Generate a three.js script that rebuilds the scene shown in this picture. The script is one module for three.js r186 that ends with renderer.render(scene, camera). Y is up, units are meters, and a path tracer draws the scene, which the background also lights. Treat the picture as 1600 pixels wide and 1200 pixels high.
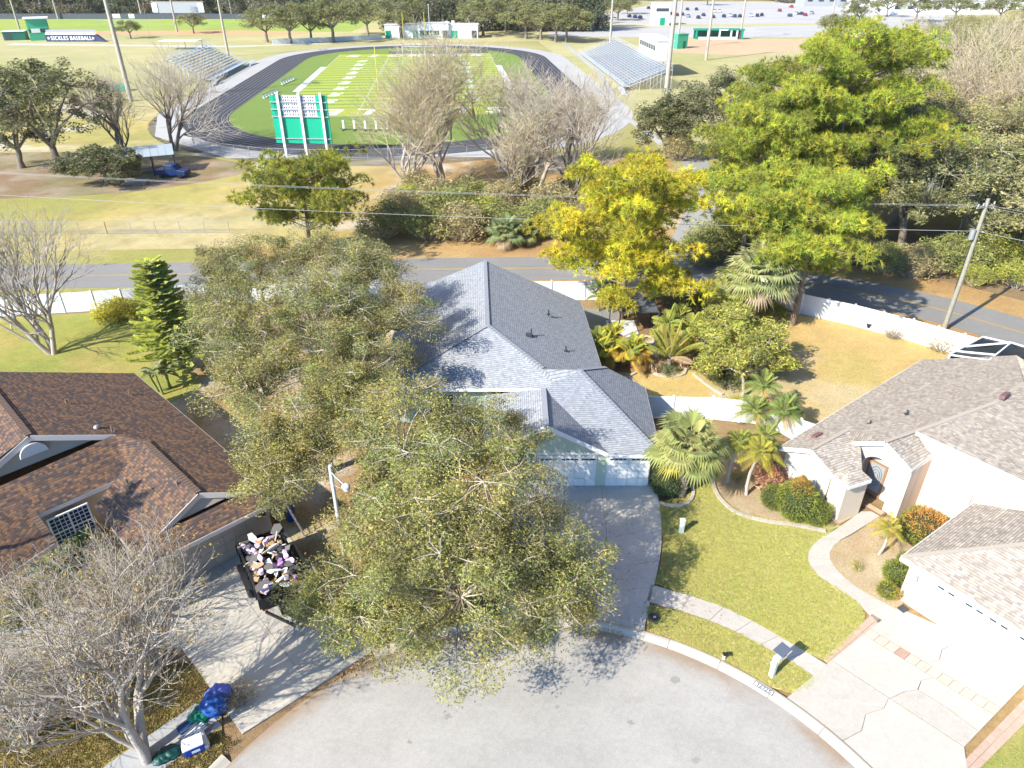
import * as THREE from 'three';
import { RoundedBoxGeometry } from 'three/addons/geometries/RoundedBoxGeometry.js';
import { mergeGeometries } from 'three/addons/utils/BufferGeometryUtils.js';
import { FontLoader } from 'three/addons/loaders/FontLoader.js';
import { Sky } from 'three/addons/objects/Sky.js';

// ---------- camera, sky, sun, exposure ----------
const scene = new THREE.Scene();
const PITCH = THREE.MathUtils.degToRad(30.7), EYE = 26, FOCAL = 1110; // FOCAL for a 1600 x 1200 picture
const camera = new THREE.PerspectiveCamera(2 * Math.atan(600 / FOCAL) * 180 / Math.PI, 4 / 3, 0.5, 3000);
camera.position.set(0, EYE, 0);
camera.rotation.x = -PITCH;
const renderer = new THREE.WebGLRenderer({ antialias: true });
renderer.toneMapping = THREE.LinearToneMapping;
renderer.toneMappingExposure = 2.12;
renderer.shadowMap.enabled = true;
const SUN_AZ = THREE.MathUtils.degToRad(39.5), SUN_EL = THREE.MathUtils.degToRad(36);
const sunDir = new THREE.Vector3(-Math.cos(SUN_AZ) * Math.cos(SUN_EL), Math.sin(SUN_EL), Math.sin(SUN_AZ) * Math.cos(SUN_EL));
const sky = new Sky();
sky.scale.setScalar(2500);
const su = sky.material.uniforms;
su.sunPosition.value.copy(sunDir); su.turbidity.value = 4; su.rayleigh.value = 0.75; su.mieCoefficient.value = 0.004; su.mieDirectionalG.value = 0.8;
sky.name = 'sky'; sky.userData = { label: 'clear pale blue daytime sky', category: 'sky', kind: 'structure' };
scene.add(sky);
scene.environmentIntensity = 0.23;
const sun = new THREE.DirectionalLight(new THREE.Color(1, 0.93, 0.78), 4.1);
sun.position.copy(sunDir).multiplyScalar(300).add(new THREE.Vector3(0, 0, -120));
sun.target.position.set(0, 0, -120);
sun.castShadow = true; sun.shadow.mapSize.set(4096, 4096);
Object.assign(sun.shadow.camera, { left: -260, right: 260, top: 260, bottom: -260, near: 10, far: 900 });
scene.add(sun, sun.target);
scene.fog = new THREE.FogExp2(new THREE.Color(0.86, 0.9, 0.95), 0.00006);

// ---------- helpers ----------
const V = (x, y, z) => new THREE.Vector3(x, y, z);
// survey: turns a bearing read off the photograph into the place at height h on the site
function G(px, py, h = 0) {
  const a = (px - 800) / FOCAL, b = (600 - py) / FOCAL, c = Math.cos(PITCH), s = Math.sin(PITCH);
  const t = (h - EYE) / (b * c - s);
  return V(a * t, h, -(c + b * s) * t);
}
// where a bearing meets the slope y = y0 + k * distance from o along d
function Gs(px, py, o, d, k) {
  const a = (px - 800) / FOCAL, b = (600 - py) / FOCAL, c = Math.cos(PITCH), s = Math.sin(PITCH), q = V(a, b * c - s, -(c + b * s));
  const t = (o.y - EYE + k * (-o.x * d.x - o.z * d.z)) / (q.y - k * (q.x * d.x + q.z * d.z));
  return V(q.x * t, EYE + q.y * t, q.z * t);
}
const G2 = (px, py) => { const g = G(px, py); return [g.x, g.z]; };
const GG = (...l) => l.map((q) => G2(...q));
function rng(seed) { let a = seed >>> 0; return () => { a = (a + 0x6D2B79F5) | 0; let t = Math.imul(a ^ (a >>> 15), 1 | a); t = (t + Math.imul(t ^ (t >>> 7), 61 | t)) ^ t; return ((t ^ (t >>> 14)) >>> 0) / 4294967296; }; }
const mix = (a, b, t) => [a[0] + (b[0] - a[0]) * t, a[1] + (b[1] - a[1]) * t, a[2] + (b[2] - a[2]) * t];
const clamp = (x, a = 0, b = 1) => Math.min(b, Math.max(a, x));
const sstep = (a, b, x) => { const t = clamp((x - a) / (b - a)); return t * t * (3 - 2 * t); };
const hash = (x, y, s) => { let h = Math.imul(x, 374761393) ^ Math.imul(y, 668265263) ^ Math.imul(s, 2147483647); h = Math.imul(h ^ (h >>> 13), 1274126177); return ((h ^ (h >>> 16)) >>> 0) / 4294967296; };
function wn(x, y, s = 1) { // value noise 0..1
  const xi = Math.floor(x), yi = Math.floor(y), f = x - xi, g = y - yi, u = f * f * (3 - 2 * f), v = g * g * (3 - 2 * g);
  const a = hash(xi, yi, s), b = hash(xi + 1, yi, s), c = hash(xi, yi + 1, s), d = hash(xi + 1, yi + 1, s);
  return a + (b - a) * u + (c - a) * v + (a - b - c + d) * u * v;
}
const fbm = (x, y, s = 1, o = 4) => { let t = 0, a = 0.5, n = 0; for (let i = 0; i < o; i++) { t += a * wn(x, y, s + i * 17); n += a; a *= 0.5; x *= 2.03; y *= 2.03; } return t / n; };
function tileNoise(n, cells, seed) { // tiling value noise, n x n, 'cells' lattice cells across
  const r = rng(seed), L = new Float32Array(cells * cells).map(() => r()), out = new Float32Array(n * n);
  for (let y = 0; y < n; y++) for (let x = 0; x < n; x++) {
    const fx = x * cells / n, fy = y * cells / n, xi = Math.floor(fx), yi = Math.floor(fy), f = fx - xi, g = fy - yi, u = f * f * (3 - 2 * f), v = g * g * (3 - 2 * g);
    const x1 = (xi + 1) % cells, y1 = (yi + 1) % cells, a = L[yi * cells + xi], b = L[yi * cells + x1], c = L[y1 * cells + xi], d = L[y1 * cells + x1];
    out[y * n + x] = a + (b - a) * u + (c - a) * v + (a - b - c + d) * u * v;
  }
  return out;
}
const enc = (v) => Math.round(255 * clamp(v <= 0.0031308 ? v * 12.92 : 1.055 * Math.pow(v, 1 / 2.4) - 0.055));
function tex(w, h, fn, metresX, metresY = metresX, srgb = true) {
  const d = new Uint8Array(w * h * 4);
  for (let y = 0; y < h; y++) for (let x = 0; x < w; x++) { const c = fn(x, y, y * w + x), i = (y * w + x) * 4; for (let k = 0; k < 3; k++) d[i + k] = srgb ? enc(c[k]) : Math.round(255 * clamp(c[k])); d[i + 3] = 255; }
  const t = new THREE.DataTexture(d, w, h, THREE.RGBAFormat);
  if (srgb) t.colorSpace = THREE.SRGBColorSpace;
  t.wrapS = t.wrapT = THREE.RepeatWrapping; t.magFilter = THREE.LinearFilter; t.minFilter = THREE.LinearMipmapLinearFilter; t.generateMipmaps = true;
  t.repeat.set(1 / metresX, 1 / metresY); t.needsUpdate = true;
  return t;
}
const C = (r, g, b) => new THREE.Color().setRGB(r, g, b);
const mat = (r, g, b, rough = 0.8, o = {}) => new THREE.MeshStandardMaterial({ color: C(r, g, b), roughness: rough, side: THREE.DoubleSide, ...o });

// triangle collector -> one mesh
class MB {
  constructor() { this.p = []; this.n = []; this.u = []; this.c = []; this.k = [1, 1, 1]; }
  color(r, g, b) { this.k = Array.isArray(r) ? r : [r, g, b]; return this; }
  vert(a, n, u = 0, v = 0) { this.p.push(a.x, a.y, a.z); this.n.push(n.x, n.y, n.z); this.u.push(u, v); this.c.push(this.k[0], this.k[1], this.k[2]); }
  tri(a, b, c, ua = [0, 0], ub = [1, 0], uc = [0, 1]) {
    const n = V(b.x - a.x, b.y - a.y, b.z - a.z).cross(V(c.x - a.x, c.y - a.y, c.z - a.z)).normalize();
    this.vert(a, n, ...ua); this.vert(b, n, ...ub); this.vert(c, n, ...uc); return this;
  }
  // raw triangle, fast path for leaves
  leaf(ax, ay, az, bx, by, bz, cx, cy, cz) {
    const ux = bx - ax, uy = by - ay, uz = bz - az, vx = cx - ax, vy = cy - ay, vz = cz - az;
    let nx = uy * vz - uz * vy, ny = uz * vx - ux * vz, nz = ux * vy - uy * vx; const l = Math.hypot(nx, ny, nz) || 1; nx /= l; ny /= l; nz /= l;
    if (ny < 0) { nx = -nx; ny = -ny; nz = -nz; this.p.push(ax, ay, az, cx, cy, cz, bx, by, bz); } else this.p.push(ax, ay, az, bx, by, bz, cx, cy, cz);
    const k = this.k; this.n.push(nx, ny, nz, nx, ny, nz, nx, ny, nz); this.u.push(0, 0, 1, 0, 0, 1); this.c.push(k[0], k[1], k[2], k[0], k[1], k[2], k[0], k[1], k[2]);
  }
  quad(a, b, c, d, w, h) { // uv in metres
    w = w ?? a.distanceTo(b); h = h ?? a.distanceTo(d);
    return this.tri(a, b, c, [0, 0], [w, 0], [w, h]).tri(a, c, d, [0, 0], [w, h], [0, h]);
  }
  box(x, y, z, sx, sy, sz, ry = 0) { // centre, size
    const c = Math.cos(ry), s = Math.sin(ry), q = (i, j, k) => { const dx = i * sx / 2, dz = k * sz / 2; return V(x + dx * c + dz * s, y + j * sy / 2, z - dx * s + dz * c); };
    this.quad(q(-1, -1, 1), q(1, -1, 1), q(1, 1, 1), q(-1, 1, 1)); this.quad(q(1, -1, -1), q(-1, -1, -1), q(-1, 1, -1), q(1, 1, -1));
    this.quad(q(1, -1, 1), q(1, -1, -1), q(1, 1, -1), q(1, 1, 1)); this.quad(q(-1, -1, -1), q(-1, -1, 1), q(-1, 1, 1), q(-1, 1, -1));
    this.quad(q(-1, 1, 1), q(1, 1, 1), q(1, 1, -1), q(-1, 1, -1)); this.quad(q(-1, -1, -1), q(1, -1, -1), q(1, -1, 1), q(-1, -1, 1));
    return this;
  }
  beam(a, b, w, h) { // box along a-b
    const d = b.clone().sub(a), L = d.length(); d.normalize();
    const up = Math.abs(d.y) > 0.95 ? V(1, 0, 0) : V(0, 1, 0), s = d.clone().cross(up).normalize().multiplyScalar(w / 2), t = s.clone().normalize().cross(d).normalize().multiplyScalar(h / 2);
    const q = (e, i, j) => e.clone().addScaledVector(s, i).addScaledVector(t, j);
    const A = [q(a, -1, -1), q(a, 1, -1), q(a, 1, 1), q(a, -1, 1)], B = [q(b, -1, -1), q(b, 1, -1), q(b, 1, 1), q(b, -1, 1)];
    for (let i = 0; i < 4; i++) { const j = (i + 1) % 4; this.quad(A[j], A[i], B[i], B[j], i % 2 ? h : w, L); }
    this.quad(A[0], A[1], A[2], A[3]); this.quad(B[1], B[0], B[3], B[2]); return this;
  }
  tube(pts, rad, sides = 6, cap = false) {
    const rings = []; let ref = null, v = 0; const vs = [];
    for (let i = 0; i < pts.length; i++) {
      const t = (pts[i + 1] ?? pts[i]).clone().sub(pts[i - 1] ?? pts[i]).normalize();
      if (!ref) ref = Math.abs(t.y) > 0.9 ? V(1, 0, 0) : V(0, 1, 0);
      const s = ref.clone().sub(t.clone().multiplyScalar(ref.dot(t))).normalize(); ref = s; const w = t.clone().cross(s), ring = [];
      const r = Array.isArray(rad) ? rad[i] : rad;
      for (let k = 0; k <= sides; k++) { const a = k / sides * Math.PI * 2, n = s.clone().multiplyScalar(Math.cos(a)).addScaledVector(w, Math.sin(a)); ring.push([pts[i].clone().addScaledVector(n, r), n]); }
      if (i) v += pts[i].distanceTo(pts[i - 1]); rings.push(ring); vs.push(v);
    }
    const r0 = Array.isArray(rad) ? rad[0] : rad, per = Math.PI * 2 * r0;
    for (let i = 1; i < rings.length; i++) for (let k = 0; k < sides; k++) {
      const [a, na] = rings[i - 1][k], [b, nb] = rings[i - 1][k + 1], [c, nc] = rings[i][k + 1], [d, nd] = rings[i][k], u0 = k / sides * per, u1 = (k + 1) / sides * per;
      this.vert(a, na, u0, vs[i - 1]); this.vert(b, nb, u1, vs[i - 1]); this.vert(c, nc, u1, vs[i]); this.vert(a, na, u0, vs[i - 1]); this.vert(c, nc, u1, vs[i]); this.vert(d, nd, u0, vs[i]);
    }
    if (cap) for (const e of [0, rings.length - 1]) for (let k = 0; k < sides; k++) this.tri(pts[e], rings[e][k][0], rings[e][k + 1][0]);
    return this;
  }
  cyl(x, y0, z, r, h, sides = 10, r1 = r) { return this.tube([V(x, y0, z), V(x, y0 + h, z)], [r, r1], sides, true); }
  poly(pts, lift = 0, flat = false) { // planar-ish polygon, uv in metres with v up the slope
    const c = V(0, 0, 0); for (const p of pts) c.add(p); c.divideScalar(pts.length);
    const n = V(0, 0, 0); for (let i = 0; i < pts.length; i++) { const a = pts[i], b = pts[(i + 1) % pts.length]; n.x += (a.y - b.y) * (a.z + b.z); n.y += (a.z - b.z) * (a.x + b.x); n.z += (a.x - b.x) * (a.y + b.y); } n.normalize();
    let h = V(0, 1, 0).cross(n); if (h.length() < 1e-3) h = V(1, 0, 0); h.normalize(); const up = n.clone().cross(h).normalize();
    const f = pts.map((p) => { const d = p.clone(); return new THREE.Vector2(d.dot(h), d.dot(up)); });
    for (const t of THREE.ShapeUtils.triangulateShape(f, [])) { const [a, b, q] = t; if (flat) { for (const i of t) this.vert(pts[i], n, f[i].x, f[i].y); continue; } this.tri(pts[a].clone().addScaledVector(n, lift), pts[b].clone().addScaledVector(n, lift), pts[q].clone().addScaledVector(n, lift), f[a].toArray(), f[b].toArray(), f[q].toArray()); }
    return this;
  }
  geo() {
    const g = new THREE.BufferGeometry();
    g.setAttribute('position', new THREE.Float32BufferAttribute(this.p, 3)); g.setAttribute('normal', new THREE.Float32BufferAttribute(this.n, 3));
    g.setAttribute('uv', new THREE.Float32BufferAttribute(this.u, 2)); g.setAttribute('color', new THREE.Float32BufferAttribute(this.c, 3));
    return g;
  }
  build(name, m, parent) { const o = new THREE.Mesh(this.geo(), m); o.name = name; o.castShadow = o.receiveShadow = true; parent.add(o); return o; }
}
const used = new Map();
const numbered = (n) => { const k = used.get(n) ?? 0; used.set(n, k + 1); return k ? n + '_' + String(k).padStart(3, '0') : n; };
function tag(o, label, category, group, kind) { o.userData = { label, category }; if (group) o.userData.group = group; if (kind) o.userData.kind = kind; return o; }
function thing(name, label, category, [x, y, z] = [0, 0, 0], turn = 0, group, kind) {
  const o = new THREE.Group(); o.name = numbered(name); o.position.set(x, y, z); o.rotation.y = turn; scene.add(o); return tag(o, label, category, group, kind);
}
function single(name, label, category, mb, m, pos = [0, 0, 0], group, kind) { const o = mb.build(numbered(name), m, scene); o.position.set(...pos); return tag(o, label, category, group, kind); }
function copy(src, [x, y, z], turn, s, label, group) {
  const o = src.clone(); o.name = numbered(src.name.replace(/_\d\d\d$/, '')); o.position.set(x, y, z); o.rotation.y = turn; if (Array.isArray(s)) o.scale.set(...s); else o.scale.setScalar(s ?? 1);
  o.userData = { ...src.userData, label: label ?? src.userData.label }; if (group) o.userData.group = group; else delete o.userData.group; scene.add(o); return o;
}
const mesh = (name, g, m, parent, x = 0, y = 0, z = 0, rx = 0, ry = 0, rz = 0) => { const o = new THREE.Mesh(g, m); o.name = name; o.position.set(x, y, z); o.rotation.set(rx, ry, rz); o.castShadow = o.receiveShadow = true; parent.add(o); return o; };
const rbox = (w, h, d, r = 0.02, s = 2) => new RoundedBoxGeometry(w, h, d, s, Math.min(r, w / 2.1, h / 2.1, d / 2.1));

// ---------- textures and materials ----------
const nA = tileNoise(512, 256, 1), nB = tileNoise(512, 96, 2), nC = tileNoise(512, 24, 3), nD = tileNoise(512, 7, 4), nE = tileNoise(512, 160, 5);
const T = {};
T.grass = tex(512, 512, (x, y, i) => { const l = 0.5 + 0.34 * nA[i] + 0.26 * nB[i] + 0.2 * nC[i], q = nE[i]; return [l * (0.86 + 0.28 * q), l, l * (0.7 + 0.3 * nB[i])]; }, 3.2);
T.grassBump = tex(512, 512, (x, y, i) => { const l = nA[i] * 0.6 + nB[i] * 0.4; return [l, l, l]; }, 3.2, 3.2, false);
T.dirt = tex(512, 512, (x, y, i) => { const l = 0.55 + 0.25 * nA[i] + 0.25 * nB[i] + 0.25 * nC[i]; return [l, l * 0.98, l * (0.85 + 0.2 * nE[i])]; }, 4.1);
T.asphalt = tex(512, 512, (x, y, i) => { let l = 0.78 + 0.2 * (nA[i] - 0.5) + 0.1 * (nB[i] - 0.5) + 0.07 * (nC[i] - 0.5) + 0.05 * (nD[i] - 0.5); if (nA[i] > 0.93) l -= 0.12; return [l, l, l]; }, 3.7);
T.concrete = tex(512, 512, (x, y, i) => { const l = 0.82 + 0.1 * (nA[i] - 0.5) + 0.1 * (nB[i] - 0.5) + 0.08 * (nC[i] - 0.5) + 0.06 * (nD[i] - 0.5); return [l, l * 0.99, l * (0.95 + 0.05 * nC[i])]; }, 3.1);
T.stucco = tex(256, 256, (x, y) => { const i = (y * 2) * 512 + x * 2, l = nA[i] * 0.6 + nB[i] * 0.4; return [l, l, l]; }, 0.9, 0.9, false);
T.bark = tex(256, 256, (x, y) => { const i = ((y * 2) % 512) * 512 + (x * 2) % 512, j = ((y >> 1) % 512) * 512 + (x * 2) % 512, l = 0.55 + 0.5 * (nB[j] - 0.2) * 0.8 + 0.25 * nC[i]; return [l, l * 0.97, l * 0.93]; }, 0.8, 1.6);
T.chips = tex(512, 512, (x, y, i) => { const l = 0.5 + 0.6 * nA[i] * nE[i] + 0.3 * nB[i]; return [l, l * (0.86 + 0.14 * nE[i]), l * (0.66 + 0.3 * nB[i])]; }, 3.3);
function shingles(seed, cols, w = 1024, h = 512, rows = 28) { // 4.3 m x 3.92 m : 28 courses of 14 cm
  const r = rng(seed), rowsTabs = []; const rh = h / rows;
  for (let k = 0; k < rows; k++) { const tabs = []; let x = r() * 40; while (x < w) { tabs.push([x, cols[Math.floor(r() * cols.length)], 0.86 + 0.28 * r(), r() < 0.5]); x += (0.1 + 0.13 * r()) * w / 4.3; } rowsTabs.push(tabs); }
  return { map: tex(w, h, (x, y) => {
    const k = Math.min(rows - 1, Math.floor(y / rh)), f = (y - k * rh) / rh, tabs = rowsTabs[k]; let t = tabs[tabs.length - 1]; for (const q of tabs) { if (q[0] <= x) t = q; else break; }
    let l = t[2] * (0.9 + 0.2 * nA[(y % 512) * 512 + (x % 512)]); if (f < 0.16) l *= 0.5; else if (f < 0.3 && t[3]) l *= 0.75; return [t[1][0] * l, t[1][1] * l, t[1][2] * l];
  }, 4.3, 3.92), bump: tex(w / 2, h, (x, y) => { const f = (y / rh) % 1; const l = 1 - f; return [l, l, l]; }, 4.3, 3.92, false) };
}
const shB = shingles(5, [[0.3, 0.315, 0.345], [0.275, 0.29, 0.32], [0.325, 0.34, 0.37], [0.29, 0.305, 0.34]]);
const shN = shingles(9, [[0.125, 0.075, 0.055], [0.09, 0.06, 0.052], [0.2, 0.105, 0.058], [0.07, 0.055, 0.055], [0.14, 0.085, 0.06], [0.24, 0.13, 0.065]]);
const shT = shingles(13, [[0.44, 0.37, 0.3], [0.37, 0.31, 0.25], [0.49, 0.42, 0.34], [0.41, 0.36, 0.31], [0.34, 0.28, 0.23]]);
const M = {};
const vc = { vertexColors: true };
M.lawn = mat(1.22, 1.2, 1.38, 0.95, { map: T.grass, bumpMap: T.grassBump, bumpScale: 0.05, ...vc });
M.dirt = mat(1, 1, 1, 0.95, { map: T.dirt, bumpMap: T.grassBump, bumpScale: 0.03, ...vc });
M.chips = mat(1, 1, 1, 0.95, { map: T.chips, bumpMap: T.grassBump, bumpScale: 0.05, ...vc });
M.asphalt = mat(1, 1, 1, 0.9, { map: T.asphalt, ...vc });
M.concrete = mat(1, 1, 1, 0.85, { map: T.concrete, ...vc });
for (const [k, s] of [['roofBlue', shB], ['roofBrown', shN], ['roofTan', shT]]) M[k] = mat(1, 1, 1, 0.85, { map: s.map, bumpMap: s.bump, bumpScale: k === 'roofBlue' ? 0.008 : 0.014 });
M.capBlue = mat(0.28, 0.295, 0.325, 0.85); M.capBrown = mat(0.13, 0.085, 0.06, 0.85); M.capTan = mat(0.37, 0.315, 0.26, 0.85);
M.sage = mat(0.5, 0.58, 0.47, 0.85, { bumpMap: T.stucco, bumpScale: 0.004 });
M.taupe = mat(0.46, 0.38, 0.3, 0.85, { bumpMap: T.stucco, bumpScale: 0.004 });
M.cream = mat(0.62, 0.53, 0.42, 0.85, { bumpMap: T.stucco, bumpScale: 0.004 });
M.peach = mat(0.74, 0.52, 0.38, 0.85);
M.white = mat(0.8, 0.8, 0.79, 0.5); M.vinyl = mat(0.74, 0.74, 0.74, 0.4); M.offwhite = mat(0.72, 0.71, 0.68, 0.6);
M.black = mat(0.02, 0.02, 0.022, 0.5); M.dark = mat(0.05, 0.055, 0.06, 0.5); M.grey = mat(0.35, 0.36, 0.37, 0.6); M.galv = mat(0.5, 0.52, 0.54, 0.4, { metalness: 0.6 });
M.alu = mat(0.62, 0.65, 0.7, 0.45, { metalness: 0.35 });
M.glass = mat(0.05, 0.07, 0.09, 0.06, { metalness: 0.1 });
M.bark = mat(0.3, 0.25, 0.2, 0.95, { map: T.bark, bumpMap: T.bark, bumpScale: 0.03 });
M.barkDark = mat(0.17, 0.13, 0.11, 0.95, { map: T.bark, bumpMap: T.bark, bumpScale: 0.03 });
M.barkPale = mat(0.56, 0.49, 0.42, 0.9, { map: T.bark, bumpMap: T.bark, bumpScale: 0.015 });
M.barkPine = mat(0.34, 0.24, 0.18, 0.95, { map: T.bark, bumpMap: T.bark, bumpScale: 0.04 });
M.twig = mat(0.5, 0.42, 0.33, 0.9);
M.leaf = new THREE.MeshPhysicalMaterial({ color: C(1, 1, 1), roughness: 0.85, vertexColors: true, side: THREE.DoubleSide, transmission: 0.35, thickness: 0 });
M.green = mat(0.0, 0.28, 0.16, 0.5); M.greenDark = mat(0.01, 0.12, 0.08, 0.5);
M.pole = mat(0.52, 0.46, 0.38, 0.85, { map: T.concrete });
M.wood = mat(0.4, 0.38, 0.3, 0.9, { map: T.bark });
M.yellow = mat(0.8, 0.62, 0.02, 0.5);
M.wire = mat(0.36, 0.36, 0.36, 0.5);

// ---------- ground, lawns, roads ----------
function inside(p, x, z) { let c = false; for (let i = 0, j = p.length - 1; i < p.length; j = i++) if ((p[i][1] > z) !== (p[j][1] > z) && x < (p[j][0] - p[i][0]) * (z - p[i][1]) / (p[j][1] - p[i][1]) + p[i][0]) c = !c; return c; }
function smooth(pts, n = 6, closed = false) { const c = new THREE.CatmullRomCurve3(pts.map(([x, z]) => V(x, 0, z)), closed, 'centripetal'); return c.getPoints(n * (pts.length - 1)).map((p) => [p.x, p.z]); }
function patch(name, label, category, poly, y, cell, colour, m, kind = 'structure', parent = null) {
  const sh = poly.map(([x, z]) => new THREE.Vector2(x, -z));
  if (THREE.ShapeUtils.isClockWise(sh)) sh.reverse();
  let tris = THREE.ShapeUtils.triangulateShape(sh, []).map((t) => t.map((i) => [sh[i].x, sh[i].y]));
  for (let it = 0; it < 14; it++) { // split long edges
    const next = []; let did = false;
    for (const t of tris) {
      const L = [0, 1, 2].map((i) => Math.hypot(t[i][0] - t[(i + 1) % 3][0], t[i][1] - t[(i + 1) % 3][1])), k = L.indexOf(Math.max(...L));
      if (L[k] > cell && next.length < 60000) { did = true; const a = t[k], b = t[(k + 1) % 3], c = t[(k + 2) % 3], q = [(a[0] + b[0]) / 2, (a[1] + b[1]) / 2]; next.push([a, q, c], [q, b, c]); } else next.push(t);
    }
    tris = next; if (!did) break;
  }
  const mb = new MB(), up = V(0, 1, 0);
  for (const t of tris) for (const [x, nz] of t) { mb.color(colour(x, -nz)); mb.vert(V(x, y, -nz), up, x, -nz); }
  const o = mb.build(parent ? name : numbered(name), m, parent ?? scene);
  if (!parent) tag(o, label, category, null, kind);
  return o;
}
// colours of the ground stay with the ground: dry and green grass, sand, leaf litter
const GREEN = [0.22, 0.26, 0.045], LIME = [0.36, 0.36, 0.07], STRAW = [0.54, 0.42, 0.15], TAN = [0.6, 0.42, 0.17], SAND = [0.62, 0.55, 0.45], LITTER = [0.42, 0.24, 0.1], SOIL = [0.2, 0.14, 0.095];
const blend = (x, z, s, list, seed) => { // mixes the listed colours by noise
  let c = list[0]; for (let i = 1; i < list.length; i++) c = mix(c, list[i][0], list[i][1] * sstep(0.42, 0.66, fbm(x / (s * (0.7 + 0.5 * i)), z / (s * (0.7 + 0.5 * i)), seed + i * 7))); const l = 0.86 + 0.28 * fbm(x * 1.7, z * 1.7, seed + 40, 3); return [c[0] * l, c[1] * l, c[2] * l];
};
const fieldCol = (x, z) => mix(blend(x, z, 9, [[0.42, 0.36, 0.1], [GREEN, 0.35], [STRAW, 0.8], [SAND, 0.25]], 3), [0.3, 0.22, 0.08], 0.45 * sstep(0.5, 0.75, fbm(x / 1.9, z / 1.9, 303, 3)));
patch('ground', 'wide flat ground of dry grass and sand under everything', 'ground', [[-700, 60], [700, 60], [700, -1600], [-700, -1600]], -0.03, 26, (x, z) => z > -75 ? blend(x, z, 6, [SOIL, [LITTER, 0.7], [STRAW, 0.4]], 11) : blend(x, z, 14, [[0.38, 0.34, 0.12], [STRAW, 0.6], [GREEN, 0.3], [SAND, 0.25]], 12), M.dirt);
patch('meadow', 'open rough field of yellow green grass beyond the back road', 'field', [[-120, -69.5], [-14, -70], [24, -72], [24, -112], [-20, -113], [-44, -112], [-62, -128], [-75, -160], [-200, -160], [-200, -69.5]], 0.004, 1.3,
  (x, z) => { const sandy = sstep(0.5, 0.75, fbm(x / 7, z / 7, 71)) * sstep(-96, -108, z) + 0.8 * sstep(0.52, 0.7, fbm(x / 5, z / 5, 72)) * sstep(-32, -18, x); return mix(mix(fieldCol(x, z), LITTER, 0.75 * sstep(-26, -12, x)), SAND, clamp(sandy) * 0.8); }, M.lawn);
patch('school_grounds', 'pale green and tan school grounds around the stadium', 'field', [[-420, -150], [-60, -150], [-66, -290], [10, -300], [24, -150], [24, -112], [70, -112], [170, -330], [170, -420], [-420, -420]], 0.0, 7, (x, z) => blend(x, z, 16, [[0.42, 0.38, 0.18], [[0.36, 0.36, 0.13], 0.5], [[0.5, 0.42, 0.22], 0.5], [[0.28, 0.3, 0.1], 0.25]], 21), M.lawn);

patch('oak_litter', 'brown leaf litter under the dark oaks at the edge of the meadow', 'ground', smooth([[-90, -92], [-70, -90], [-54, -92], [-44, -97], [-38, -105], [-46, -112], [-62, -116], [-90, -112], [-90, -92]], 4), 0.012, 1.5, (x, z) => blend(x, z, 3, [[0.3, 0.19, 0.1], [SAND, 0.3], [[0.2, 0.2, 0.06], 0.5]], 66), M.dirt);

// back road
const roadC = smooth([[-130, -61], [-90, -62.3], [-50, -63.8], [-37, -64.4], [3, -66.2], [14, -66.0], [24, -63.7], [35.7, -57.7], [43, -50.5], [60, -32], [80, -8]], 8);
const strip = (line, off0, off1) => { const L = [], R = []; line.forEach(([x, z], i) => { const a = line[Math.max(0, i - 1)], b = line[Math.min(line.length - 1, i + 1)], dx = b[0] - a[0], dz = b[1] - a[1], l = Math.hypot(dx, dz); L.push([x - dz / l * off0, z + dx / l * off0]); R.push([x - dz / l * off1, z + dx / l * off1]); }); return [...L, ...R.reverse()]; };
function ribbon(mb, line, off0, off1, y, colour) { // quads along a line
  const e = line.map(([x, z], i) => { const a = line[Math.max(0, i - 1)], b = line[Math.min(line.length - 1, i + 1)], dx = b[0] - a[0], dz = b[1] - a[1], l = Math.hypot(dx, dz); return [V(x - dz / l * off0, y, z + dx / l * off0), V(x - dz / l * off1, y, z + dx / l * off1)]; }), up = V(0, 1, 0);
  for (let i = 1; i < e.length; i++) for (const p of (off0 < off1 ? [e[i - 1][0], e[i][1], e[i][0], e[i - 1][0], e[i - 1][1], e[i][1]] : [e[i - 1][0], e[i][0], e[i][1], e[i - 1][0], e[i][1], e[i - 1][1]])) { mb.color(colour(p.x, p.z)); mb.vert(p, up, p.x, p.z); }
}
const verge = (x, z) => mix(blend(x, z, 4, [LITTER, [STRAW, 0.5], [TAN, 0.5]], 31), blend(x, z, 5, [[0.36, 0.34, 0.09], [STRAW, 0.5]], 32), sstep(-22, -34, x));
patch('verge', 'leaf littered grass verge along both sides of the back road', 'verge', strip(roadC, -7.2, 6.6), 0.012, 2, verge, M.dirt);
{
  const road = patch('road', 'grey two lane back road with a yellow centre line', 'road', strip(roadC, -3.1, 3.1), 0.02, 2.5, (x, z) => { const l = 0.3 * (0.88 + 0.24 * fbm(x / 3, z / 3, 41)); return [l * 1.02, l * 0.98, l * 0.93]; }, M.asphalt);
  const mb = new MB(), ye = () => [0.62, 0.4, 0.09]; ribbon(mb, roadC, -0.13, -0.04, 0.026, ye); ribbon(mb, roadC, 0.04, 0.13, 0.026, ye); mb.build('centre_line', M.asphalt, road);
}
patch('side_street', 'pale paved turn off leading from the back road to the school', 'road', [...smooth([[14.5, -68.5], [17, -74], [19, -79], [24, -96], [26, -112]], 5), ...smooth([[30, -112], [27.5, -96], [23, -79], [21.5, -74], [23.5, -67.5]], 5)], 0.016, 3, (x, z) => { const l = 0.42 * (0.85 + 0.3 * fbm(x / 3, z / 3, 43)); return [l, l * 0.97, l * 0.92]; }, M.asphalt);

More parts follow.
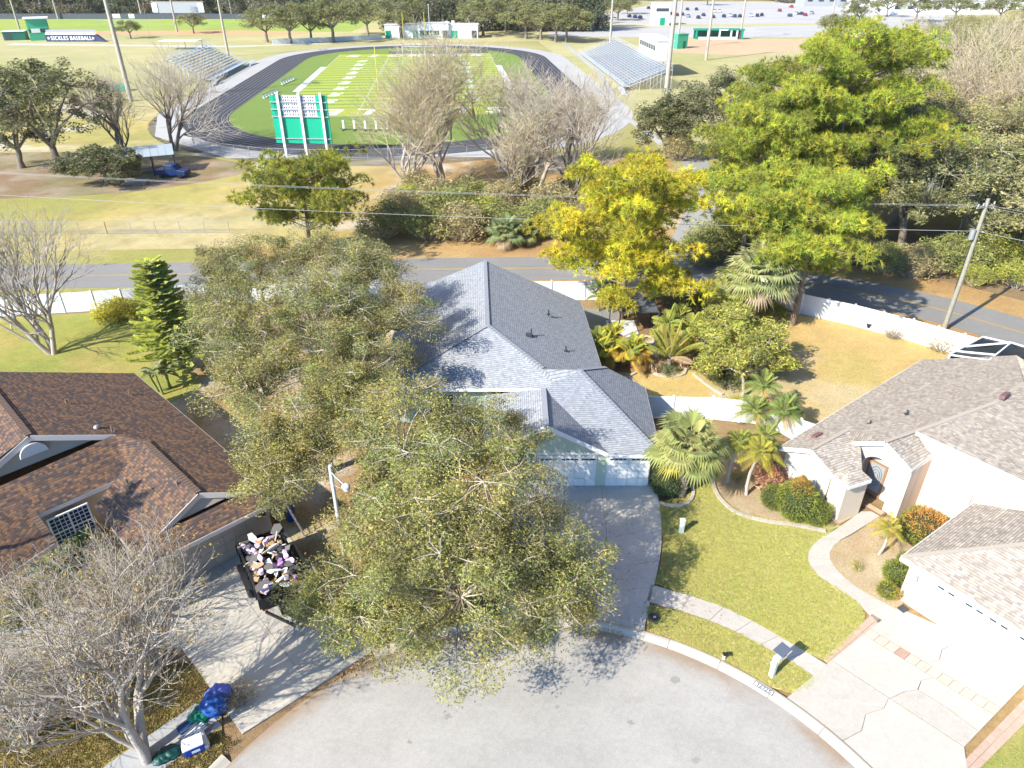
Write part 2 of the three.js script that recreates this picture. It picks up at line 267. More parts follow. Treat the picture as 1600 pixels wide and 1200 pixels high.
// cul-de-sac: fitted circle
const CX = 1.06, CZ = -8.43, CR = 13.8;
const arc = (r, a0, a1, n) => Array.from({ length: n + 1 }, (_, i) => { const a = a0 + (a1 - a0) * i / n; return [CX + r * Math.cos(a), CZ - r * Math.sin(a)]; });
patch('cul_de_sac', 'pale worn asphalt turning circle in the foreground', 'road', [...arc(CR, -0.35, Math.PI + 0.35, 70), [CX - 14, 12], [CX + 14, 12]], 0.01, 0.9, (x, z) => {
  const d = Math.hypot(x - CX, z - CZ), l = 0.47 * (0.86 + 0.2 * fbm(x / 2.6, z / 2.6, 45) + 0.1 * fbm(x * 2, z * 2, 46)) * (0.97 + 0.025 * Math.sin(d * 2.1 + 3 * fbm(x / 5, z / 5, 48))), rust = sstep(CR - 0.75, CR - 0.1, d) * sstep(0.4, 0.6, fbm(x * 0.9, z * 0.9, 47));
  return mix([l * 1.08, l * 1.01, l * 0.92], [0.4, 0.27, 0.16], rust * 0.8);
}, M.asphalt);
{ // old oil spots on the turning circle
  const r = rng(77); [[935, 1036, 0.2], [905, 1018, 0.12], [1087, 1188, 0.16], [815, 1040, 0.1], [1055, 1062, 0.22], [870, 1105, 0.12], [700, 1120, 0.15], [640, 1160, 0.12], [985, 1130, 0.13], [760, 1085, 0.1]].forEach(([px, py, q], i) => { const [x, z] = G2(px, py), P = []; for (let k = 0; k < 14; k++) { const a = k / 14 * 6.283, d = q * (0.35 + 0.8 * r()); P.push(V(x + Math.cos(a) * d * 1.4, 0.0145, z - Math.sin(a) * d)); } const mb = new MB(); mb.color(0.37, 0.355, 0.33); mb.poly(P); const o = mb.build(numbered('oil_stain'), M.asphalt, scene); tag(o, 'dark oil spot on the pale asphalt of the turning circle', 'stain', 'oil spots on the turning circle', 'structure'); });
}
{ // kerb in cast lengths
  const k = thing('kerb', 'pale concrete rolled kerb around the turning circle', 'kerb', [0, 0, 0], 0, null, 'structure');
  const prof = [[0, 0.012], [0.1, 0.03], [0.3, 0.11], [0.42, 0.115], [0.5, 0.09], [0.5, 0]];
  const seg = (a0, a1) => { const mb = new MB(); const n = 6; for (let i = 0; i < n; i++) for (let j = 0; j < prof.length - 1; j++) {
    const q = (a, [d, y]) => V(CX + (CR + d) * Math.cos(a), y, CZ - (CR + d) * Math.sin(a)), b0 = a0 + (a1 - a0) * i / n, b1 = a0 + (a1 - a0) * (i + 1) / n, A = q(b0, prof[j]), B = q(b1, prof[j]), D = q(b1, prof[j + 1]), E = q(b0, prof[j + 1]);
    const s = 0.9 + 0.2 * hash(Math.round(a0 * 50), j, 3); mb.color(0.6 * s, 0.54 * s, 0.45 * s); mb.quad(E, D, B, A, A.distanceTo(B), 0.2); } mb.build('kerb_length', M.concrete, k); };
  for (let a = -0.3; a < Math.PI + 0.2; a += 0.16) { const mid = a + 0.08; if (mid > 2.15 && mid < 2.55) continue; seg(a, a + 0.1585); }
}
// lawns
const frontLawn = [...GG([1030, 785], [1036, 840], [1034, 880], [1022, 912], [1060, 925], [1100, 938], [1150, 958], [1200, 985], [1250, 1015], [1290, 1035]), ...GG([1300, 1028], [1345, 980]), ...smooth(GG([1352, 962], [1340, 942], [1310, 920], [1285, 905], [1268, 888], [1262, 868], [1272, 850], [1290, 838]), 5), ...GG([1310, 822], [1260, 816], [1200, 812], [1160, 802], [1128, 780], [1116, 755], [1128, 725], [1090, 735], [1075, 760]), ...GG([1072, 778])];
patch('lawn', 'mown front lawn between the drive and the curving footpath', 'lawn', frontLawn, 0.035, 0.45, (x, z) => { const bare = sstep(9.6, 8.4, x) * 0.75 * sstep(-30, -28, z); return mix(blend(x, z, 1.7, [[0.36, 0.35, 0.065], [GREEN, 0.5], [[0.47, 0.4, 0.11], 0.5], [[0.5, 0.38, 0.17], 0.3]], 51), [0.3, 0.2, 0.11], bare * (0.5 + 0.5 * fbm(x * 2, z * 2, 5))); }, M.lawn);
patch('lawn', 'narrow grass strip between kerb and footpath with the mailbox', 'lawn', [...GG([1010, 945], [1060, 955], [1110, 972], [1160, 992], [1210, 1020], [1250, 1043], [1278, 1063], [1262, 1076], [1238, 1084]), ...arc(CR + 0.5, 0.835, 1.21, 14)], 0.036, 0.4, (x, z) => mix(blend(x, z, 1.3, [[0.34, 0.34, 0.065], [GREEN, 0.5], [STRAW, 0.5]], 52), TAN, sstep(1.1, 0.5, Math.hypot(x - CX, z - CZ) - CR - 0.2) * 0.75), M.lawn);
patch('lawn', 'dry tan back lawn inside the right hand white fence', 'lawn', [[9.2, -39.8], [17.0, -38.7], [18.4, -36.4], [14.9, -33], [30, -45], [37, -45.2], [34.2, -48.2], [28.2, -53.7], [24.7, -55.4], [21.4, -57.5], [16, -50], [14.5, -44.5], [12.4, -41]], 0.03, 0.7, (x, z) => blend(x, z, 3, [[0.58, 0.4, 0.15], [[0.46, 0.37, 0.1], 0.6], [STRAW, 0.5], [SAND, 0.35]], 53), M.lawn);
patch('lawn', 'small tan lawn behind the garage between the border beds', 'lawn', [[5, -46], [6.4, -40.5], [8.6, -40], [9.2, -39.7], [12.6, -39.6], [14.4, -44], [13.6, -45.8], [12.2, -45.6], [10.4, -45.2], [8, -45.4]], 0.034, 0.5, (x, z) => blend(x, z, 2.4, [[0.58, 0.41, 0.15], [[0.46, 0.38, 0.1], 0.5], [STRAW, 0.5]], 54), M.lawn);
patch('lawn', 'green and straw back lawn behind the brown roofed house', 'lawn', [[-75, -56], [-44, -54.6], [-36, -55.8], [-27, -57.4], [-24.5, -47], [-22, -43], [-26, -38], [-75, -40]], 0.03, 0.9, (x, z) => blend(x, z, 3, [[0.32, 0.31, 0.06], [GREEN, 0.5], [[0.44, 0.32, 0.1], 0.7]], 55), M.lawn);
patch('side_yard', 'bare sandy side yard beside the brown roofed house', 'yard', [[-26, -57], [-9, -58], [-8.6, -50], [-9, -36], [-7.6, -26], [-6.2, -21.6], [-10.4, -25.6], [-12.4, -29], [-24.2, -40], [-24.5, -47]], 0.02, 0.8, (x, z) => mix(blend(x, z, 2.4, [[0.4, 0.27, 0.14], [LITTER, 0.6], [SAND, 0.9], [[0.3, 0.25, 0.08], 0.4]], 56), SAND, 0.5 * sstep(0.5, 0.7, fbm(x / 2, z / 2, 99))), M.dirt);
patch('yard', 'leaf covered front yard in the shade of the big oak', 'yard', [[-6.2, -21.7], [-7.6, -26], [-9, -36], [-8, -37.9], [0, -37.9], [0, -31], [-0.6, -24.4], [-0.9, -22.4], ...arc(CR + 0.5, 1.72, 2.12, 10)], 0.024, 0.6, (x, z) => blend(x, z, 2, [[0.3, 0.18, 0.09], [LITTER, 0.7], [SOIL, 0.6], [[0.3, 0.27, 0.08], 0.4]], 57), M.dirt);
patch('lawn', 'patchy brown grass around the bare tree by the kerb', 'lawn', [[-40, -24], [-23, -21.4], [-18.4, -22.6], [-12.9, -19.6], [-11.6, -17.6], ...arc(CR + 0.5, 2.58, 3.3, 10), [-14, 0], [-40, 0]], 0.024, 0.5, (x, z) => blend(x, z, 1.6, [[0.3, 0.23, 0.08], [[0.26, 0.26, 0.06], 0.6], [[0.24, 0.15, 0.08], 0.6], [STRAW, 0.4]], 58), M.lawn);
patch('lawn', 'corner of grass beyond the pavers of the right hand drive', 'lawn', [...GG([1600, 1100], [1560, 1150], [1515, 1205]), [19, -12], [28, -12], [28, -19]], 0.03, 0.5, (x, z) => blend(x, z, 1.6, [[0.34, 0.31, 0.08], [GREEN, 0.4], [STRAW, 0.5]], 59), M.lawn);
// beds
const chipCol = (x, z) => blend(x, z, 1.2, [[0.66, 0.53, 0.35], [[0.74, 0.64, 0.47], 0.6], [[0.5, 0.34, 0.18], 0.4]], 61);
const bedA = [...smooth(GG([1128, 722], [1116, 745], [1122, 770], [1148, 796], [1190, 811], [1240, 818], [1292, 830]), 5), ...GG([1345, 802], [1318, 826], [1272, 790], [1240, 745], [1215, 705], [1170, 700])];
patch('planting_bed', 'stone mulched planting bed in front of the tan house', 'planting bed', bedA, 0.042, 0.5, chipCol, M.chips);
patch('planting_bed', 'triangular stone mulched bed beside the front door path', 'planting bed', [...smooth(GG([1400, 955], [1352, 930], [1310, 895], [1296, 870], [1306, 850], [1336, 834], [1372, 806]), 5), ...GG([1440, 826], [1480, 850], [1418, 935])], 0.042, 0.5, chipCol, M.chips);
patch('planting_bed', 'dark mulched bed with the cabbage palm beside the drive', 'planting bed', smooth(GG([1026, 752], [1030, 785], [1050, 790], [1072, 784], [1080, 770], [1074, 755], [1045, 742], [1026, 752]), 5), 0.045, 0.4, (x, z) => blend(x, z, 0.8, [[0.1, 0.055, 0.04], [[0.16, 0.09, 0.06], 0.6]], 63), M.chips);
patch('planting_bed', 'brown mulch bed along the back fence behind the pool patio', 'planting bed', [[9.6, -57.6], [21.4, -60.4], [24.4, -55.6], [17, -47.5], [15.2, -42.6], [13.6, -43.2], [14.2, -46.5], [12.5, -50], [10.8, -53.4]], 0.028, 0.6, (x, z) => blend(x, z, 1.5, [[0.3, 0.18, 0.1], [SOIL, 0.6], [LITTER, 0.5]], 64), M.chips);
// concrete edging round the beds
function edging(label, pts, parentY = 0.05) {
  const e = thing('bed_edging', label, 'edging', [0, 0, 0]), L = smooth(pts, 8);
  const c = new THREE.CatmullRomCurve3(L.map(([x, z]) => V(x, 0, z))), n = Math.max(4, Math.round(c.getLength() / 0.42)), P = c.getSpacedPoints(n);
  for (let i = 0; i < n; i++) { const a = P[i], b = P[i + 1], d = b.clone().sub(a), L2 = d.length(); const mb = new MB(); const s = 0.9 + 0.2 * hash(i, 7, 5); mb.color(0.58 * s, 0.5 * s, 0.4 * s); mb.box(0, 0.07, 0, L2 - 0.015, 0.14, 0.2); const o = mb.build('edging_block', M.concrete, e); o.position.set((a.x + b.x) / 2, 0.01, (a.z + b.z) / 2); o.rotation.y = -Math.atan2(d.z, d.x); }
}
edging('tan concrete edging curving round the bed of the tan house', GG([1126, 722], [1114, 745], [1119, 772], [1146, 800], [1190, 815], [1240, 822], [1290, 832]));
edging('concrete edging round the bed under the cabbage palm', GG([1030, 787], [1052, 793], [1075, 787], [1083, 770], [1078, 755]));
edging('ring of pale edging round the pineapple like palm bed', [[10.2, -46.0], [10.5, -45.1], [11.5, -44.7], [12.5, -45.0], [12.9, -45.9]]);
edging('pale edging beside the tall white trunked tree', [[13.3, -45.2], [13.9, -43.6], [14.7, -42.2]]);
edging('pale edging along the bed behind the garage', [[5.6, -44.2], [7, -43.9], [8.2, -44.5], [9.2, -45.4]]);
edging('sandy edging crossing the small lawn towards the white fence', [[8.4, -45.0], [9.0, -43.2], [9.9, -41.2], [10.8, -39.8]]);

// concrete slabs
function slabs(name, label, cat, list, y, base, m = M.concrete, piece = 'slab') {
  const o = thing(name, label, cat, [0, 0, 0], 0, null, 'structure');
  list.forEach((poly, i) => {
    let cx = 0, cz = 0; for (const p of poly) { cx += p[0] / poly.length; cz += p[1] / poly.length; }
    const P = poly.map(([x, z]) => { const d = Math.hypot(x - cx, z - cz); const k = 1 - 0.012 / d; return V(cx + (x - cx) * k, y, cz + (z - cz) * k); }), mb = new MB(), s = 0.95 + 0.1 * hash(i, poly.length, 9); mb.color(base[0] * s, base[1] * s, base[2] * s);
    const f = P.map((p) => new THREE.Vector2(p.x, -p.z)); if (THREE.ShapeUtils.isClockWise(f)) { f.reverse(); P.reverse(); }
    for (const t of THREE.ShapeUtils.triangulateShape(f, [])) { for (const k of t) mb.vert(P[k], V(0, 1, 0), P[k].x, P[k].z); }
    for (let k = 0; k < P.length; k++) { const a = P[k], b = P[(k + 1) % P.length]; mb.quad(V(a.x, -0.02, a.z), V(b.x, -0.02, b.z), b, a); }
    mb.build(piece, m, o);
  });
  return o;
}
const lerp2 = (a, b, t) => [a[0] + (b[0] - a[0]) * t, a[1] + (b[1] - a[1]) * t];
function ladder(A, B, n) { const out = []; const at = (L, t) => { const k = Math.min(L.length - 2, Math.floor(t * (L.length - 1))); return lerp2(L[k], L[k + 1], t * (L.length - 1) - k); }; for (let i = 0; i < n; i++) out.push([at(A, i / n), at(A, (i + 1) / n), at(B, (i + 1) / n), at(B, i / n)]); return out; }
const CONC = [0.56, 0.53, 0.49], PALE = [0.6, 0.55, 0.48];
slabs('sidewalk', 'concrete footpath slabs following the turning circle on the right', 'footpath', ladder(smooth(GG([1016, 914], [1090, 935], [1150, 958], [1200, 985], [1250, 1014], [1306, 1048]), 4), smooth(GG([1010, 940], [1075, 958], [1125, 977], [1172, 1000], [1220, 1026], [1280, 1062]), 4), 6), 0.05, [0.6, 0.55, 0.49]);
slabs('sidewalk', 'concrete footpath slabs on the left below the bare tree', 'footpath', ladder(smooth([[-17.4, -12.5], [-15.2, -15.7], [-13.3, -17.8], [-12.9, -18.3]], 4), smooth([[-15.6, -11.9], [-13.6, -14.8], [-11.9, -16.8], [-11.5, -17.3]], 4), 6), 0.05, [0.45, 0.45, 0.45]);
slabs('garden_path', 'curving pale path leading to the front door of the tan house', 'footpath', ladder(smooth(GG([1372, 976], [1340, 942], [1310, 922], [1284, 905], [1266, 886], [1262, 866], [1276, 846], [1306, 828], [1345, 800]), 5), smooth(GG([1404, 956], [1372, 938], [1344, 922], [1320, 904], [1302, 884], [1296, 868], [1306, 850], [1336, 832], [1385, 800]), 5), 14), 0.055, PALE);
const dA = G2(1402, 950), dB = G2(1604, 1066), dC = G2(1216, 1086); // right drive
{
  const at = (u, v) => { const l = lerp2(G2(1228, 1090), dA, v), r = lerp2(G2(1438, 1240), dB, v); return lerp2(l, r, u); };
  const P = (pts) => pts.map(([u, v]) => at(u, v)), j = (u0, u1, v0, v1) => P([[u0, v0], [u1, v0], [u1, v1], [u0, v1]]);
  const crack = [[0.46, 0], [0.5, 0.1], [0.44, 0.2], [0.49, 0.3], [0.46, 0.376]], crack2 = [[0.47, 0.38], [0.5, 0.47], [0.55, 0.53], [0.52, 0.6], [0.56, 0.665]], crack3 = [[0.46, 0.735], [0.5, 0.8], [0.46, 0.88], [0.5, 1.06]];
  const angOf = ([x, z]) => Math.atan2(CZ - z, x - CX), ang0 = angOf(at(0, 0)), ang1 = ang0 - 0.62, angM = angOf(at(0.46, -0.05));
  slabs('driveway', 'wide pale concrete drive with cracked slabs on the right', 'driveway', [
    [...arc(CR + 0.32, angM, ang0, 8).reverse(), ...P(crack.slice(1)).slice(0), ...P([[0, 0.376]])], [...arc(CR + 0.32, ang1, angM, 8).reverse(), ...P([[1, 0.376], ...crack.slice(1).reverse()])], P([[0, 0.38], ...crack2, [0, 0.665]]), P([[1, 0.38], [1, 0.512], [0.8, 0.532], [0.55, 0.532], [0.5, 0.47], [0.47, 0.38]]), P([[1, 0.516], [1, 0.665], [0.56, 0.665], [0.52, 0.6], [0.55, 0.536], [0.8, 0.536]]), P([[0, 0.735], ...crack3, [0, 1]]), P([[1, 0.735], [1, 1.12], ...crack3.slice().reverse()])], 0.06, PALE);
  const band = []; for (let i = 0; i < 12; i++) if (i !== 3) band.push(j(i / 12, (i + 1) / 12, 0.67, 0.73));
  slabs('paver_band', 'band of tan pavers set across the right hand drive', 'paving', band, 0.062, [0.68, 0.55, 0.44], M.concrete, 'paver');
  slabs('paver_band', 'single reddish paver section in the band across the drive', 'paving', [j(3 / 12, 4 / 12, 0.67, 0.73)], 0.062, [0.5, 0.32, 0.24], M.concrete, 'paver');
  const sideP = (a0, a1, b0, b1, n, rows) => { const out = []; for (let r = 0; r < rows; r++) for (let i = 0; i < n; i++) { const q = (t, s) => lerp2(lerp2(a0, a1, t), lerp2(b0, b1, t), s); out.push([q(i / n, r / rows), q((i + 1) / n, r / rows), q((i + 1) / n, (r + 1) / rows), q(i / n, (r + 1) / rows)]); } return out; };
  slabs('paver_strip', 'strip of pinkish square pavers on the lawn side of the drive', 'paving', sideP(G2(1300, 1042), G2(1384, 974), G2(1286, 1030), G2(1362, 960), 9, 2), 0.055, [0.6, 0.43, 0.33], M.concrete, 'paver');
  slabs('paver_strip', 'strip of pinkish square pavers along the far side of the drive', 'paving', sideP(G2(1486, 1210), G2(1612, 1080), G2(1510, 1222), G2(1632, 1100), 13, 2), 0.055, [0.6, 0.43, 0.33], M.concrete, 'paver');
}
{ // centre drive
  const L = smooth([[-0.6, -22.4], [-0.5, -24.2], [0.0, -26], [0.0, -32.3]], 6), R = smooth([...GG([1006, 990], [1016, 940], [1028, 890], [1034, 850], [1032, 800], [1024, 757])], 6), at = (u, v) => { const k = (L, t) => { const q = t * (L.length - 1), i = Math.min(L.length - 2, Math.floor(q)); return lerp2(L[i], L[i + 1], q - i); }; return lerp2(k(L, v), k(R, v), u); };
  const list = []; const vs = [0, 0.16, 0.28, 0.46, 0.7, 1]; for (let i = 0; i < 5; i++) for (const [u0, u1] of [[0, 0.62], [0.62, 1]]) list.push([at(u0, vs[i]), at(u1, vs[i]), ...(u1 === 1 ? [at(1, (vs[i] + vs[i + 1]) / 2)] : []), at(u1, vs[i + 1]), at(u0, vs[i + 1])]);
  slabs('driveway', 'concrete drive of the blue roofed house in dappled oak shade', 'driveway', list, 0.05, [0.64, 0.61, 0.57]);
}
{ // left drive
  const Q = (a, b, c, d) => [a, b, c, d];
  const nearL = [-10.55, -16.9], nearR = [-6.0, -20.9], midL = [-13.4, -19.8], midR = [-8.2, -23.6], topL = [-17.6, -24.0], topR = [-12.0, -28.4], f = (l0, l1, r0, r1, u0, u1, v0, v1) => { const at = (u, v) => lerp2(lerp2(l0, l1, v), lerp2(r0, r1, v), u); return [at(u0, v0), at(u1, v0), at(u1, v1), at(u0, v1)]; };
  slabs('driveway', 'stained concrete drive of the brown roofed house under the trailer', 'driveway', [f(nearL, midL, nearR, midR, 0, 0.5, 0, 1), f(nearL, midL, nearR, midR, 0.5, 1, 0, 1), f(midL, topL, midR, topR, 0, 0.5, 0, 0.5), f(midL, topL, midR, topR, 0.5, 1, 0, 0.5), f(midL, topL, midR, topR, 0, 0.5, 0.5, 1), f(midL, topL, midR, topR, 0.5, 1, 0.5, 1)], 0.05, [0.58, 0.54, 0.47]);
  slabs('garden_path', 'grey concrete path crossing below the entry of the brown roofed house', 'footpath', ladder([[-14.6, -21.0], [-19, -20.8], [-24, -19.6], [-29, -17.6]], [[-15.8, -23.2], [-19.6, -23.4], [-24.6, -22.6], [-30, -20.6]], 5), 0.048, [0.5, 0.48, 0.45]);
}
slabs('patio', 'grey paved patio between the blue roofed house and the back fence', 'patio', ladder([[5.9, -56.6], [5.9, -46.5]], [[9.6, -56.6], [9.2, -46.5]], 8).flatMap((q) => [[q[0], q[1], lerp2(q[1], q[2], 0.5), lerp2(q[0], q[3], 0.5)], [lerp2(q[0], q[3], 0.5), lerp2(q[1], q[2], 0.5), q[2], q[3]]]), 0.04, [0.3, 0.29, 0.28], M.concrete, 'paver');
slabs('patio', 'bright white concrete pad under the dark shade canopy', 'patio', [[[7.9, -54.2], [10.3, -54.2], [10.3, -50.5], [7.9, -50.5]], [[9.2, -50.5], [11.4, -50.5], [11.2, -46.9], [9.2, -46.6]]], 0.06, [0.72, 0.71, 0.69]);

// fallen leaves and grass tufts, too many to count
function scatter(name, label, cat, n, seed, areas, geo, m, cols, s0, s1, y) {
  const r = rng(seed), im = new THREE.InstancedMesh(geo, m, n), q = new THREE.Matrix4(), e = new THREE.Euler(), qu = new THREE.Quaternion(); let k = 0, guard = 0;
  const bb = areas.map((a) => [Math.min(...a.map((p) => p[0])), Math.max(...a.map((p) => p[0])), Math.min(...a.map((p) => p[1])), Math.max(...a.map((p) => p[1]))]), sz = bb.map((b) => (b[1] - b[0]) * (b[3] - b[2])), tot = sz.reduce((a, b) => a + b, 0);
  while (k < n && guard++ < n * 8) { let t = r() * tot, i = 0; while (t > sz[i]) t -= sz[i++]; const b = bb[i], x = b[0] + (b[1] - b[0]) * r(), z = b[2] + (b[3] - b[2]) * r(); if (!inside(areas[i], x, z)) continue; const s = s0 + (s1 - s0) * r(); e.set(name === 'grass' ? 0 : (r() - 0.5) * 0.7, r() * 6.28, name === 'grass' ? 0 : (r() - 0.5) * 0.7); qu.setFromEuler(e); q.compose(V(x, y, z), qu, V(s, s, s)); im.setMatrixAt(k, q); const c = cols[Math.floor(r() * cols.length)], l = 0.75 + 0.5 * r(); im.setColorAt(k, C(c[0] * l, c[1] * l, c[2] * l)); k++; }
  im.count = k; im.name = numbered(name); im.castShadow = im.receiveShadow = true; scene.add(im); return tag(im, label, cat, null, 'stuff');
}
const tuft = (() => { const mb = new MB(), r = rng(4); for (let i = 0; i < 7; i++) { const a = r() * 6.28, d = 0.05 * r(), x = Math.cos(a) * d, z = Math.sin(a) * d, b = r() * 6.28, w = 0.012, h = 0.03 + 0.035 * r(); mb.leaf(x - Math.cos(b) * w, 0, z - Math.sin(b) * w, x + Math.cos(b) * w, 0, z + Math.sin(b) * w, x + (r() - 0.5) * 0.06, h, z + (r() - 0.5) * 0.06); } return mb.geo(); })();
const fallen = (() => { const mb = new MB(); mb.leaf(-0.03, 0, 0, 0, 0.006, 0.018, 0.045, 0, 0); mb.leaf(-0.03, 0, 0, 0.045, 0, 0, 0, 0.006, -0.018); return mb.geo(); })();
const tuftM = mat(1, 1, 1, 0.9);
const stripLawn = [...GG([1010, 945], [1060, 955], [1110, 972], [1160, 992], [1210, 1020], [1250, 1043], [1278, 1063], [1262, 1076], [1238, 1084]), ...arc(CR + 0.55, 0.835, 1.21, 14)];
scatter('grass', 'short grass blades of the front lawn and the strip by the kerb', 'grass', 55000, 5, [frontLawn, stripLawn], tuft, tuftM, [[0.5, 0.5, 0.12], [0.4, 0.45, 0.09], [0.6, 0.53, 0.2], [0.6, 0.5, 0.22]], 0.6, 1.2, 0.036);
scatter('grass', 'patchy grass blades around the bare tree by the kerb', 'grass', 26000, 6, [[[-24, -21.4], [-18.4, -22.4], [-13.2, -19.8], [-12.4, -18.6], [-15.2, -15.9], [-17, -12.8], [-24, -12]], [[-11.8, -17.0], [-10.6, -16.6], [-11.6, -15.0], [-12.2, -12], [-15, -12], [-13.6, -14.9]]], tuft, tuftM, [[0.34, 0.28, 0.08], [0.28, 0.28, 0.05], [0.38, 0.26, 0.11], [0.3, 0.2, 0.09]], 0.8, 1.8, 0.026);
scatter('fallen_leaves', 'fallen brown oak leaves in the gutter and under the big oak', 'leaves', 16000, 7, [[[-8.4, -19.2], [-6, -20.8], [-3, -21.8], [2, -22.6], [5, -22.2], [6, -21.5], [2, -21.9], [-3, -21.1], [-7, -19.2]], [[-9, -36], [-7.6, -26], [-6.2, -21.6], [-1, -22.4], [0, -24.4], [0, -37], [-8, -37]], [[-24, -46], [-12.4, -30], [-10.4, -26], [-8, -27], [-9, -36], [-9, -50], [-20, -50]]], fallen, mat(1, 1, 1, 0.9), [[0.4, 0.24, 0.1], [0.5, 0.32, 0.14], [0.3, 0.18, 0.08], [0.48, 0.36, 0.2]], 0.8, 1.8, 0.05);
scatter('fallen_leaves', 'sparse fallen leaves scattered over the front lawn and drives', 'leaves', 1600, 8, [[[-12, -28], [-6, -21], [0, -22], [8, -21.6], [10, -20], [11, -24], [10, -29], [8, -31], [0, -31]]], fallen, mat(1, 1, 1, 0.9), [[0.42, 0.27, 0.12], [0.5, 0.34, 0.16], [0.3, 0.2, 0.09]], 0.8, 1.6, 0.068);

// ---------- houses ----------
const rel = (o, l) => l.map((p) => p.clone().sub(o.position));
function roofs(h, polys, m) { for (const p of polys) { const mb = new MB(); mb.poly(rel(h, p), 0, true); const o = mb.build('roof_slope', m, h); } }
function caps(h, segs, m, w = 0.28) { for (const [a, b] of segs) { const mb = new MB(); const [p, q] = rel(h, [a, b]); const n = Math.max(2, Math.round(p.distanceTo(q) / 0.24)); for (let i = 0; i < n; i++) { const c = p.clone().lerp(q, i / n), d = p.clone().lerp(q, (i + 0.96) / n); c.y += 0.012; d.y += 0.03; mb.beam(c, d, w, 0.03); } mb.build('ridge_cap', m, h); } }
function fascia(h, segs, m, name = 'fascia', t = 0.05, ht = 0.2) { for (const [a, b] of segs) { const mb = new MB(), [p, q] = rel(h, [a, b]); p.y -= ht / 2 + 0.015; q.y -= ht / 2 + 0.015; mb.beam(p, q, t, ht); mb.build(name, m, h); } }
function walls(h, pts, y1, m, name = 'wall') { const mb = new MB(); for (let i = 0; i < pts.length - 1; i++) { const [a, b] = [pts[i], pts[i + 1]], p = h.position; mb.quad(V(a[0] - p.x, -0.02, a[1] - p.z), V(b[0] - p.x, -0.02, b[1] - p.z), V(b[0] - p.x, (b[2] ?? y1), b[1] - p.z), V(a[0] - p.x, (a[2] ?? y1), a[1] - p.z)); } return mb.build(name, m, h); }
function face(h, pts, m, name) { const mb = new MB(); mb.poly(rel(h, pts)); return mb.build(name, m, h); }
// a board-built element set on a wall: local frame with x along the wall, z out of it
function onWall(parent, name, o, dir) { const g = new THREE.Group(); g.name = name; g.position.copy(o).sub(parent.position); g.rotation.y = Math.atan2(-dir[1], dir[0]); parent.add(g); return g; }
function garageDoor(parent, o, dir, w, h, m, lights, name = 'garage_door') {
  const g = onWall(parent, name, o, dir), rows = 4, cols = Math.round(w / 0.6);
  for (let r = 0; r < rows; r++) for (let c = 0; c < cols; c++) mesh('panel', rbox(w / cols - 0.012, h / rows - 0.014, 0.05, 0.015, 1), m, g, (c + 0.5) * w / cols, (r + 0.5) * h / rows, 0.03);
  mesh('backing', rbox(w, h, 0.03, 0.01, 1), m, g, w / 2, h / 2, -0.02);
  for (const [x, lw] of lights) mesh('window_light', rbox(lw, 0.1, 0.02, 0.005, 1), M.glass, g, x, h * 0.9, 0.062);
  return g;
}
function gridWindow(parent, name, o, dir, w, h, cols, rows, frameM, paneM) {
  const g = onWall(parent, name, o, dir), t = 0.07;
  mesh('pane', new THREE.BoxGeometry(w, h, 0.02), paneM, g, w / 2, h / 2, 0.01);
  const f = new MB(); f.box(w / 2, -t / 2, 0.03, w + 2 * t, t, 0.09).box(w / 2, h + t / 2, 0.03, w + 2 * t, t, 0.09).box(-t / 2, h / 2, 0.03, t, h, 0.09).box(w + t / 2, h / 2, 0.03, t, h, 0.09); f.build('frame', frameM, g);
  const b = new MB(); for (let i = 1; i < cols; i++) b.box(i * w / cols, h / 2, 0.035, i * 2 === cols ? 0.09 : 0.028, h, 0.03); for (let i = 1; i < rows; i++) b.box(w / 2, i * h / rows, 0.03, w, i * 2 === rows ? 0.08 : 0.028, 0.026); b.build('glazing_bar', frameM, g);
  return g;
}
function archWindow(parent, o, dir, w, h, frameM, paneM) { // rectangular shutters below a half round head
  const g = onWall(parent, 'window', o, dir), r = w / 2, s = new THREE.Shape(); s.moveTo(-r, 0); s.lineTo(r, 0); s.lineTo(r, h - r); s.absarc(0, h - r, r, 0, Math.PI); s.lineTo(-r, 0);
  const rim = new THREE.Shape(); const R = r + 0.12; rim.moveTo(-R, -0.1); rim.lineTo(R, -0.1); rim.lineTo(R, h - r); rim.absarc(0, h - r, R, 0, Math.PI); rim.lineTo(-R, -0.1); rim.holes.push(new THREE.Path(s.getPoints(16)));
  mesh('pane', new THREE.ExtrudeGeometry(s, { depth: 0.02, bevelEnabled: false }), paneM, g, r, 0, 0.004);
  mesh('frame', new THREE.ExtrudeGeometry(rim, { depth: 0.09, bevelEnabled: true, bevelSize: 0.01, bevelThickness: 0.01, bevelSegments: 1 }), frameM, g, r, 0, 0.003);
  for (let i = 0; i < 3; i++) { const mb = new MB(); mb.box(r + (i - 1) * w / 3.2, (h - r * (i === 1 ? 0 : 0.55)) / 2, 0.045, 0.04, h - r * (i === 1 ? 0.05 : 0.6), 0.03); mb.build('glazing_bar', frameM, g); }
  for (let i = 1; i < 5; i++) { const mb = new MB(); mb.box(r, i * h / 5.4, 0.04, w, 0.035, 0.028); mb.build('glazing_bar', frameM, g); }
  return g;
}
const ventPipe = (h, p, m = M.dark, hh = 0.42) => { const q = p.clone().sub(h.position); const mb = new MB(); mb.cyl(q.x, q.y - 0.15, q.z, 0.05, hh + 0.15, 8); mb.box(q.x, q.y + 0.0, q.z, 0.26, 0.03, 0.26); mb.build('vent_pipe', m, h); };
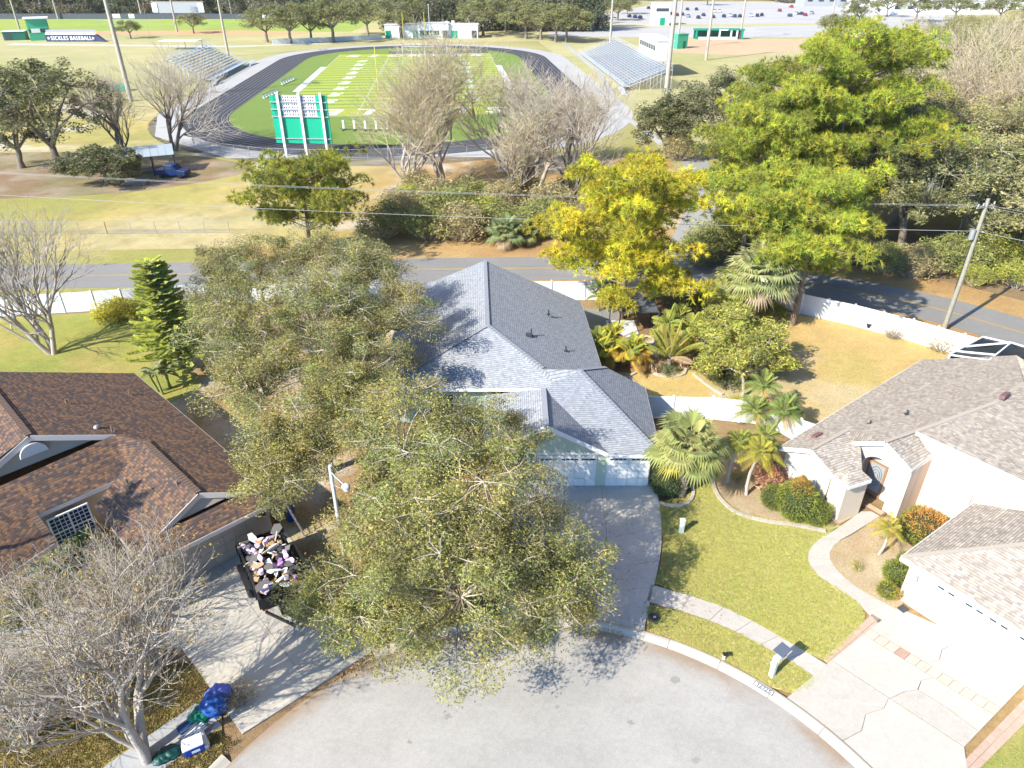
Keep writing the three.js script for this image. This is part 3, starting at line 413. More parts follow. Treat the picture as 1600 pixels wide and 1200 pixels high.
const slabVent = (h, p, d, s, m) => { const q = p.clone().sub(h.position), a = d.clone().multiplyScalar(0.35), b = s.clone().multiplyScalar(0.16), up = V(0, 0.12, 0), mb = new MB(); const A = [q.clone().sub(a).sub(b), q.clone().add(a).sub(b), q.clone().add(a).add(b), q.clone().sub(a).add(b)]; mb.poly(A.map((v) => v.clone().add(up))); for (let i = 0; i < 4; i++) mb.quad(A[i].clone().sub(up), A[(i + 1) % 4].clone().sub(up), A[(i + 1) % 4].clone().add(up), A[i].clone().add(up)); mb.build('roof_vent', m, h); };

{ // blue roofed house in the middle
  const h = thing('house', 'single storey house with blue grey shingle roof half hidden by oak trees', 'house', [0, 0, -42]);
  const R = G(758, 407, 5.5), F = G(762, 508, 5.4), E1 = G(940, 574, 2.7), E2 = G(908, 472, 2.7), A = G(906, 578, 4.95), B = G(947, 574, 4.0), Cc = G(1008, 605, 2.9), D = G(1033, 711, 2.6), Gr = G(954, 710.5, 2.6), FR = G(872, 607, 2.9), Vv = Gs(851, 577, E1, V(-1, 0, 0.03), 2.75 / 7.6), FL = V(-8.3, 2.9, FR.z), BL = V(-8.9, 2.75, R.z + 0.4);
  const peak = V(1.85, 4.55, Gr.z), K = V(1.85, 4.55, -35.6), gl = V(-1.7, 2.6, Gr.z), Lb = V(-1.7, 2.6, FR.z + 0.3), Cb = V(5.9, 2.85, -41.6);
  roofs(h, [[R, E2, E1, Vv, F], [R, F, FL, BL], [F, Vv, A, FR, FL], [A, B, Cc, D], [A, D, Gr, K], [A, K, FR], [K, Gr, peak], [peak, gl, Lb, K], [K, Lb, FR], [Vv, E1, B, A], [B, E1, Cb, Cc]], M.roofBlue);
  caps(h, [[R, F], [F, FL], [F, Vv.clone().lerp(F, 0.02)], [A, D], [peak, K], [A, B]], M.capBlue);
  fascia(h, [[E2, E1], [FR, FL], [Cc, D], [D, Gr], [BL, FL], [R, E2], [R, BL]], M.white);
  fascia(h, [[peak, Gr.clone().setY(2.62)], [peak, gl]], M.white, 'bargeboard', 0.05, 0.24);
  fascia(h, [[V(FR.x, FR.y - 0.02, FR.z + 0.07), V(FL.x, FL.y - 0.02, FL.z + 0.07)]], M.white, 'gutter', 0.13, 0.12);
  const wz = -32.25;
  walls(h, [[-8.4, -53.6], [-7.9, -38.85], [-1.35, -38.85], [-1.35, wz], [7.85, wz], [7.85, -38.9], [5.45, -41.4], [5.05, -52], [-8.4, -53.6]], 2.62, M.sage);
  face(h, [V(-1.7, 2.55, wz + 0.03), V(5.4, 2.55, wz + 0.03), V(1.85, 4.4, wz + 0.03)], M.sage, 'gable_wall');
  face(h, [V(-8.4, 2.6, -53.5), V(5.05, 2.6, -51.9), V(-2.1, 5.3, -53.1)], M.sage, 'gable_wall');
  const trim = new MB(); trim.box(3.25, 2.36, wz + 0.04 + 42, 9.2, 0.16, 0.06); trim.build('trim_board', M.offwhite, h);
  garageDoor(h, V(5.35, 0.06, wz), [1, 0], 2.45, 2.1, M.white, [[0.28, 0.2], [0.52, 0.2], [0.76, 0.2], [1.0, 0.2], [1.5, 0.2], [1.74, 0.2], [1.98, 0.2], [2.2, 0.2]]);
  garageDoor(h, V(-0.1, 0.06, wz), [1, 0], 4.88, 2.1, M.white, [0.4, 0.64, 0.88, 1.12, 1.8, 2.04, 2.28, 2.52, 3.0, 3.24, 3.48, 3.72, 4.1, 4.32, 4.54, 4.7].map((x) => [x, 0.2]));
  gridWindow(h, 'window', V(-5.4, 0.9, -38.83), [1, 0], 1.6, 1.3, 2, 2, M.white, M.glass);
  for (const [x, y, hh] of [[857, 491, 4.1], [830, 524, 4.4], [884, 548, 3.6]]) { let p = G(x, y, hh); ventPipe(h, p, M.dark, x === 830 ? 0.5 : 0.34); }
  { const p = G(826, 526, 4.4).sub(h.position), mb = new MB(); mb.box(p.x, p.y + 0.12, p.z, 0.4, 0.2, 0.34); mb.build('roof_vent', M.dark, h); }
}
{ // brown roofed house on the left
  const h = thing('house', 'single storey house with brown shingle roof and taupe walls on the left', 'house', [-20, 0, -30]);
  const u = V(0.72, 0, 0.694), v = V(0.694, 0, -0.72);
  const e1 = G(437, 775, 2.6), e0 = G(210, 583, 2.6), dn = v.clone().negate(), r2 = Gs(227, 690, e1, dn, 0.38), p2 = Gs(310, 770, e1, dn, 0.38), g2r = Gs(385, 768, e1, dn, 0.38), g2l = G(247, 835, 2.9), pk = Gs(45, 680, e1, dn, 0.38), gr = Gs(180, 679, e1, dn, 0.38);
  const back = (p, d) => p.clone().addScaledVector(u, -d), rbL = back(pk, 9.3);
  const gl = pk.clone().addScaledVector(v, -3.7); gl.y = 3.72; const glL = back(gl, 9), farL = pk.clone().addScaledVector(v, -7.6); farL.y = 2.6; const farLb = back(farL, 9);
  const s0 = e1.clone(), s1 = G(270, 862, 2.45), s2 = s1.clone().addScaledVector(v, -2.6); s0.y = 2.45;
  const m0 = G(60, 802, 2.8), m1 = G(197, 743, 2.75), mTopR = gr.clone().addScaledVector(u, 0.05), q1 = G(147, 792, 2.6), q2 = G(212, 868, 2.55);
  roofs(h, [[rbL, pk, gr, r2, p2, g2r, e1, e0], [rbL, farLb, farL, pk], [r2, q1, q2, g2l, p2], [s0, s1, g2l, g2r], [s1, s2, q2, g2l]], M.roofBrown);
  const mT0 = gr.clone().addScaledVector(v, -8.5).setY(3.75), m0L = m0.clone().addScaledVector(v, -6);
  roofs(h, [[mT0, gr, m1, m0, m0L], [gr, r2, m1]], M.roofBrown);
  const en = G(85, 848, 2.6), enT = G(0, 775, 3.4), enB = G(0, 905, 2.6), en0 = G(48, 800, 2.78);
  roofs(h, [[en0, en, enB, enT]], M.roofBrown);
  caps(h, [[rbL, pk], [r2, p2], [en0, en]], M.capBrown, 0.3);
  const bm = mat(0.72, 0.65, 0.59, 0.6);
  fascia(h, [[pk, gr], [pk, gl], [p2, g2r], [p2, g2l]], bm, 'bargeboard', 0.07, 0.3);
  fascia(h, [[s0, s1], [s1, s2], [m0L, m1], [e0, e1], [en, enB]], bm, 'fascia', 0.06, 0.24);
  face(h, [back(pk, 0.35), back(gr, 0.35), back(gl, 0.35)], M.taupe, 'gable_wall');
  face(h, [back(p2, 0.25), back(g2r, 0.25), back(g2l, 0.25)], M.taupe, 'gable_wall');
  { // half round vent in the big gable
    const o = pk.clone().addScaledVector(u, 0.1).addScaledVector(v, -0.1).setY(pk.y - 1.05), g = onWall(h, 'gable_vent', o, [v.x, v.z]), s = new THREE.Shape(); s.absarc(0, 0, 0.62, 0, Math.PI); mesh('louvre', new THREE.ExtrudeGeometry(s, { depth: 0.05, bevelEnabled: true, bevelSize: 0.02, bevelThickness: 0.02, bevelSegments: 1 }), M.offwhite, g);
  }
  // walls
  const in2 = (p, a, b) => { const q = p.clone().addScaledVector(u, a).addScaledVector(v, b); return [q.x, q.z]; };
  const gA = in2(e1, -0.55, -0.5), gB = in2(s1, -0.55, -2.4), sw0 = in2(q2, -0.3, 0.35), sw1 = in2(q1, 0.2, 0.35), w0 = in2(m1, -0.35, -0.2), w1 = in2(m0, -0.35, -0.1), w2 = in2(m0, -4, -0.1), b0 = in2(e0, 0.5, -0.5);
  walls(h, [b0, gA, gB], 2.4, M.taupe); walls(h, [sw0, sw1, w0, w1], 2.62, M.taupe); walls(h, [w1, w2, in2(farL, 0, 0.5), in2(farLb, 0.5, 0.5), b0], 2.6, M.taupe);
  { const o = G(148, 833, 0.35); const a = G(92, 853, 0.45); gridWindow(h, 'window', V(a.x + 0.12, 0.4, a.z + 0.12), [0.70, -0.71], 1.75, 1.85, 8, 8, M.white, mat(0.03, 0.05, 0.11, 0.08)); }
  { // garage door in shade
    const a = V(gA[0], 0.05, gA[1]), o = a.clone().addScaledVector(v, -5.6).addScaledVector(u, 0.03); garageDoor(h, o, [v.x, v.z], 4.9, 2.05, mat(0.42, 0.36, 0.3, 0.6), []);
    const l = a.clone().addScaledVector(v, -0.35).addScaledVector(u, 0.12).setY(1.75).sub(h.position); const g = new THREE.Group(); g.name = 'wall_lamp'; g.position.copy(l); h.add(g);
    mesh('lamp_body', new THREE.CylinderGeometry(0.09, 0.12, 0.26, 6), M.black, g); mesh('lamp_glass', new THREE.CylinderGeometry(0.08, 0.06, 0.14, 6), M.offwhite, g, 0, -0.18, 0);
  }
  { const mb = new MB(), a = V(...[in2(q2, -0.2, 0.2)].map(([x, z]) => [x, 1.0, z])[0]).sub(h.position); mb.box(a.x - 0.6, a.y + 0.1, a.z + 0.1, 0.5, 1.6, 0.08, 0.76); mb.build('side_door', mat(0.62, 0.4, 0.12, 0.6), h); }
  { const p = G(152, 671, 4.35).sub(h.position); mesh('roof_vent', new THREE.SphereGeometry(0.16, 12, 8), M.galv, h, p.x, p.y + 0.12, p.z); }
  for (const [x, y, hh] of [[176, 674, 4.2], [105, 632, 4.5], [203, 617, 3.2], [200, 757, 3.4], [278, 760, 3.6]]) ventPipe(h, G(x, y, hh), mat(0.25, 0.17, 0.11, 0.7), 0.34);
  { const mb = new MB(); const p = G(20, 880, 0.02).sub(h.position); mb.box(p.x - 0.5, 1.05, p.z + 0.2, 1.0, 2.1, 0.05, 0.75); mb.build('front_door', M.dark, h); }
}
{ // tan roofed house on the right
  const h = thing('house', 'single storey cream house with tan shingle roof and arched windows on the right', 'house', [22, 0, -30]);
  const nf = V(-0.82, 0, 0.572), w = V(0.572, 0, 0.82), off = (p, a, b, y) => { const q = p.clone().addScaledVector(nf, a).addScaledVector(w, b); if (y !== undefined) q.y = y; return q; };
  const a0 = G(1218, 698, 2.6), a1 = G(1440, 562, 2.6), hp0 = Gs(1432, 674, a0, w, 0.4), ap = Gs(1555, 629, a0, w, 0.4), rr = Gs(1600, 598, a0, w, 0.4), rl = Gs(1588, 555, a0, w, 0.4), ev = G(1604, 753, hp0.y);
  const r1 = off(rr, -8, 0, rr.y), far = off(a1, -1, 14, 2.6);
  const g1p = G(1268, 702, 3.5), g1r = G(1303, 743, 2.76), g1b = G(1326, 671, 3.5), g2p = G(1384, 690, 4.3), g2r = G(1424, 734, 3.45), g2l = G(1334, 690, 3.4), g2b = G(1432, 673, 4.32), g2rb = G(1463, 704, 3.45);
  const cut = G(1345, 700, 3.2), cut2 = G(1347, 735, 2.95);
  roofs(h, [[a0, g1p, g1b, g2l, g2p, g2b, hp0, ap, rr, rl, a1], [hp0, ev, off(ev, 0, 5, ev.y), off(ap, 0, 6, ap.y), ap], [ap, off(ap, 0, 6, ap.y), r1, rr], [rl, rr, r1, far, off(a1, 0, 4, 3)]], M.roofTan);
  roofs(h, [[g1p, g1b, cut, cut2, g1r], [g2p, g2b, g2rb, g2r], [g2p, g2l, off(g2l, -1.2, 0), g2b]], M.roofTan);
  const sh0 = g1r.clone(), sh1 = G(1327, 760, 2.72), sh2 = G(1362, 749, 2.72), shT = G(1324, 733, 3.05); roofs(h, [[sh0, sh1, shT], [shT, sh1, sh2, cut2]], M.roofTan);
  // garage
  const c0 = G(1408, 870, 2.6), c1 = G(1520, 786, 2.6), c2 = off(c0, 0, 7.6, 2.6), ph = off(c0, -3.4, 3.3, 4.1), ph2 = off(c0, -3.4, 4.3, 4.1), c1b = off(c1, 0, 2.2, 3.6), c2b = off(c2, -6.5, 0, 2.6);
  roofs(h, [[c0, ph, c1b, c1], [c0, c2, ph2, ph], [ph, ph2, off(ph2, -3, 0), c1b], [c2, ph2, off(ph2, -3, 0), c2b]], M.roofTan);
  caps(h, [[hp0, ap], [ap, rr], [g1p, g1b], [g2p, g2b], [c0, ph], [ap, off(ap, 2.2, 2.4, ap.y - 0.55)]], M.capTan, 0.22);
  const fm = M.white;
  fascia(h, [[a0, a1], [hp0, ev], [c0, c2], [c0, c1], [g2r, g2rb], [sh0, sh1], [sh1, sh2]], fm, 'fascia', 0.06, 0.2);
  fascia(h, [[g1p, a0], [g1p, g1r], [g2p, g2l], [g2p, g2r]], fm, 'bargeboard', 0.07, 0.24);
  // walls
  const pt = (p, a, b, y) => { const q = off(p, a, b); return [q.x, q.z, y]; };
  walls(h, [pt(a1, 0.5, 0.5), pt(a0, -0.3, 0.4)], 2.5, M.cream);
  face(h, [off(a0, -0.3, 0.3, 0), off(g1r, -0.3, -0.3, 0), off(g1r, -0.3, -0.25, 2.7), off(g1p, -0.3, 0, 3.4), off(a0, -0.3, 0.3, 2.5)], M.cream, 'gable_wall');
  walls(h, [pt(sh0, -0.35, -0.25, 2.62), pt(sh1, -0.3, -0.25, 2.62), pt(sh2, -0.3, -0.25, 2.62)], 2.6, M.cream);
  { // entry gable with an arched opening
    const g = onWall(h, 'entry_arch', off(g2l, -0.3, 0.15, 0.02), [w.x, w.z]), W = 3.05, s = new THREE.Shape(); s.moveTo(0, 0); s.lineTo(W, 0); s.lineTo(W, 3.35); s.lineTo(W / 2, 4.15); s.lineTo(0, 3.3); s.lineTo(0, 0);
    const o = new THREE.Path(); o.moveTo(0.45, -0.01); o.lineTo(0.45, 2.1); o.absarc(1.35, 2.1, 0.9, Math.PI, 0, true); o.lineTo(2.25, -0.01); s.holes.push(o);
    const s2 = new THREE.Shape(); s2.moveTo(0, 0); s2.lineTo(0.45, 0); s2.lineTo(0.45, 2.1); s2.absarc(1.35, 2.1, 0.9, Math.PI, 0, true); s2.lineTo(2.25, 0); s2.lineTo(W, 0); s2.lineTo(W, 3.35); s2.lineTo(W / 2, 4.15); s2.lineTo(0, 3.3);
    mesh('arch_wall', new THREE.ExtrudeGeometry(s2, { depth: 0.3, bevelEnabled: false }), M.cream, g, 0, 0, -0.3);
    mesh('side_wall', new THREE.BoxGeometry(0.25, 3.2, 0.55), M.peach, g, 0.13, 1.6, -0.6); mesh('side_wall', new THREE.BoxGeometry(0.6, 3.2, 3), M.peach, g, W - 0.3, 1.6, -1.8);
    mesh('back_wall', new THREE.BoxGeometry(W, 3.2, 0.2), M.cream, g, W / 2, 1.6, -0.93);
    const d = new THREE.Group(); d.name = 'front_door'; d.position.set(0.5, 0.05, -0.78); g.add(d);
    const wd = mat(0.32, 0.17, 0.09, 0.5), fr = new MB(); fr.box(0.06, 1.07, 0, 0.12, 2.14, 0.1).box(1.02, 1.07, 0, 0.12, 2.14, 0.1).box(0.54, 2.1, 0, 0.84, 0.08, 0.1).box(0.54, 0.12, 0, 0.84, 0.24, 0.08); fr.build('frame', wd, d);
    mesh('leaded_glass', new THREE.BoxGeometry(0.84, 1.82, 0.03), mat(0.32, 0.33, 0.34, 0.15), d, 0.54, 1.15, 0);
    const or = new MB(); for (let k = 0; k < 3; k++) { const pts = []; for (let i = 0; i <= 14; i++) { const a = i / 14 * Math.PI * 2; pts.push(V(0.54 + (0.14 + 0.1 * k) * Math.cos(a), 1.25 + (0.22 + 0.2 * k) * Math.sin(a), 0.025)); } or.tube(pts, 0.014, 4); } or.build('lead_pattern', M.dark, d);
    mesh('handle', new THREE.CylinderGeometry(0.02, 0.02, 0.25, 8), M.galv, d, 0.16, 1.05, 0.07);
    const lm = new THREE.Group(); lm.name = 'wall_lamp'; lm.position.set(0.3, 1.9, -0.45); g.add(lm); mesh('lamp_body', new THREE.CylinderGeometry(0.07, 0.09, 0.24, 6), M.black, lm);
  }
  { // long front wall with the arched window
    const p0 = off(hp0, -0.3, 0.1), p1 = off(ev, -0.3, 1.5); walls(h, [[p0.x, p0.z], [p1.x, p1.z]], hp0.y - 0.1, M.cream);
    archWindow(h, off(p0, 0.01, 1.75, 0.6), [w.x, w.z], 1.5, 2.35, M.white, M.offwhite);
  }
  archWindow(h, off(a0, -0.28, 0.95, 0.3), [w.x, w.z], 1.35, 2.1, M.white, M.offwhite);
  { // garage front
    const q0 = off(c0, -0.4, 0.35), q1 = off(c2, -0.4, -0.3), q2 = off(c1, 0, 0.35); walls(h, [[q2.x, q2.z], [q0.x, q0.z], [q1.x, q1.z]], 2.5, M.cream);
    const dm = M.white, ls = []; for (const x of [0.55, 1.0, 1.75, 2.2, 2.75, 3.2, 3.95, 4.4]) ls.push([x, 0.28]);
    garageDoor(h, off(q0, 0.01, 0.95, 0.07), [w.x, w.z], 4.9, 2.15, dm, ls);
    const g = onWall(h, 'wall_lamp', off(q0, 0.12, 0.45, 1.75), [w.x, w.z]); mesh('lamp_body', new THREE.CylinderGeometry(0.07, 0.1, 0.26, 6), M.grey, g); mesh('lamp_glass', new THREE.CylinderGeometry(0.08, 0.05, 0.14, 6), M.white, g, 0, -0.19, 0);
    const g2 = onWall(h, 'gable_medallion', off(q0, 0.08, 3.45, 2.36), [w.x, w.z]); mesh('disc', new THREE.CylinderGeometry(0.28, 0.28, 0.04, 20).scale(1, 1, 0.5), mat(0.55, 0.5, 0.52, 0.6), g2, 0, 0, 0, Math.PI / 2);
  }
  const dn = off(V(0, 0, 0), 1, 0).multiplyScalar(-1);
  for (const [x, y, hh] of [[1276, 681, 3.05], [1570, 618, 5.25]]) slabVent(h, G(x, y, hh), V(0.8, 0, -0.6), V(0.5, 0.25, 0.72), mat(0.2, 0.1, 0.1, 0.6));
  for (const [x, y, hh] of [[1359, 663, 3.6], [1417, 647, 3.9]]) ventPipe(h, G(x, y, hh), M.dark, 0.26);
}
{ // screened pool cage behind the tan house
  const c = thing('pool_cage', 'white framed dark mesh pool enclosure behind the tan roofed house', 'pool cage', [34, 0, -42]);
  const p = rel(c, [G(1484, 555, 2.9), G(1536, 527, 2.9), G(1592, 540, 2.9), G(1545, 564, 3.6), G(1640, 560, 3.4), G(1580, 536, 3.3), G(1620, 548, 2.9), G(1640, 600, 2.8)]);
  const scr = mat(0.02, 0.025, 0.03, 0.5), mb = new MB(); mb.poly([p[0], p[1], p[2], p[5], p[3]]); mb.poly([p[3], p[5], p[2], p[6], p[4]]); mb.build('screen', scr, c);
  const low = (v) => v.clone().setY(0); const s2 = new MB(); s2.quad(low(p[0]), low(p[1]), p[1], p[0]); s2.quad(low(p[1]), low(p[6]), p[6], p[1]); s2.build('screen', scr, c);
  for (const [a, b] of [[p[0], p[1]], [p[1], p[2]], [p[2], p[6]], [p[0].clone().lerp(p[1], 0.45), p[5]], [p[0], p[3]], [p[3], p[5]], [p[0].clone().lerp(p[1], 0.2), p[3].clone().lerp(p[5], 0.3)], [low(p[0]), p[0]], [low(p[1]), p[1]], [low(p[6]), p[6]], [p[5], p[6]]]) { const f = new MB(); f.beam(a.clone().add(V(0, 0.04, 0)), b.clone().add(V(0, 0.04, 0)), 0.1, 0.1); f.build('frame_bar', M.white, c); }
}

// ---------- fences ----------
function vinylFence(label, line, h = 1.83) {
  const f = thing('vinyl_fence', label, 'fence', [line[0][0], 0, line[0][1]]), c = new THREE.CurvePath(); for (let i = 1; i < line.length; i++) c.add(new THREE.LineCurve3(V(line[i - 1][0], 0, line[i - 1][1]), V(line[i][0], 0, line[i][1])));
  const o = f.position, post = (p) => { mesh('post', rbox(0.13, h + 0.08, 0.13, 0.015, 1), M.vinyl, f, p.x - o.x, h / 2 + 0.04, p.z - o.z); const cap = mesh('post_cap', new THREE.ConeGeometry(0.12, 0.09, 4), M.vinyl, f, p.x - o.x, h + 0.12, p.z - o.z, 0, Math.PI / 4); };
  for (let s = 1; s < line.length; s++) {
    const a = V(line[s - 1][0], 0, line[s - 1][1]), b = V(line[s][0], 0, line[s][1]), L = a.distanceTo(b), n = Math.max(1, Math.round(L / 2.4)), ang = -Math.atan2(b.z - a.z, b.x - a.x);
    for (let i = 0; i < n; i++) {
      const p = a.clone().lerp(b, i / n), q = a.clone().lerp(b, (i + 1) / n), m = p.clone().lerp(q, 0.5), w = L / n - 0.13; if (s === 1 || i > 0) { } post(p);
      const mb = new MB(), bn = Math.round(w / 0.2); for (let k = 0; k < bn; k++) mb.box(-w / 2 + (k + 0.5) * w / bn, h / 2, 0, w / bn - 0.016, h - 0.2, 0.034); mb.box(0, h - 0.06, 0, w, 0.12, 0.055).box(0, 0.1, 0, w, 0.14, 0.055); mb.box(0, h / 2, 0, w, h - 0.24, 0.018);
      const o2 = mb.build('fence_panel', M.vinyl, f); o2.position.set(m.x - o.x, 0, m.z - o.z); o2.rotation.y = ang;
    }
    if (s === line.length - 1) post(b);
  }
  return f;
}
vinylFence('white vinyl privacy fence curving along the back road on the right', [[21.4, -60.6], [24.7, -55.6], [28.2, -53.4], [31.6, -50.6], [34.2, -48], [37, -45.6], [42, -41]]);
vinylFence('white vinyl privacy fence behind the blue roofed house', [[-9, -58.2], [3.5, -58.4], [9.4, -58.5], [15, -59.6], [21.4, -60.6]]);
vinylFence('white vinyl privacy fence behind the left back lawn', [[-60, -53.6], [-43.5, -55], [-36, -56.2], [-27, -57.8], [-9, -58.2]]);
vinylFence('white vinyl fence joining the garage to the tan house', [[8.0, -39.4], [13.1, -39.2], [16.7, -38.5], [17.9, -36.6], [19.6, -35.2]], 1.7);
function chainLink(label, line, h, step = 3) {
  const f = thing('chain_link_fence', label, 'fence', [line[0][0], 0, line[0][1]]), o = f.position, mb = new MB();
  for (let s = 1; s < line.length; s++) {
    const a = V(line[s - 1][0], 0, line[s - 1][1]), b = V(line[s][0], 0, line[s][1]), L = a.distanceTo(b), n = Math.max(1, Math.round(L / step));
    for (let i = 0; i <= n; i++) { const p = a.clone().lerp(b, i / n); const m2 = new MB(); m2.cyl(0, 0, 0, 0.04, h, 6); const q = m2.build('post', M.galv, f); q.position.set(p.x - o.x, 0, p.z - o.z); }
    const r = new MB(); for (const y of [h, 0.12]) r.beam(a.clone().sub(o).setY(y), b.clone().sub(o).setY(y), 0.045, 0.045); r.build('rail', M.galv, f);
    const st = h < 2.2 ? 0.28 : 0.5, rise = h - 0.12, nd = Math.floor(L / st); // diamond wires, coarser than life
    for (let k = 0; k < nd; k++) for (const sg of [1, -1]) { const t0 = k * st, t1 = t0 + sg * rise * 0.8; if (t1 < 0 || t1 > L) continue; const P = a.clone().lerp(b, t0 / L).sub(o).setY(0.12), Q = a.clone().lerp(b, t1 / L).sub(o).setY(h); mb.tube([P, Q], 0.007, 3); }
  }
  const wmesh = mb.build('wire_mesh', M.wire, f); wmesh.userData.kind = 'stuff'; return f;
}
chainLink('galvanised chain link fence along the meadow beside the back road', [[-75, -75.5], [-45, -76.5], [-31.5, -76.8]], 1.4);
chainLink('chain link fence around the near bend of the running track', [[-58, -134], [-53, -122], [-46, -115], [-38, -111.6], [-28, -110.4], [-16, -111.5], [-4, -114]], 1.6);

// ---------- plants ----------
const jit = (r, a) => (r() - 0.5) * 2 * a;
function dirRand(r) { const z = r() * 2 - 1, a = r() * Math.PI * 2, s = Math.sqrt(1 - z * z); return V(s * Math.cos(a), z, s * Math.sin(a)); }
function bend(a, b, r, amp, n = 4) { const out = []; const L = a.distanceTo(b), o = V(jit(r, amp * L), jit(r, amp * L * 0.6), jit(r, amp * L)); for (let i = 0; i <= n; i++) { const t = i / n; out.push(a.clone().lerp(b, t).addScaledVector(o, Math.sin(t * Math.PI))); } return out; }
function sprinkle(mb, r, c, rad, n, L, W, pal, flat = 1, dn = 0) { // leaf faces in a ball
  for (let i = 0; i < n; i++) {
    const d = dirRand(r), k = Math.cbrt(0.12 + 0.88 * r()), x = c.x + d.x * rad * k, y = c.y + d.y * rad * k * flat, z = c.z + d.z * rad * k;
    const u = dirRand(r), w = dirRand(r), l = L * (0.65 + 0.7 * r()), q = W * (0.65 + 0.7 * r()); u.y = u.y * 0.6 - dn;
    const p = pal[Math.floor(r() * pal.length)], s = 0.75 + 0.5 * r(); mb.color(p[0] * s, p[1] * s, p[2] * s);
    mb.leaf(x - w.x * q / 2, y - w.y * q / 2, z - w.z * q / 2, x + w.x * q / 2, y + w.y * q / 2, z + w.z * q / 2, x + u.x * l, y + u.y * l, z + u.z * l);
  }
}
// spreading broadleaf tree: limbs run to leaf clusters that fill an uneven crown
function broadTree(name, o) {
  const r = rng(o.seed), t = new THREE.Group(); t.name = name;
  const tr = new MB(), tw = new MB(), cr = new MB(), fork = V(jit(r, 0.3), o.h * (o.fork ?? 0.24), jit(r, 0.3));
  tr.tube([V(0, -0.1, 0), V(0, o.h * 0.06, 0), ...bend(V(0, o.h * 0.1, 0), fork, r, 0.05, 3)], [o.tr * 1.5, o.tr * 1.1, o.tr, o.tr * 0.95, o.tr * 0.9, o.tr * 0.85].slice(0, 6), 9);
  const limbs = []; const nl = o.limbs ?? 7;
  for (let i = 0; i < nl; i++) { const a = (i + r() * 0.7) / nl * Math.PI * 2, lb = o.lobes?.[i % o.lobes.length], e = lb ? V(lb[0] + jit(r, 0.6), lb[1] - 0.3 * lb[4], lb[2] + jit(r, 0.6)) : V(Math.cos(a) * o.r * (0.4 + 0.3 * r()), o.h * (0.5 + 0.32 * r()), Math.sin(a) * o.r * (0.4 + 0.3 * r())); const p = bend(fork, e, r, 0.12, 5); tr.tube(p, p.map((_, k) => o.tr * (0.62 - 0.46 * k / 5)), 7); limbs.push(p); }
  const mid = o.mid ?? 0.62, vs = o.vs ?? 0.38, lobes = o.lobes ?? [[0, o.h * mid, 0, o.r, o.h * vs]]; // lobes: centre, radius, half height
  const wsum = lobes.map((l) => l[3] * l[3]).reduce((p, q) => p + q, 0), seats = lobes.flatMap((l) => Array(Math.max(1, Math.round(o.n * l[3] * l[3] / wsum))).fill(l));
  for (let i = 0; i < seats.length; i++) {
    const lb = seats[i]; let d = dirRand(r); while (d.y < -0.45) d = dirRand(r);
    const k = i % 5 ? 0.72 + 0.3 * r() : 0.3 + 0.4 * r(), lump = 0.8 + 0.36 * wn(d.x * 2.2 + 9, d.z * 2.2 + d.y * 1.7 + 5, o.seed);
    const c = V(lb[0] + d.x * lb[3] * k * lump, lb[1] + d.y * lb[4] * k * lump, lb[2] + d.z * lb[3] * k * lump);
    let best = null, bd = 1e9; for (const L of limbs) for (const q of L.slice(2)) { const D = q.distanceTo(c); if (D < bd) { bd = D; best = q; } }
    const tp = bend(best, c, r, 0.12, 3); (bd > 1.6 && i % 2 ? tr : tw).tube(tp, tp.map((_, k2) => Math.max(0.012, o.tr * 0.14 * (1 - k2 / 3.4))), 4);
    const cr2 = o.cr * (0.6 + 0.75 * r()), tone = 0.66 + 0.66 * r(), hue = o.warm ? 0.88 + 0.3 * r() : 1, sh = o.pal.map((p) => [p[0] * tone * hue, p[1] * tone, p[2] * tone]);
    for (let j = 0; j < (o.sprays ?? 5); j++) { const d2 = dirRand(r); d2.y = d2.y * 0.6 + 0.12 - (o.droop ?? 0); const e = c.clone().addScaledVector(d2, cr2 * (0.8 + 0.5 * r())); const p = bend(c, e, r, 0.15, 2); tw.tube(p, [0.02, 0.013, 0.006].map((v) => v * (o.tw ?? 1)), 3); sprinkle(cr, r, p[1].clone().lerp(e, 0.4), cr2 * 0.55, Math.round(o.leaves * (0.6 + 0.8 * r())), o.L, o.W, sh, 0.7, o.droop ?? 0.1); }
  }
  tr.build('trunk', o.bark ?? M.bark, t); tw.build('branch', o.twigM ?? M.twig, t); const c = cr.build('crown', M.leaf, t); c.userData.kind = 'stuff';
  if (o.moss) { const ms = new MB(); for (let i = 0; i < o.moss; i++) { const L = limbs[Math.floor(r() * limbs.length)], q = L[2 + Math.floor(r() * 4)]; for (let k = 0; k < 26; k++) { const x = q.x + jit(r, 0.7), y = q.y + jit(r, 0.2), z = q.z + jit(r, 0.7), l = 0.5 + 1.3 * r(), w = 0.05; ms.color(0.3, 0.31, 0.25); ms.leaf(x - w, y, z, x + w, y, z + jit(r, w), x + jit(r, 0.1), y - l, z + jit(r, 0.1)); } } ms.build('moss', M.leaf, t).userData.kind = 'stuff'; }
  return t;
}
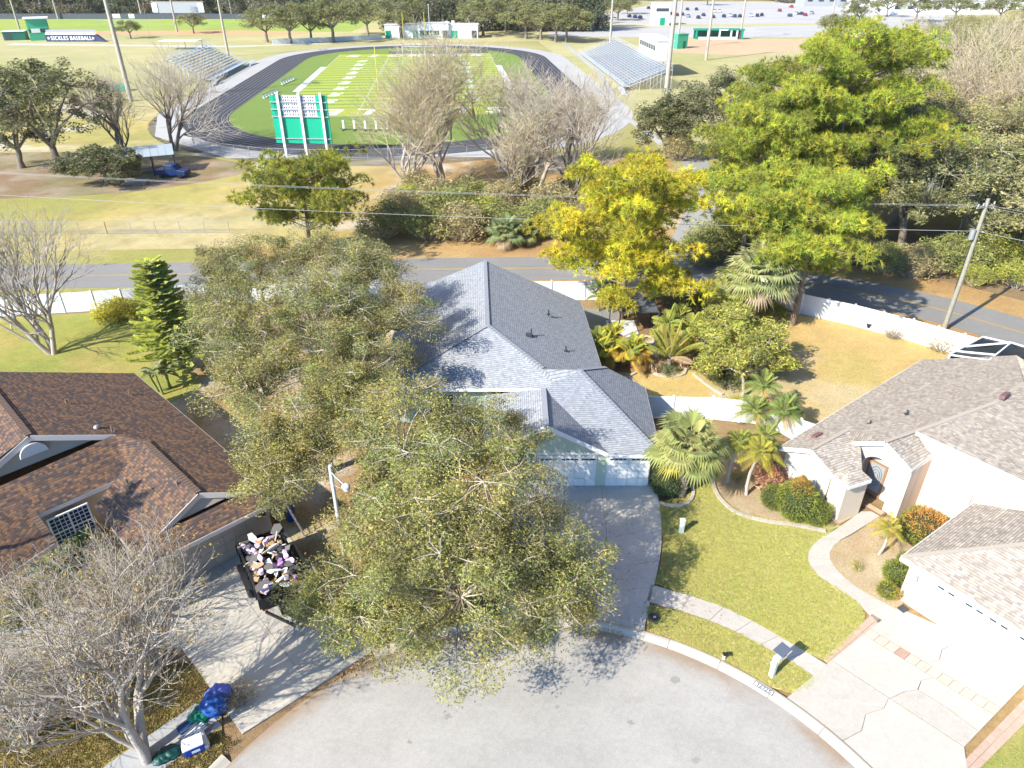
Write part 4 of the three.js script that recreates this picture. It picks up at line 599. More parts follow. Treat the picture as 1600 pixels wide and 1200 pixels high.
// leafless tree: recursive branching to fine twigs
function bareTree(name, o) {
  const r = rng(o.seed), t = new THREE.Group(); t.name = name; const tr = new MB(), br = new MB(), tw = new MB();
  const bud = new MB();
  function grow(p, d, len, rad, lv) {
    const pts = [p]; let q = p, e = d.clone(); const n = lv > 3 ? 2 : 3;
    for (let i = 0; i < n; i++) { e = e.clone().add(V(jit(r, 0.2), jit(r, 0.12) + (o.up ?? 0.06), jit(r, 0.2))).normalize(); q = q.clone().addScaledVector(e, len / n); pts.push(q); }
    const end = rad * (lv === 0 ? 0.75 : 0.62); (lv === 0 ? tr : lv < 3 ? br : tw).tube(pts, pts.map((_, i) => Math.max(o.min ?? 0.005, rad + (end - rad) * i / n)), lv === 0 ? 9 : lv < 3 ? 6 : 3);
    if (lv >= o.levels) { if (o.bud && r() < o.bud) { const c = o.budPal[Math.floor(r() * o.budPal.length)]; sprinkle(bud, r, q, 0.22, 5, 0.13, 0.07, [c]); } return; }
    const kids = (lv === 0 ? (o.kids0 ?? 4) : lv < 3 ? 3 : 2) + (r() < 0.4 ? 1 : 0);
    for (let k = 0; k < kids; k++) {
      const at = k === 0 ? q : pts[Math.max(1, Math.floor(pts.length * (0.35 + 0.65 * r())))] ?? q, a = r() * Math.PI * 2, sp = (o.spread ?? 0.75) * (k === 0 ? 0.45 : 0.7 + 0.6 * r());
      const s = e.clone().cross(Math.abs(e.y) > 0.9 ? V(1, 0, 0) : V(0, 1, 0)).normalize(), w = e.clone().cross(s); const nd = e.clone().multiplyScalar(Math.cos(sp)).addScaledVector(s, Math.sin(sp) * Math.cos(a)).addScaledVector(w, Math.sin(sp) * Math.sin(a)); nd.y = nd.y * (o.flat ?? 0.9) + (lv < 3 ? 0.1 : 0);
      grow(at, nd.normalize(), len * (0.68 + 0.2 * r()), Math.min(end * 0.98, rad * (k === 0 ? 0.72 : 0.55)), lv + 1);
    }
  }
  for (let s = 0; s < (o.stems ?? 1); s++) { const a = s / (o.stems ?? 1) * 6.28 + r(); grow(V(Math.cos(a) * 0.12 * ((o.stems ?? 1) > 1), -0.1, Math.sin(a) * 0.12 * ((o.stems ?? 1) > 1)), V(Math.cos(a) * (o.lean ?? 0.1), 1, Math.sin(a) * (o.lean ?? 0.1)).add(o.tilt ?? V(0, 0, 0)).normalize(), o.len, o.tr, 0); }
  tr.build('trunk', o.bark ?? M.barkPale, t); br.build('branch', o.bark ?? M.barkPale, t); const g = tw.build('twigs', o.twigM ?? M.barkPale, t); g.userData.kind = 'stuff';
  if (bud.p.length) bud.build('dry_leaves', M.leaf, t).userData.kind = 'stuff';
  return t;
}
function needleTuft(mb, r, c, up, n, L, W, pal) {
  const p = pal[Math.floor(r() * pal.length)], s = 0.8 + 0.4 * r();
  for (let i = 0; i < n; i++) { const d = dirRand(r).addScaledVector(up, 0.75).normalize(), w = d.clone().cross(dirRand(r)).normalize().multiplyScalar(W / 2), l = L * (0.7 + 0.6 * r()), q = 0.85 + 0.3 * r(); mb.color(p[0] * s * q, p[1] * s * q, p[2] * s * q); mb.leaf(c.x - w.x, c.y - w.y, c.z - w.z, c.x + w.x, c.y + w.y, c.z + w.z, c.x + d.x * l, c.y + d.y * l, c.z + d.z * l); }
}
// tall pine: bare bole, layered limbs with rounded needle clumps
function pineTree(name, o) {
  const r = rng(o.seed), t = new THREE.Group(); t.name = name; const tr = new MB(), cr = new MB(), bole = [];
  for (let i = 0; i <= 8; i++) bole.push(V(Math.sin(i * 0.7 + o.seed) * 0.25 * (i / 8) + (o.lean ?? 0) * i / 8, o.h * i / 8 - 0.1, Math.cos(i * 0.5 + o.seed) * 0.25 * i / 8)); tr.tube(bole, bole.map((_, i) => o.tr * (1.15 - 1.0 * i / 8)), 8);
  const at = (y) => { const k = clamp(y / o.h, 0, 0.999) * 8, i = Math.floor(k); return bole[i].clone().lerp(bole[i + 1], k - i); };
  for (let i = 0; i < o.limbs; i++) {
    const f = o.base + (0.98 - o.base) * Math.pow((i + r()) / o.limbs, 0.9), a = i * 2.4 + jit(r, 0.5), prof = Math.sin(Math.PI * clamp((f - o.base) / (1.12 - o.base) * 0.8 + 0.2)), L = o.r * (0.5 + 0.6 * r()) * (0.35 + 0.75 * prof), b = at(f * o.h), e = b.clone().add(V(Math.cos(a) * L, L * (0.12 + 0.35 * r()), Math.sin(a) * L)), p = bend(b, e, r, 0.1, 4);
    tr.tube(p, p.map((_, k) => Math.max(0.02, o.tr * 0.3 * (1 - k / 4.6))), 5);
    const nc = 2 + Math.floor(L * (o.per ?? 0.9));
    for (let k = 0; k < nc; k++) {
      const q = p[2].clone().lerp(e, nc > 1 ? k / (nc - 1) : 1), c = q.clone().add(V(jit(r, 0.28 * L), 0.15 + jit(r, 0.3), jit(r, 0.28 * L))), R = o.clump * (0.7 + 0.6 * r()); tr.tube(bend(q, c, r, 0.1, 2), [0.035, 0.028, 0.02], 4);
      const tone = 0.6 + 0.6 * r(), pal = o.pal.map((x) => [x[0] * tone * (0.85 + 0.3 * r()), x[1] * tone, x[2] * tone * 1.3]);
      for (let j = 0; j < o.tufts; j++) { const d = dirRand(r); d.y = Math.abs(d.y) * 1.1 - 0.25; const k2 = Math.cbrt(0.2 + 0.8 * r()); needleTuft(cr, r, c.clone().add(V(d.x * R * k2, d.y * R * 0.85 * k2, d.z * R * k2)), d, o.needles, o.L, o.W, pal); }
    }
  }
  tr.build('trunk', o.bark ?? M.barkPine, t); cr.build('crown', M.leaf, t).userData.kind = 'stuff'; return t;
}
function bladeStrip(mb, a, b, c, w, col) { // drooping blade a-b-c
  const d = c.clone().sub(a); const s = d.clone().cross(V(0, 1, 0)); if (s.length() < 1e-4) s.set(1, 0, 0); s.normalize().multiplyScalar(w / 2); mb.color(col);
  const P = [a.clone().sub(s.clone().multiplyScalar(0.5)), a.clone().add(s.clone().multiplyScalar(0.5)), b.clone().add(s), b.clone().sub(s)]; mb.leaf(P[0].x, P[0].y, P[0].z, P[1].x, P[1].y, P[1].z, P[2].x, P[2].y, P[2].z); mb.leaf(P[0].x, P[0].y, P[0].z, P[2].x, P[2].y, P[2].z, P[3].x, P[3].y, P[3].z); mb.leaf(P[3].x, P[3].y, P[3].z, P[2].x, P[2].y, P[2].z, c.x, c.y, c.z);
}
function fanPalm(name, o) { // cabbage palm: booted trunk, fan leaves as parts
  const r = rng(o.seed), t = new THREE.Group(); t.name = name; const tr = new MB(), bt = new MB(), top = V(o.lx ?? 0, o.h, 0), p = bend(V(0, -0.1, 0), top, r, 0.03, 5); tr.tube(p, p.map((_, i) => o.tr * (1.15 - 0.2 * i / 5)), 10); tr.build('trunk', M.bark, t);
  for (let k = 0; k < o.boots; k++) { const f = 0.08 + 0.9 * k / o.boots, a = k * 2.4, c = V(0, 0, 0).lerp(top, f), d = V(Math.cos(a), 0, Math.sin(a)); const b0 = c.clone().addScaledVector(d, o.tr * 0.9); bt.color(0.34, 0.28, 0.22); bt.beam(b0, b0.clone().addScaledVector(d, 0.14).add(V(0, 0.26, 0)), 0.13, 0.04); } if (o.boots) bt.build('leaf_bases', M.leaf, t);
  for (let i = 0; i < o.fronds; i++) {
    const mb = new MB(), a = i * 2.39996 + jit(r, 0.15), f = i / o.fronds, el = 1.15 - 1.75 * f + jit(r, 0.12), L = o.pet * (0.8 + 0.4 * r()), d = V(Math.cos(a) * Math.cos(el), Math.sin(el), Math.sin(a) * Math.cos(el)), e = top.clone().addScaledVector(d, L); e.y -= 0.12 * L; const pal = f > 0.82 ? o.old : o.pal, c0 = pal[Math.floor(r() * pal.length)];
    mb.color(0.42, 0.42, 0.14); mb.tube([top.clone(), top.clone().lerp(e, 0.5).add(V(0, 0.06, 0)), e], [0.035, 0.025, 0.02], 4);
    const side = d.clone().cross(V(0, 1, 0)).normalize(), nn = side.clone().cross(d).normalize(), R = o.fan * (0.85 + 0.3 * r()), ns = 30;
    for (let k = 0; k < ns; k++) { const q = (k / (ns - 1) - 0.5) * 4.3, l = R * (0.72 + 0.28 * Math.cos(q * 0.7)) * (0.92 + 0.16 * r()), dir = d.clone().multiplyScalar(Math.cos(q)).addScaledVector(side, Math.sin(q)), m = e.clone().addScaledVector(dir, l * 0.6).addScaledVector(nn, 0.1 * Math.abs(q) * l * 0.4), g = e.clone().addScaledVector(dir, l); g.y -= 0.28 * l * (0.6 + 0.8 * r()); const s = 0.8 + 0.4 * r(); bladeStrip(mb, e, m, g, 0.1 * R, c0.map((v) => v * s)); }
    mb.build('frond', M.leaf, t);
  }
  return t;
}
function featherPalm(name, o) { // pinnate fronds as parts
  const r = rng(o.seed), t = new THREE.Group(); t.name = name; const tops = [];
  for (let s = 0; s < (o.stems ?? 1); s++) { const a = s * 2.1 + r(), k = (o.stems ?? 1) > 1 ? 1 : 0, b = V(Math.cos(a) * (o.sp ?? 0.25) * k, -0.1, Math.sin(a) * (o.sp ?? 0.25) * k), e = V(b.x * 2 + (o.lx ?? 0) + Math.cos(a) * 0.25 * k, o.h * (k ? 0.6 + 0.5 * r() : 1), b.z * 2 + Math.sin(a) * 0.25 * k), p = bend(b, e, r, 0.06, 4), mb = new MB(); mb.tube(p, p.map((_, i) => o.tr * (1.1 - 0.3 * i / 4)), 8); mb.build('trunk', o.bark ?? M.barkPale, t); tops.push(e); }
  for (const top of tops) for (let i = 0; i < o.fronds; i++) {
    const mb = new MB(), f = i / o.fronds, a = i * 2.39996 + jit(r, 0.2), el = (o.el0 ?? 1.25) - (o.els ?? 1.3) * f + jit(r, 0.1), L = o.len * (0.8 + 0.35 * r()), pts = [], droop = o.droop ?? 0.5;
    for (let k = 0; k <= 9; k++) { const s = k / 9; pts.push(top.clone().add(V(Math.cos(a) * Math.cos(el) * L * s, Math.sin(el) * L * s - droop * L * s * s * Math.cos(el), Math.sin(a) * Math.cos(el) * L * s))); }
    const pal = f > (o.oldAt ?? 0.85) ? o.old : o.pal, c0 = pal[Math.floor(r() * pal.length)]; mb.color(o.rachis ?? [0.4, 0.38, 0.12]); mb.tube(pts, pts.map((_, k) => 0.028 * (1 - k / 11) * (o.tr > 0.08 ? 1 : 0.7)), 4);
    const side = V(-Math.sin(a), 0, Math.cos(a)); const nL = o.leaflets ?? 26;
    for (let k = 0; k < nL; k++) for (const sg of [-1, 1]) { const s = 0.14 + 0.86 * k / nL, q = s * 9, i0 = Math.min(8, Math.floor(q)), b = pts[i0].clone().lerp(pts[i0 + 1], q - i0), tan = pts[i0 + 1].clone().sub(pts[i0]).normalize(), l = o.ll * Math.sin(Math.PI * (0.12 + 0.82 * s)) * (0.85 + 0.3 * r()), dir = side.clone().multiplyScalar(sg).addScaledVector(tan, 0.75).normalize(), m = b.clone().addScaledVector(dir, l * 0.55).add(V(0, 0.1 * l, 0)), g = b.clone().addScaledVector(dir, l); g.y -= (o.hang ?? 0.3) * l; const z = 0.78 + 0.44 * r(); bladeStrip(mb, b, m, g, o.lw, c0.map((v) => v * z)); }
    mb.build('frond', M.leaf, t);
  }
  return t;
}
function clipBush(name, o) { // clipped bush: dense leaf skin over a twiggy core
  const r = rng(o.seed), t = new THREE.Group(); t.name = name; const core = new THREE.IcosahedronGeometry(1, 3);
  const f = (d) => { const e = o.box ? 1 / Math.pow(Math.pow(Math.abs(d.x), 5) + Math.pow(Math.abs(d.y), 5) + Math.pow(Math.abs(d.z), 5), 0.2) : 1; return V(d.x * o.rx * e * (o.cone ? 1 - 0.68 * Math.max(0, d.y) : 1), o.ry + d.y * o.ry * e, d.z * (o.rz ?? o.rx) * e * (o.cone ? 1 - 0.68 * Math.max(0, d.y) : 1)); };
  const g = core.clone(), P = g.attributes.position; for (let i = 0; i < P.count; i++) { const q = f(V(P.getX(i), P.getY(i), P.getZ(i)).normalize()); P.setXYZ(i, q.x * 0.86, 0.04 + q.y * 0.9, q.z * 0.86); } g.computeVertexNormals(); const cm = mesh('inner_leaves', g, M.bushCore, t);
  const mb = new MB(); for (let i = 0; i < o.n; i++) { const d = dirRand(r), q = f(d).multiplyScalar(0.9 + 0.14 * r()), k = o.tipPal && d.y > (o.tipAt ?? 0.3) + jit(r, 0.35) && d.z + d.x * 0.3 > -0.6 ? o.tipPal : o.pal, p = k[Math.floor(r() * k.length)], s = (0.7 + 0.6 * r()) * (0.75 + 0.5 * wn(q.x * 4, q.z * 4 + q.y * 3, o.seed)), u = dirRand(r).addScaledVector(d, 0.8), w = dirRand(r); mb.color(p.map((v) => v * s)); const l = o.L * (0.7 + 0.6 * r()), h = o.W / 2; mb.leaf(q.x - w.x * h, q.y - w.y * h, q.z - w.z * h, q.x + w.x * h, q.y + w.y * h, q.z + w.z * h, q.x + u.x * l, q.y + u.y * l, q.z + u.z * l); }
  mb.build('leaves', M.leaf, t).userData.kind = 'stuff'; return t;
}
function looseBush(name, o) { // many stems with leaves
  const r = rng(o.seed), t = new THREE.Group(); t.name = name; const st = new MB(), mb = new MB();
  for (let i = 0; i < o.stems; i++) { const a = r() * 6.28, k = Math.sqrt(r()), e = V(Math.cos(a) * o.r * k, o.h * (0.45 + 0.6 * r()) * (1 - 0.35 * k * k), Math.sin(a) * o.r * k), p = bend(V(e.x * 0.25, -0.05, e.z * 0.25), e, r, 0.1, 3); st.tube(p, [0.04, 0.03, 0.02, 0.01].map((v) => v * (o.st ?? 1)), 4); const z = 0.75 + 0.5 * r(); if (o.leaves) sprinkle(mb, r, e.clone().multiplyScalar(0.95), o.cr * (0.7 + 0.6 * r()), o.leaves, o.L, o.W, o.pal.map((q) => q.map((v) => v * z)), 0.8, o.dn ?? 0.1); }
  st.build('stems', o.stemM ?? M.twig, t); if (mb.p.length) mb.build('leaves', M.leaf, t).userData.kind = 'stuff'; return t;
}
function bigLeafPlant(name, o) { // banana like plant: each leaf a part
  const r = rng(o.seed), t = new THREE.Group(); t.name = name;
  for (let s = 0; s < o.stems; s++) {
    const b = V(jit(r, o.sp), -0.05, jit(r, o.sp)), e = b.clone().add(V(jit(r, 0.25), o.h * (0.6 + 0.5 * r()), jit(r, 0.25))); const m0 = new MB(); m0.tube([b, b.clone().lerp(e, 0.5), e], [0.09, 0.075, 0.05], 7); m0.build('stem', M.stemGreen, t);
    for (let i = 0; i < o.leaves; i++) { const mb = new MB(), a = i * 2.4 + s + jit(r, 0.3), el = 1.1 - 0.9 * i / o.leaves, L = o.L * (0.75 + 0.5 * r()), pts = []; for (let k = 0; k <= 6; k++) { const q = k / 6; pts.push(e.clone().add(V(Math.cos(a) * Math.cos(el) * L * q, Math.sin(el) * L * q - 0.55 * L * q * q, Math.sin(a) * Math.cos(el) * L * q))); } const sd = V(-Math.sin(a), 0, Math.cos(a)), c = o.pal[Math.floor(r() * o.pal.length)], w = (q) => o.W * Math.sin(Math.PI * Math.min(1, 0.08 + q * 0.94)) * 0.5;
      for (let k = 0; k < 6; k++) for (const sg of [-1, 1]) { const A = pts[k], B = pts[k + 1], up = V(0, 0.22, 0), z = 0.85 + 0.3 * r(); mb.color(c.map((v) => v * z)); const A2 = A.clone().addScaledVector(sd, sg * w(k / 6)).addScaledVector(up, w(k / 6)), B2 = B.clone().addScaledVector(sd, sg * w((k + 1) / 6)).addScaledVector(up, w((k + 1) / 6)); mb.leaf(A.x, A.y, A.z, B.x, B.y, B.z, B2.x, B2.y, B2.z); mb.leaf(A.x, A.y, A.z, B2.x, B2.y, B2.z, A2.x, A2.y, A2.z); }
      mb.build('leaf', M.leaf, t); }
  }
  return t;
}
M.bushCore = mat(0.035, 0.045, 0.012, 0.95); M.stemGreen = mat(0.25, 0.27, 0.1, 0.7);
// sets a built plant on the site as a thing of its own
function plant(t, label, category, [x, z], turn = 0, s = 1, group) { t.name = numbered(t.name); t.position.set(x, 0, z); t.rotation.y = turn; if (Array.isArray(s)) t.scale.set(...s); else t.scale.setScalar(s); tag(t, label, category, group); scene.add(t); return t; }

const OAK = [[0.3, 0.31, 0.065], [0.39, 0.38, 0.075], [0.2, 0.22, 0.05], [0.5, 0.44, 0.13], [0.28, 0.24, 0.09]], OAKDARK = [[0.12, 0.14, 0.035], [0.17, 0.175, 0.04], [0.09, 0.105, 0.03], [0.24, 0.21, 0.07]], PINE = [[0.42, 0.46, 0.02], [0.52, 0.5, 0.02], [0.32, 0.38, 0.025]], PINEY = [[0.66, 0.58, 0.012], [0.74, 0.62, 0.012], [0.56, 0.52, 0.018]], OLIVE = [[0.34, 0.31, 0.1], [0.4, 0.355, 0.14], [0.26, 0.25, 0.075], [0.45, 0.38, 0.2]];
// the big oaks round the blue roofed house; lobes are read off the photograph at their height
const lobesAt = ([bx, bz], list) => list.map(([px, py, h, rr, hh]) => { const g = G(px, py, h); return [g.x - bx, h, g.z - bz, rr, hh ?? rr * 0.75]; });
{
  const oak = (seed, base, h, tr, n, lobes, label, pal = OAK, cr = 1.02) => plant(broadTree('oak_tree', { seed, h, r: 5, tr, n, cr, sprays: 7, leaves: 112, L: 0.135, W: 0.062, pal, warm: 1, droop: 0.14, limbs: lobes.length + 2, tw: 1.2, lobes: lobesAt(base, lobes), fork: 0.26 }), label, 'tree', base);
  oak(11, G2(715, 925), 8.6, 0.42, 270, [[625, 690, 6.4, 3.5], [755, 695, 6.2, 2.6], [720, 790, 6.6, 4.0, 2.6], [868, 850, 4.6, 2.3], [640, 840, 5.2, 2.7], [585, 800, 4.4, 2.0], [520, 930, 2.6, 1.6, 1.2], [720, 910, 4.6, 4.0, 2.6], [560, 930, 3.0, 2.2, 1.5], [660, 950, 2.7, 1.9, 1.3], [840, 935, 3.0, 2.4, 1.5]], 'largest spreading oak tree in front of the blue roofed house above the turning circle');
  const pb = [...OAK, [0.2, 0.2, 0.09]];
  oak(23, [-10.6, -45.2], 10, 0.36, 190, [[560, 430, 7.2, 3.4], [615, 500, 6.4, 3.0], [500, 500, 7, 3.8], [560, 575, 5.8, 3.2], [480, 400, 6.4, 3.0]], 'oak tree whose crown shades the left slope of the blue roof', pb);
  oak(37, [-17.2, -45.6], 9, 0.33, 150, [[390, 425, 6.4, 3.3], [400, 520, 6.2, 3.6], [340, 470, 5.2, 2.5], [420, 600, 5, 3.0]], 'oak tree beside the Norfolk pine left of the blue roofed house', pb);
  oak(41, [-10.8, -33.6], 7, 0.26, 90, [[470, 680, 5, 2.6], [540, 620, 5.4, 2.4], [440, 730, 4.4, 2.1]], 'smaller oak between the front oak and the brown roofed house');
}
// bottom left bare trees
plant(bareTree('bare_tree', { seed: 5, len: 2.6, tr: 0.2, levels: 6, stems: 2, lean: 0.12, spread: 0.58, kids0: 5, up: 0.1, min: 0.007, bark: M.barkPale, bud: 0.3, budPal: [[0.5, 0.34, 0.09], [0.42, 0.3, 0.08], [0.3, 0.25, 0.1]], tilt: V(-0.06, 0, -0.05) }), 'large pale leafless tree by the kerb in the lower left corner', 'tree', [-13.9, -15.9]);
plant(bareTree('bare_tree', { seed: 14, len: 1.6, tr: 0.12, levels: 6, stems: 3, lean: 0.45, spread: 0.7, up: 0.03, min: 0.007, bark: M.barkPale }), 'low leafless tree with tangled pale twigs at the left bottom edge', 'tree', [-18.6, -16.6]);
plant(bareTree('bare_tree', { seed: 19, len: 1.35, tr: 0.14, levels: 6, stems: 2, lean: 0.3, spread: 0.66, up: 0.06, min: 0.007, bark: M.barkPale, bud: 0.12, budPal: [[0.4, 0.28, 0.08], [0.3, 0.2, 0.08]] }), 'leafless crape myrtle in front of the garage of the brown roofed house', 'tree', [-17.4, -22.4]);
plant(bareTree('bare_tree', { seed: 29, len: 1.25, tr: 0.13, levels: 6, stems: 2, lean: 0.35, spread: 0.68, up: 0.06, min: 0.007, bark: M.barkPale, bud: 0.15, budPal: [[0.36, 0.26, 0.08], [0.2, 0.22, 0.06]] }), 'leafless crape myrtle beside the entry of the brown roofed house', 'tree', [-20.4, -21.9]);
plant(bareTree('bare_tree', { seed: 33, len: 3.5, tr: 0.2, levels: 5, stems: 3, lean: 0.3, spread: 0.55, up: 0.06, min: 0.01, bark: M.barkPale, tilt: V(-0.12, 0, 0) }), 'many stemmed leafless tree on the green lawn behind the brown roof', 'tree', G2(83, 553));

// ---------- yard plants ----------
const FAN = [[0.36, 0.37, 0.1], [0.43, 0.42, 0.13], [0.3, 0.33, 0.09]], FANOLD = [[0.58, 0.45, 0.05], [0.62, 0.48, 0.08], [0.48, 0.42, 0.07]], AREC = [[0.42, 0.42, 0.03], [0.55, 0.45, 0.025], [0.3, 0.34, 0.04]], AREOLD = [[0.55, 0.37, 0.03], [0.5, 0.3, 0.04]], HEDGE = [[0.24, 0.27, 0.02], [0.3, 0.32, 0.03], [0.18, 0.22, 0.02]], TIP = [[0.6, 0.27, 0.05], [0.62, 0.34, 0.06], [0.5, 0.26, 0.05]];
plant(fanPalm('cabbage_palm', { seed: 3, h: 3.3, tr: 0.3, lx: 0.15, boots: 46, fronds: 24, pet: 1.15, fan: 1.25, pal: FAN, old: FANOLD }), 'stout cabbage palm with a booted trunk right of the garage door', 'palm', G2(1062, 772));
plant(clipBush('shrub', { seed: 4, rx: 0.85, ry: 0.75, n: 2600, L: 0.14, W: 0.08, pal: [[0.05, 0.09, 0.015], [0.08, 0.12, 0.02]] }), 'round dark green shrub between the garage and the cabbage palm', 'shrub', G2(1040, 768));
plant(featherPalm('date_palm', { seed: 6, h: 3.0, tr: 0.1, fronds: 27, len: 1.35, ll: 0.38, lw: 0.022, leaflets: 36, pal: [[0.36, 0.33, 0.02], [0.44, 0.38, 0.02]], old: AREOLD, droop: 0.75, oldAt: 0.8, lx: 0.35 }), 'yellow dwarf date palm with a leaning pale trunk in the stone bed', 'palm', G2(1166, 774));
plant(featherPalm('date_palm', { seed: 7, h: 2.8, tr: 0.1, fronds: 27, len: 1.4, ll: 0.36, lw: 0.022, leaflets: 36, pal: [[0.24, 0.28, 0.03], [0.34, 0.33, 0.03]], old: AREOLD, droop: 0.75, lx: 0.2 }), 'greener dwarf date palm just right of the cabbage palm', 'palm', G2(1137, 754));
plant(featherPalm('date_palm', { seed: 8, h: 2.6, tr: 0.11, fronds: 24, len: 1.4, ll: 0.36, lw: 0.022, leaflets: 33, pal: [[0.26, 0.3, 0.04], [0.32, 0.33, 0.05]], old: AREOLD, droop: 0.7, lx: -0.1 }), 'dwarf date palm against the white fence by the tan house', 'palm', G2(1186, 742));
plant(featherPalm('date_palm', { seed: 9, h: 1.75, tr: 0.075, fronds: 22, len: 0.95, ll: 0.28, lw: 0.019, leaflets: 30, pal: [[0.42, 0.35, 0.03], [0.48, 0.38, 0.04]], old: AREOLD, droop: 0.75, lx: 0.1 }), 'small yellow dwarf date palm beside the front door path', 'palm', G2(1372, 866));
plant(looseBush('ti_plant', { seed: 10, r: 1.35, h: 1.25, stems: 60, leaves: 26, cr: 0.34, L: 0.3, W: 0.1, pal: [[0.42, 0.14, 0.08], [0.5, 0.22, 0.12], [0.36, 0.2, 0.1], [0.46, 0.3, 0.16]], dn: -0.3 }), 'clump of red leaved ti plants at the corner of the tan house', 'shrub', G2(1204, 752));
plant(looseBush('ti_plant', { seed: 12, r: 0.4, h: 0.55, stems: 16, leaves: 18, cr: 0.2, L: 0.2, W: 0.06, pal: [[0.45, 0.2, 0.14], [0.5, 0.3, 0.22]], dn: -0.3 }), 'small pinkish plant between the clipped bush and the front path', 'shrub', G2(1292, 806));
plant(clipBush('clipped_bush', { seed: 13, rx: 1.1, ry: 1.3, n: 5200, L: 0.12, W: 0.06, pal: HEDGE, tipPal: TIP, tipAt: 0.72, cone: 1 }), 'tall pointed clipped bush with an orange top by the arched window', 'shrub', G2(1240, 806));
plant(clipBush('clipped_bush', { seed: 15, rx: 0.7, ry: 0.6, n: 2200, L: 0.12, W: 0.06, pal: HEDGE.map((p) => p.map((v) => v * 0.8)) }), 'low rounded clipped bush left of the tall pointed one', 'shrub', G2(1208, 790));
plant(clipBush('clipped_bush', { seed: 16, rx: 0.62, ry: 0.55, rz: 0.62, n: 2400, L: 0.11, W: 0.055, pal: HEDGE, box: 1 }), 'boxy clipped bush right of the tall pointed one', 'shrub', G2(1272, 812), 0.6);
plant(clipBush('clipped_bush', { seed: 17, rx: 1.15, ry: 0.95, n: 4400, L: 0.12, W: 0.06, pal: HEDGE, tipPal: TIP, tipAt: 0.35 }), 'wide clipped bush with an orange crown beside the entry of the tan house', 'shrub', G2(1436, 846));
plant(clipBush('clipped_bush', { seed: 18, rx: 0.62, ry: 0.5, n: 2200, L: 0.1, W: 0.05, pal: HEDGE }), 'round clipped bush at the corner of the right hand garage', 'shrub', G2(1398, 906));
plant(clipBush('clipped_bush', { seed: 20, rx: 0.42, ry: 0.36, n: 1300, L: 0.1, W: 0.05, pal: HEDGE.map((p) => [p[0] * 1.3, p[1] * 1.1, p[2]]) }), 'smallest yellowish clipped bush nearest the flower pot', 'shrub', G2(1384, 930));
plant(clipBush('clipped_bush', { seed: 21, rx: 0.4, ry: 0.4, n: 1200, L: 0.1, W: 0.05, pal: HEDGE.map((p) => p.map((v) => v * 0.85)) }), 'clipped bush half behind the eave of the right hand garage', 'shrub', G2(1412, 886));
plant(looseBush('grass_clump', { seed: 22, r: 0.3, h: 0.25, stems: 14, leaves: 12, cr: 0.2, L: 0.25, W: 0.03, pal: [[0.5, 0.42, 0.1], [0.4, 0.36, 0.08]], dn: -0.3 }), 'yellow spiky clump in the triangular stone bed', 'plant', G2(1340, 890));
plant(looseBush('grass_clump', { seed: 24, r: 0.4, h: 0.35, stems: 16, leaves: 14, cr: 0.25, L: 0.35, W: 0.035, pal: [[0.46, 0.4, 0.08], [0.36, 0.34, 0.08]], dn: -0.3 }), 'spiky clump under the dwarf date palms in the curved bed', 'plant', G2(1154, 748));
// back garden
plant(featherPalm('areca_palm', { seed: 25, h: 1.6, stems: 11, sp: 0.6, tr: 0.05, fronds: 13, len: 1.7, ll: 0.55, lw: 0.05, leaflets: 26, pal: AREC, old: AREOLD, droop: 0.55, oldAt: 0.6 }), 'bright yellow areca palm clump beside the blue roof', 'palm', G2(961, 566));
plant(featherPalm('coconut_palm', { seed: 26, h: 1.0, tr: 0.22, fronds: 12, len: 3.0, ll: 0.7, lw: 0.04, leaflets: 52, pal: [[0.36, 0.37, 0.04], [0.44, 0.4, 0.04]], old: [[0.5, 0.33, 0.16], [0.45, 0.3, 0.16]], droop: 0.28, el0: 1.4, els: 1.0, oldAt: 0.75, bark: M.bark, hang: 0.25 }), 'palm with upright yellow green feather fronds in the ring bed', 'palm', [11.6, -45.9]);
plant(looseBush('fern', { seed: 27, r: 0.75, h: 0.55, stems: 24, leaves: 20, cr: 0.28, L: 0.25, W: 0.07, pal: [[0.1, 0.14, 0.03], [0.16, 0.19, 0.05]] }), 'green ferns at the foot of the palm in the ring bed', 'plant', [11.5, -45.4]);
plant(looseBush('palm_thatch', { seed: 28, r: 0.9, h: 0.7, stems: 26, leaves: 26, cr: 0.36, L: 0.5, W: 0.07, pal: [[0.52, 0.38, 0.22], [0.44, 0.31, 0.18]], dn: 0.7 }), 'heap of drooping dry tan fronds beside the ring bed palm', 'plant', [10.6, -46.3]);
plant(looseBush('palm_thatch', { seed: 30, r: 0.9, h: 0.7, stems: 24, leaves: 26, cr: 0.36, L: 0.5, W: 0.07, pal: [[0.52, 0.38, 0.22], [0.46, 0.33, 0.2]], dn: 0.7 }), 'second heap of dry fronds further right behind the ring bed', 'plant', [12.8, -47.2]);
plant(bigLeafPlant('banana_plant', { seed: 31, stems: 6, sp: 0.9, h: 2.3, leaves: 7, L: 1.7, W: 0.5, pal: [[0.14, 0.19, 0.04], [0.2, 0.25, 0.05], [0.1, 0.15, 0.04]] }), 'dark leaved banana clump behind the shade canopy', 'plant', [8.3, -56.4]);
plant(bigLeafPlant('banana_plant', { seed: 32, stems: 4, sp: 0.7, h: 1.9, leaves: 6, L: 1.5, W: 0.45, pal: [[0.14, 0.19, 0.04], [0.22, 0.25, 0.06], [0.34, 0.3, 0.1]] }), 'tattered banana plants by the corner of the brown roof', 'plant', G2(262, 612));
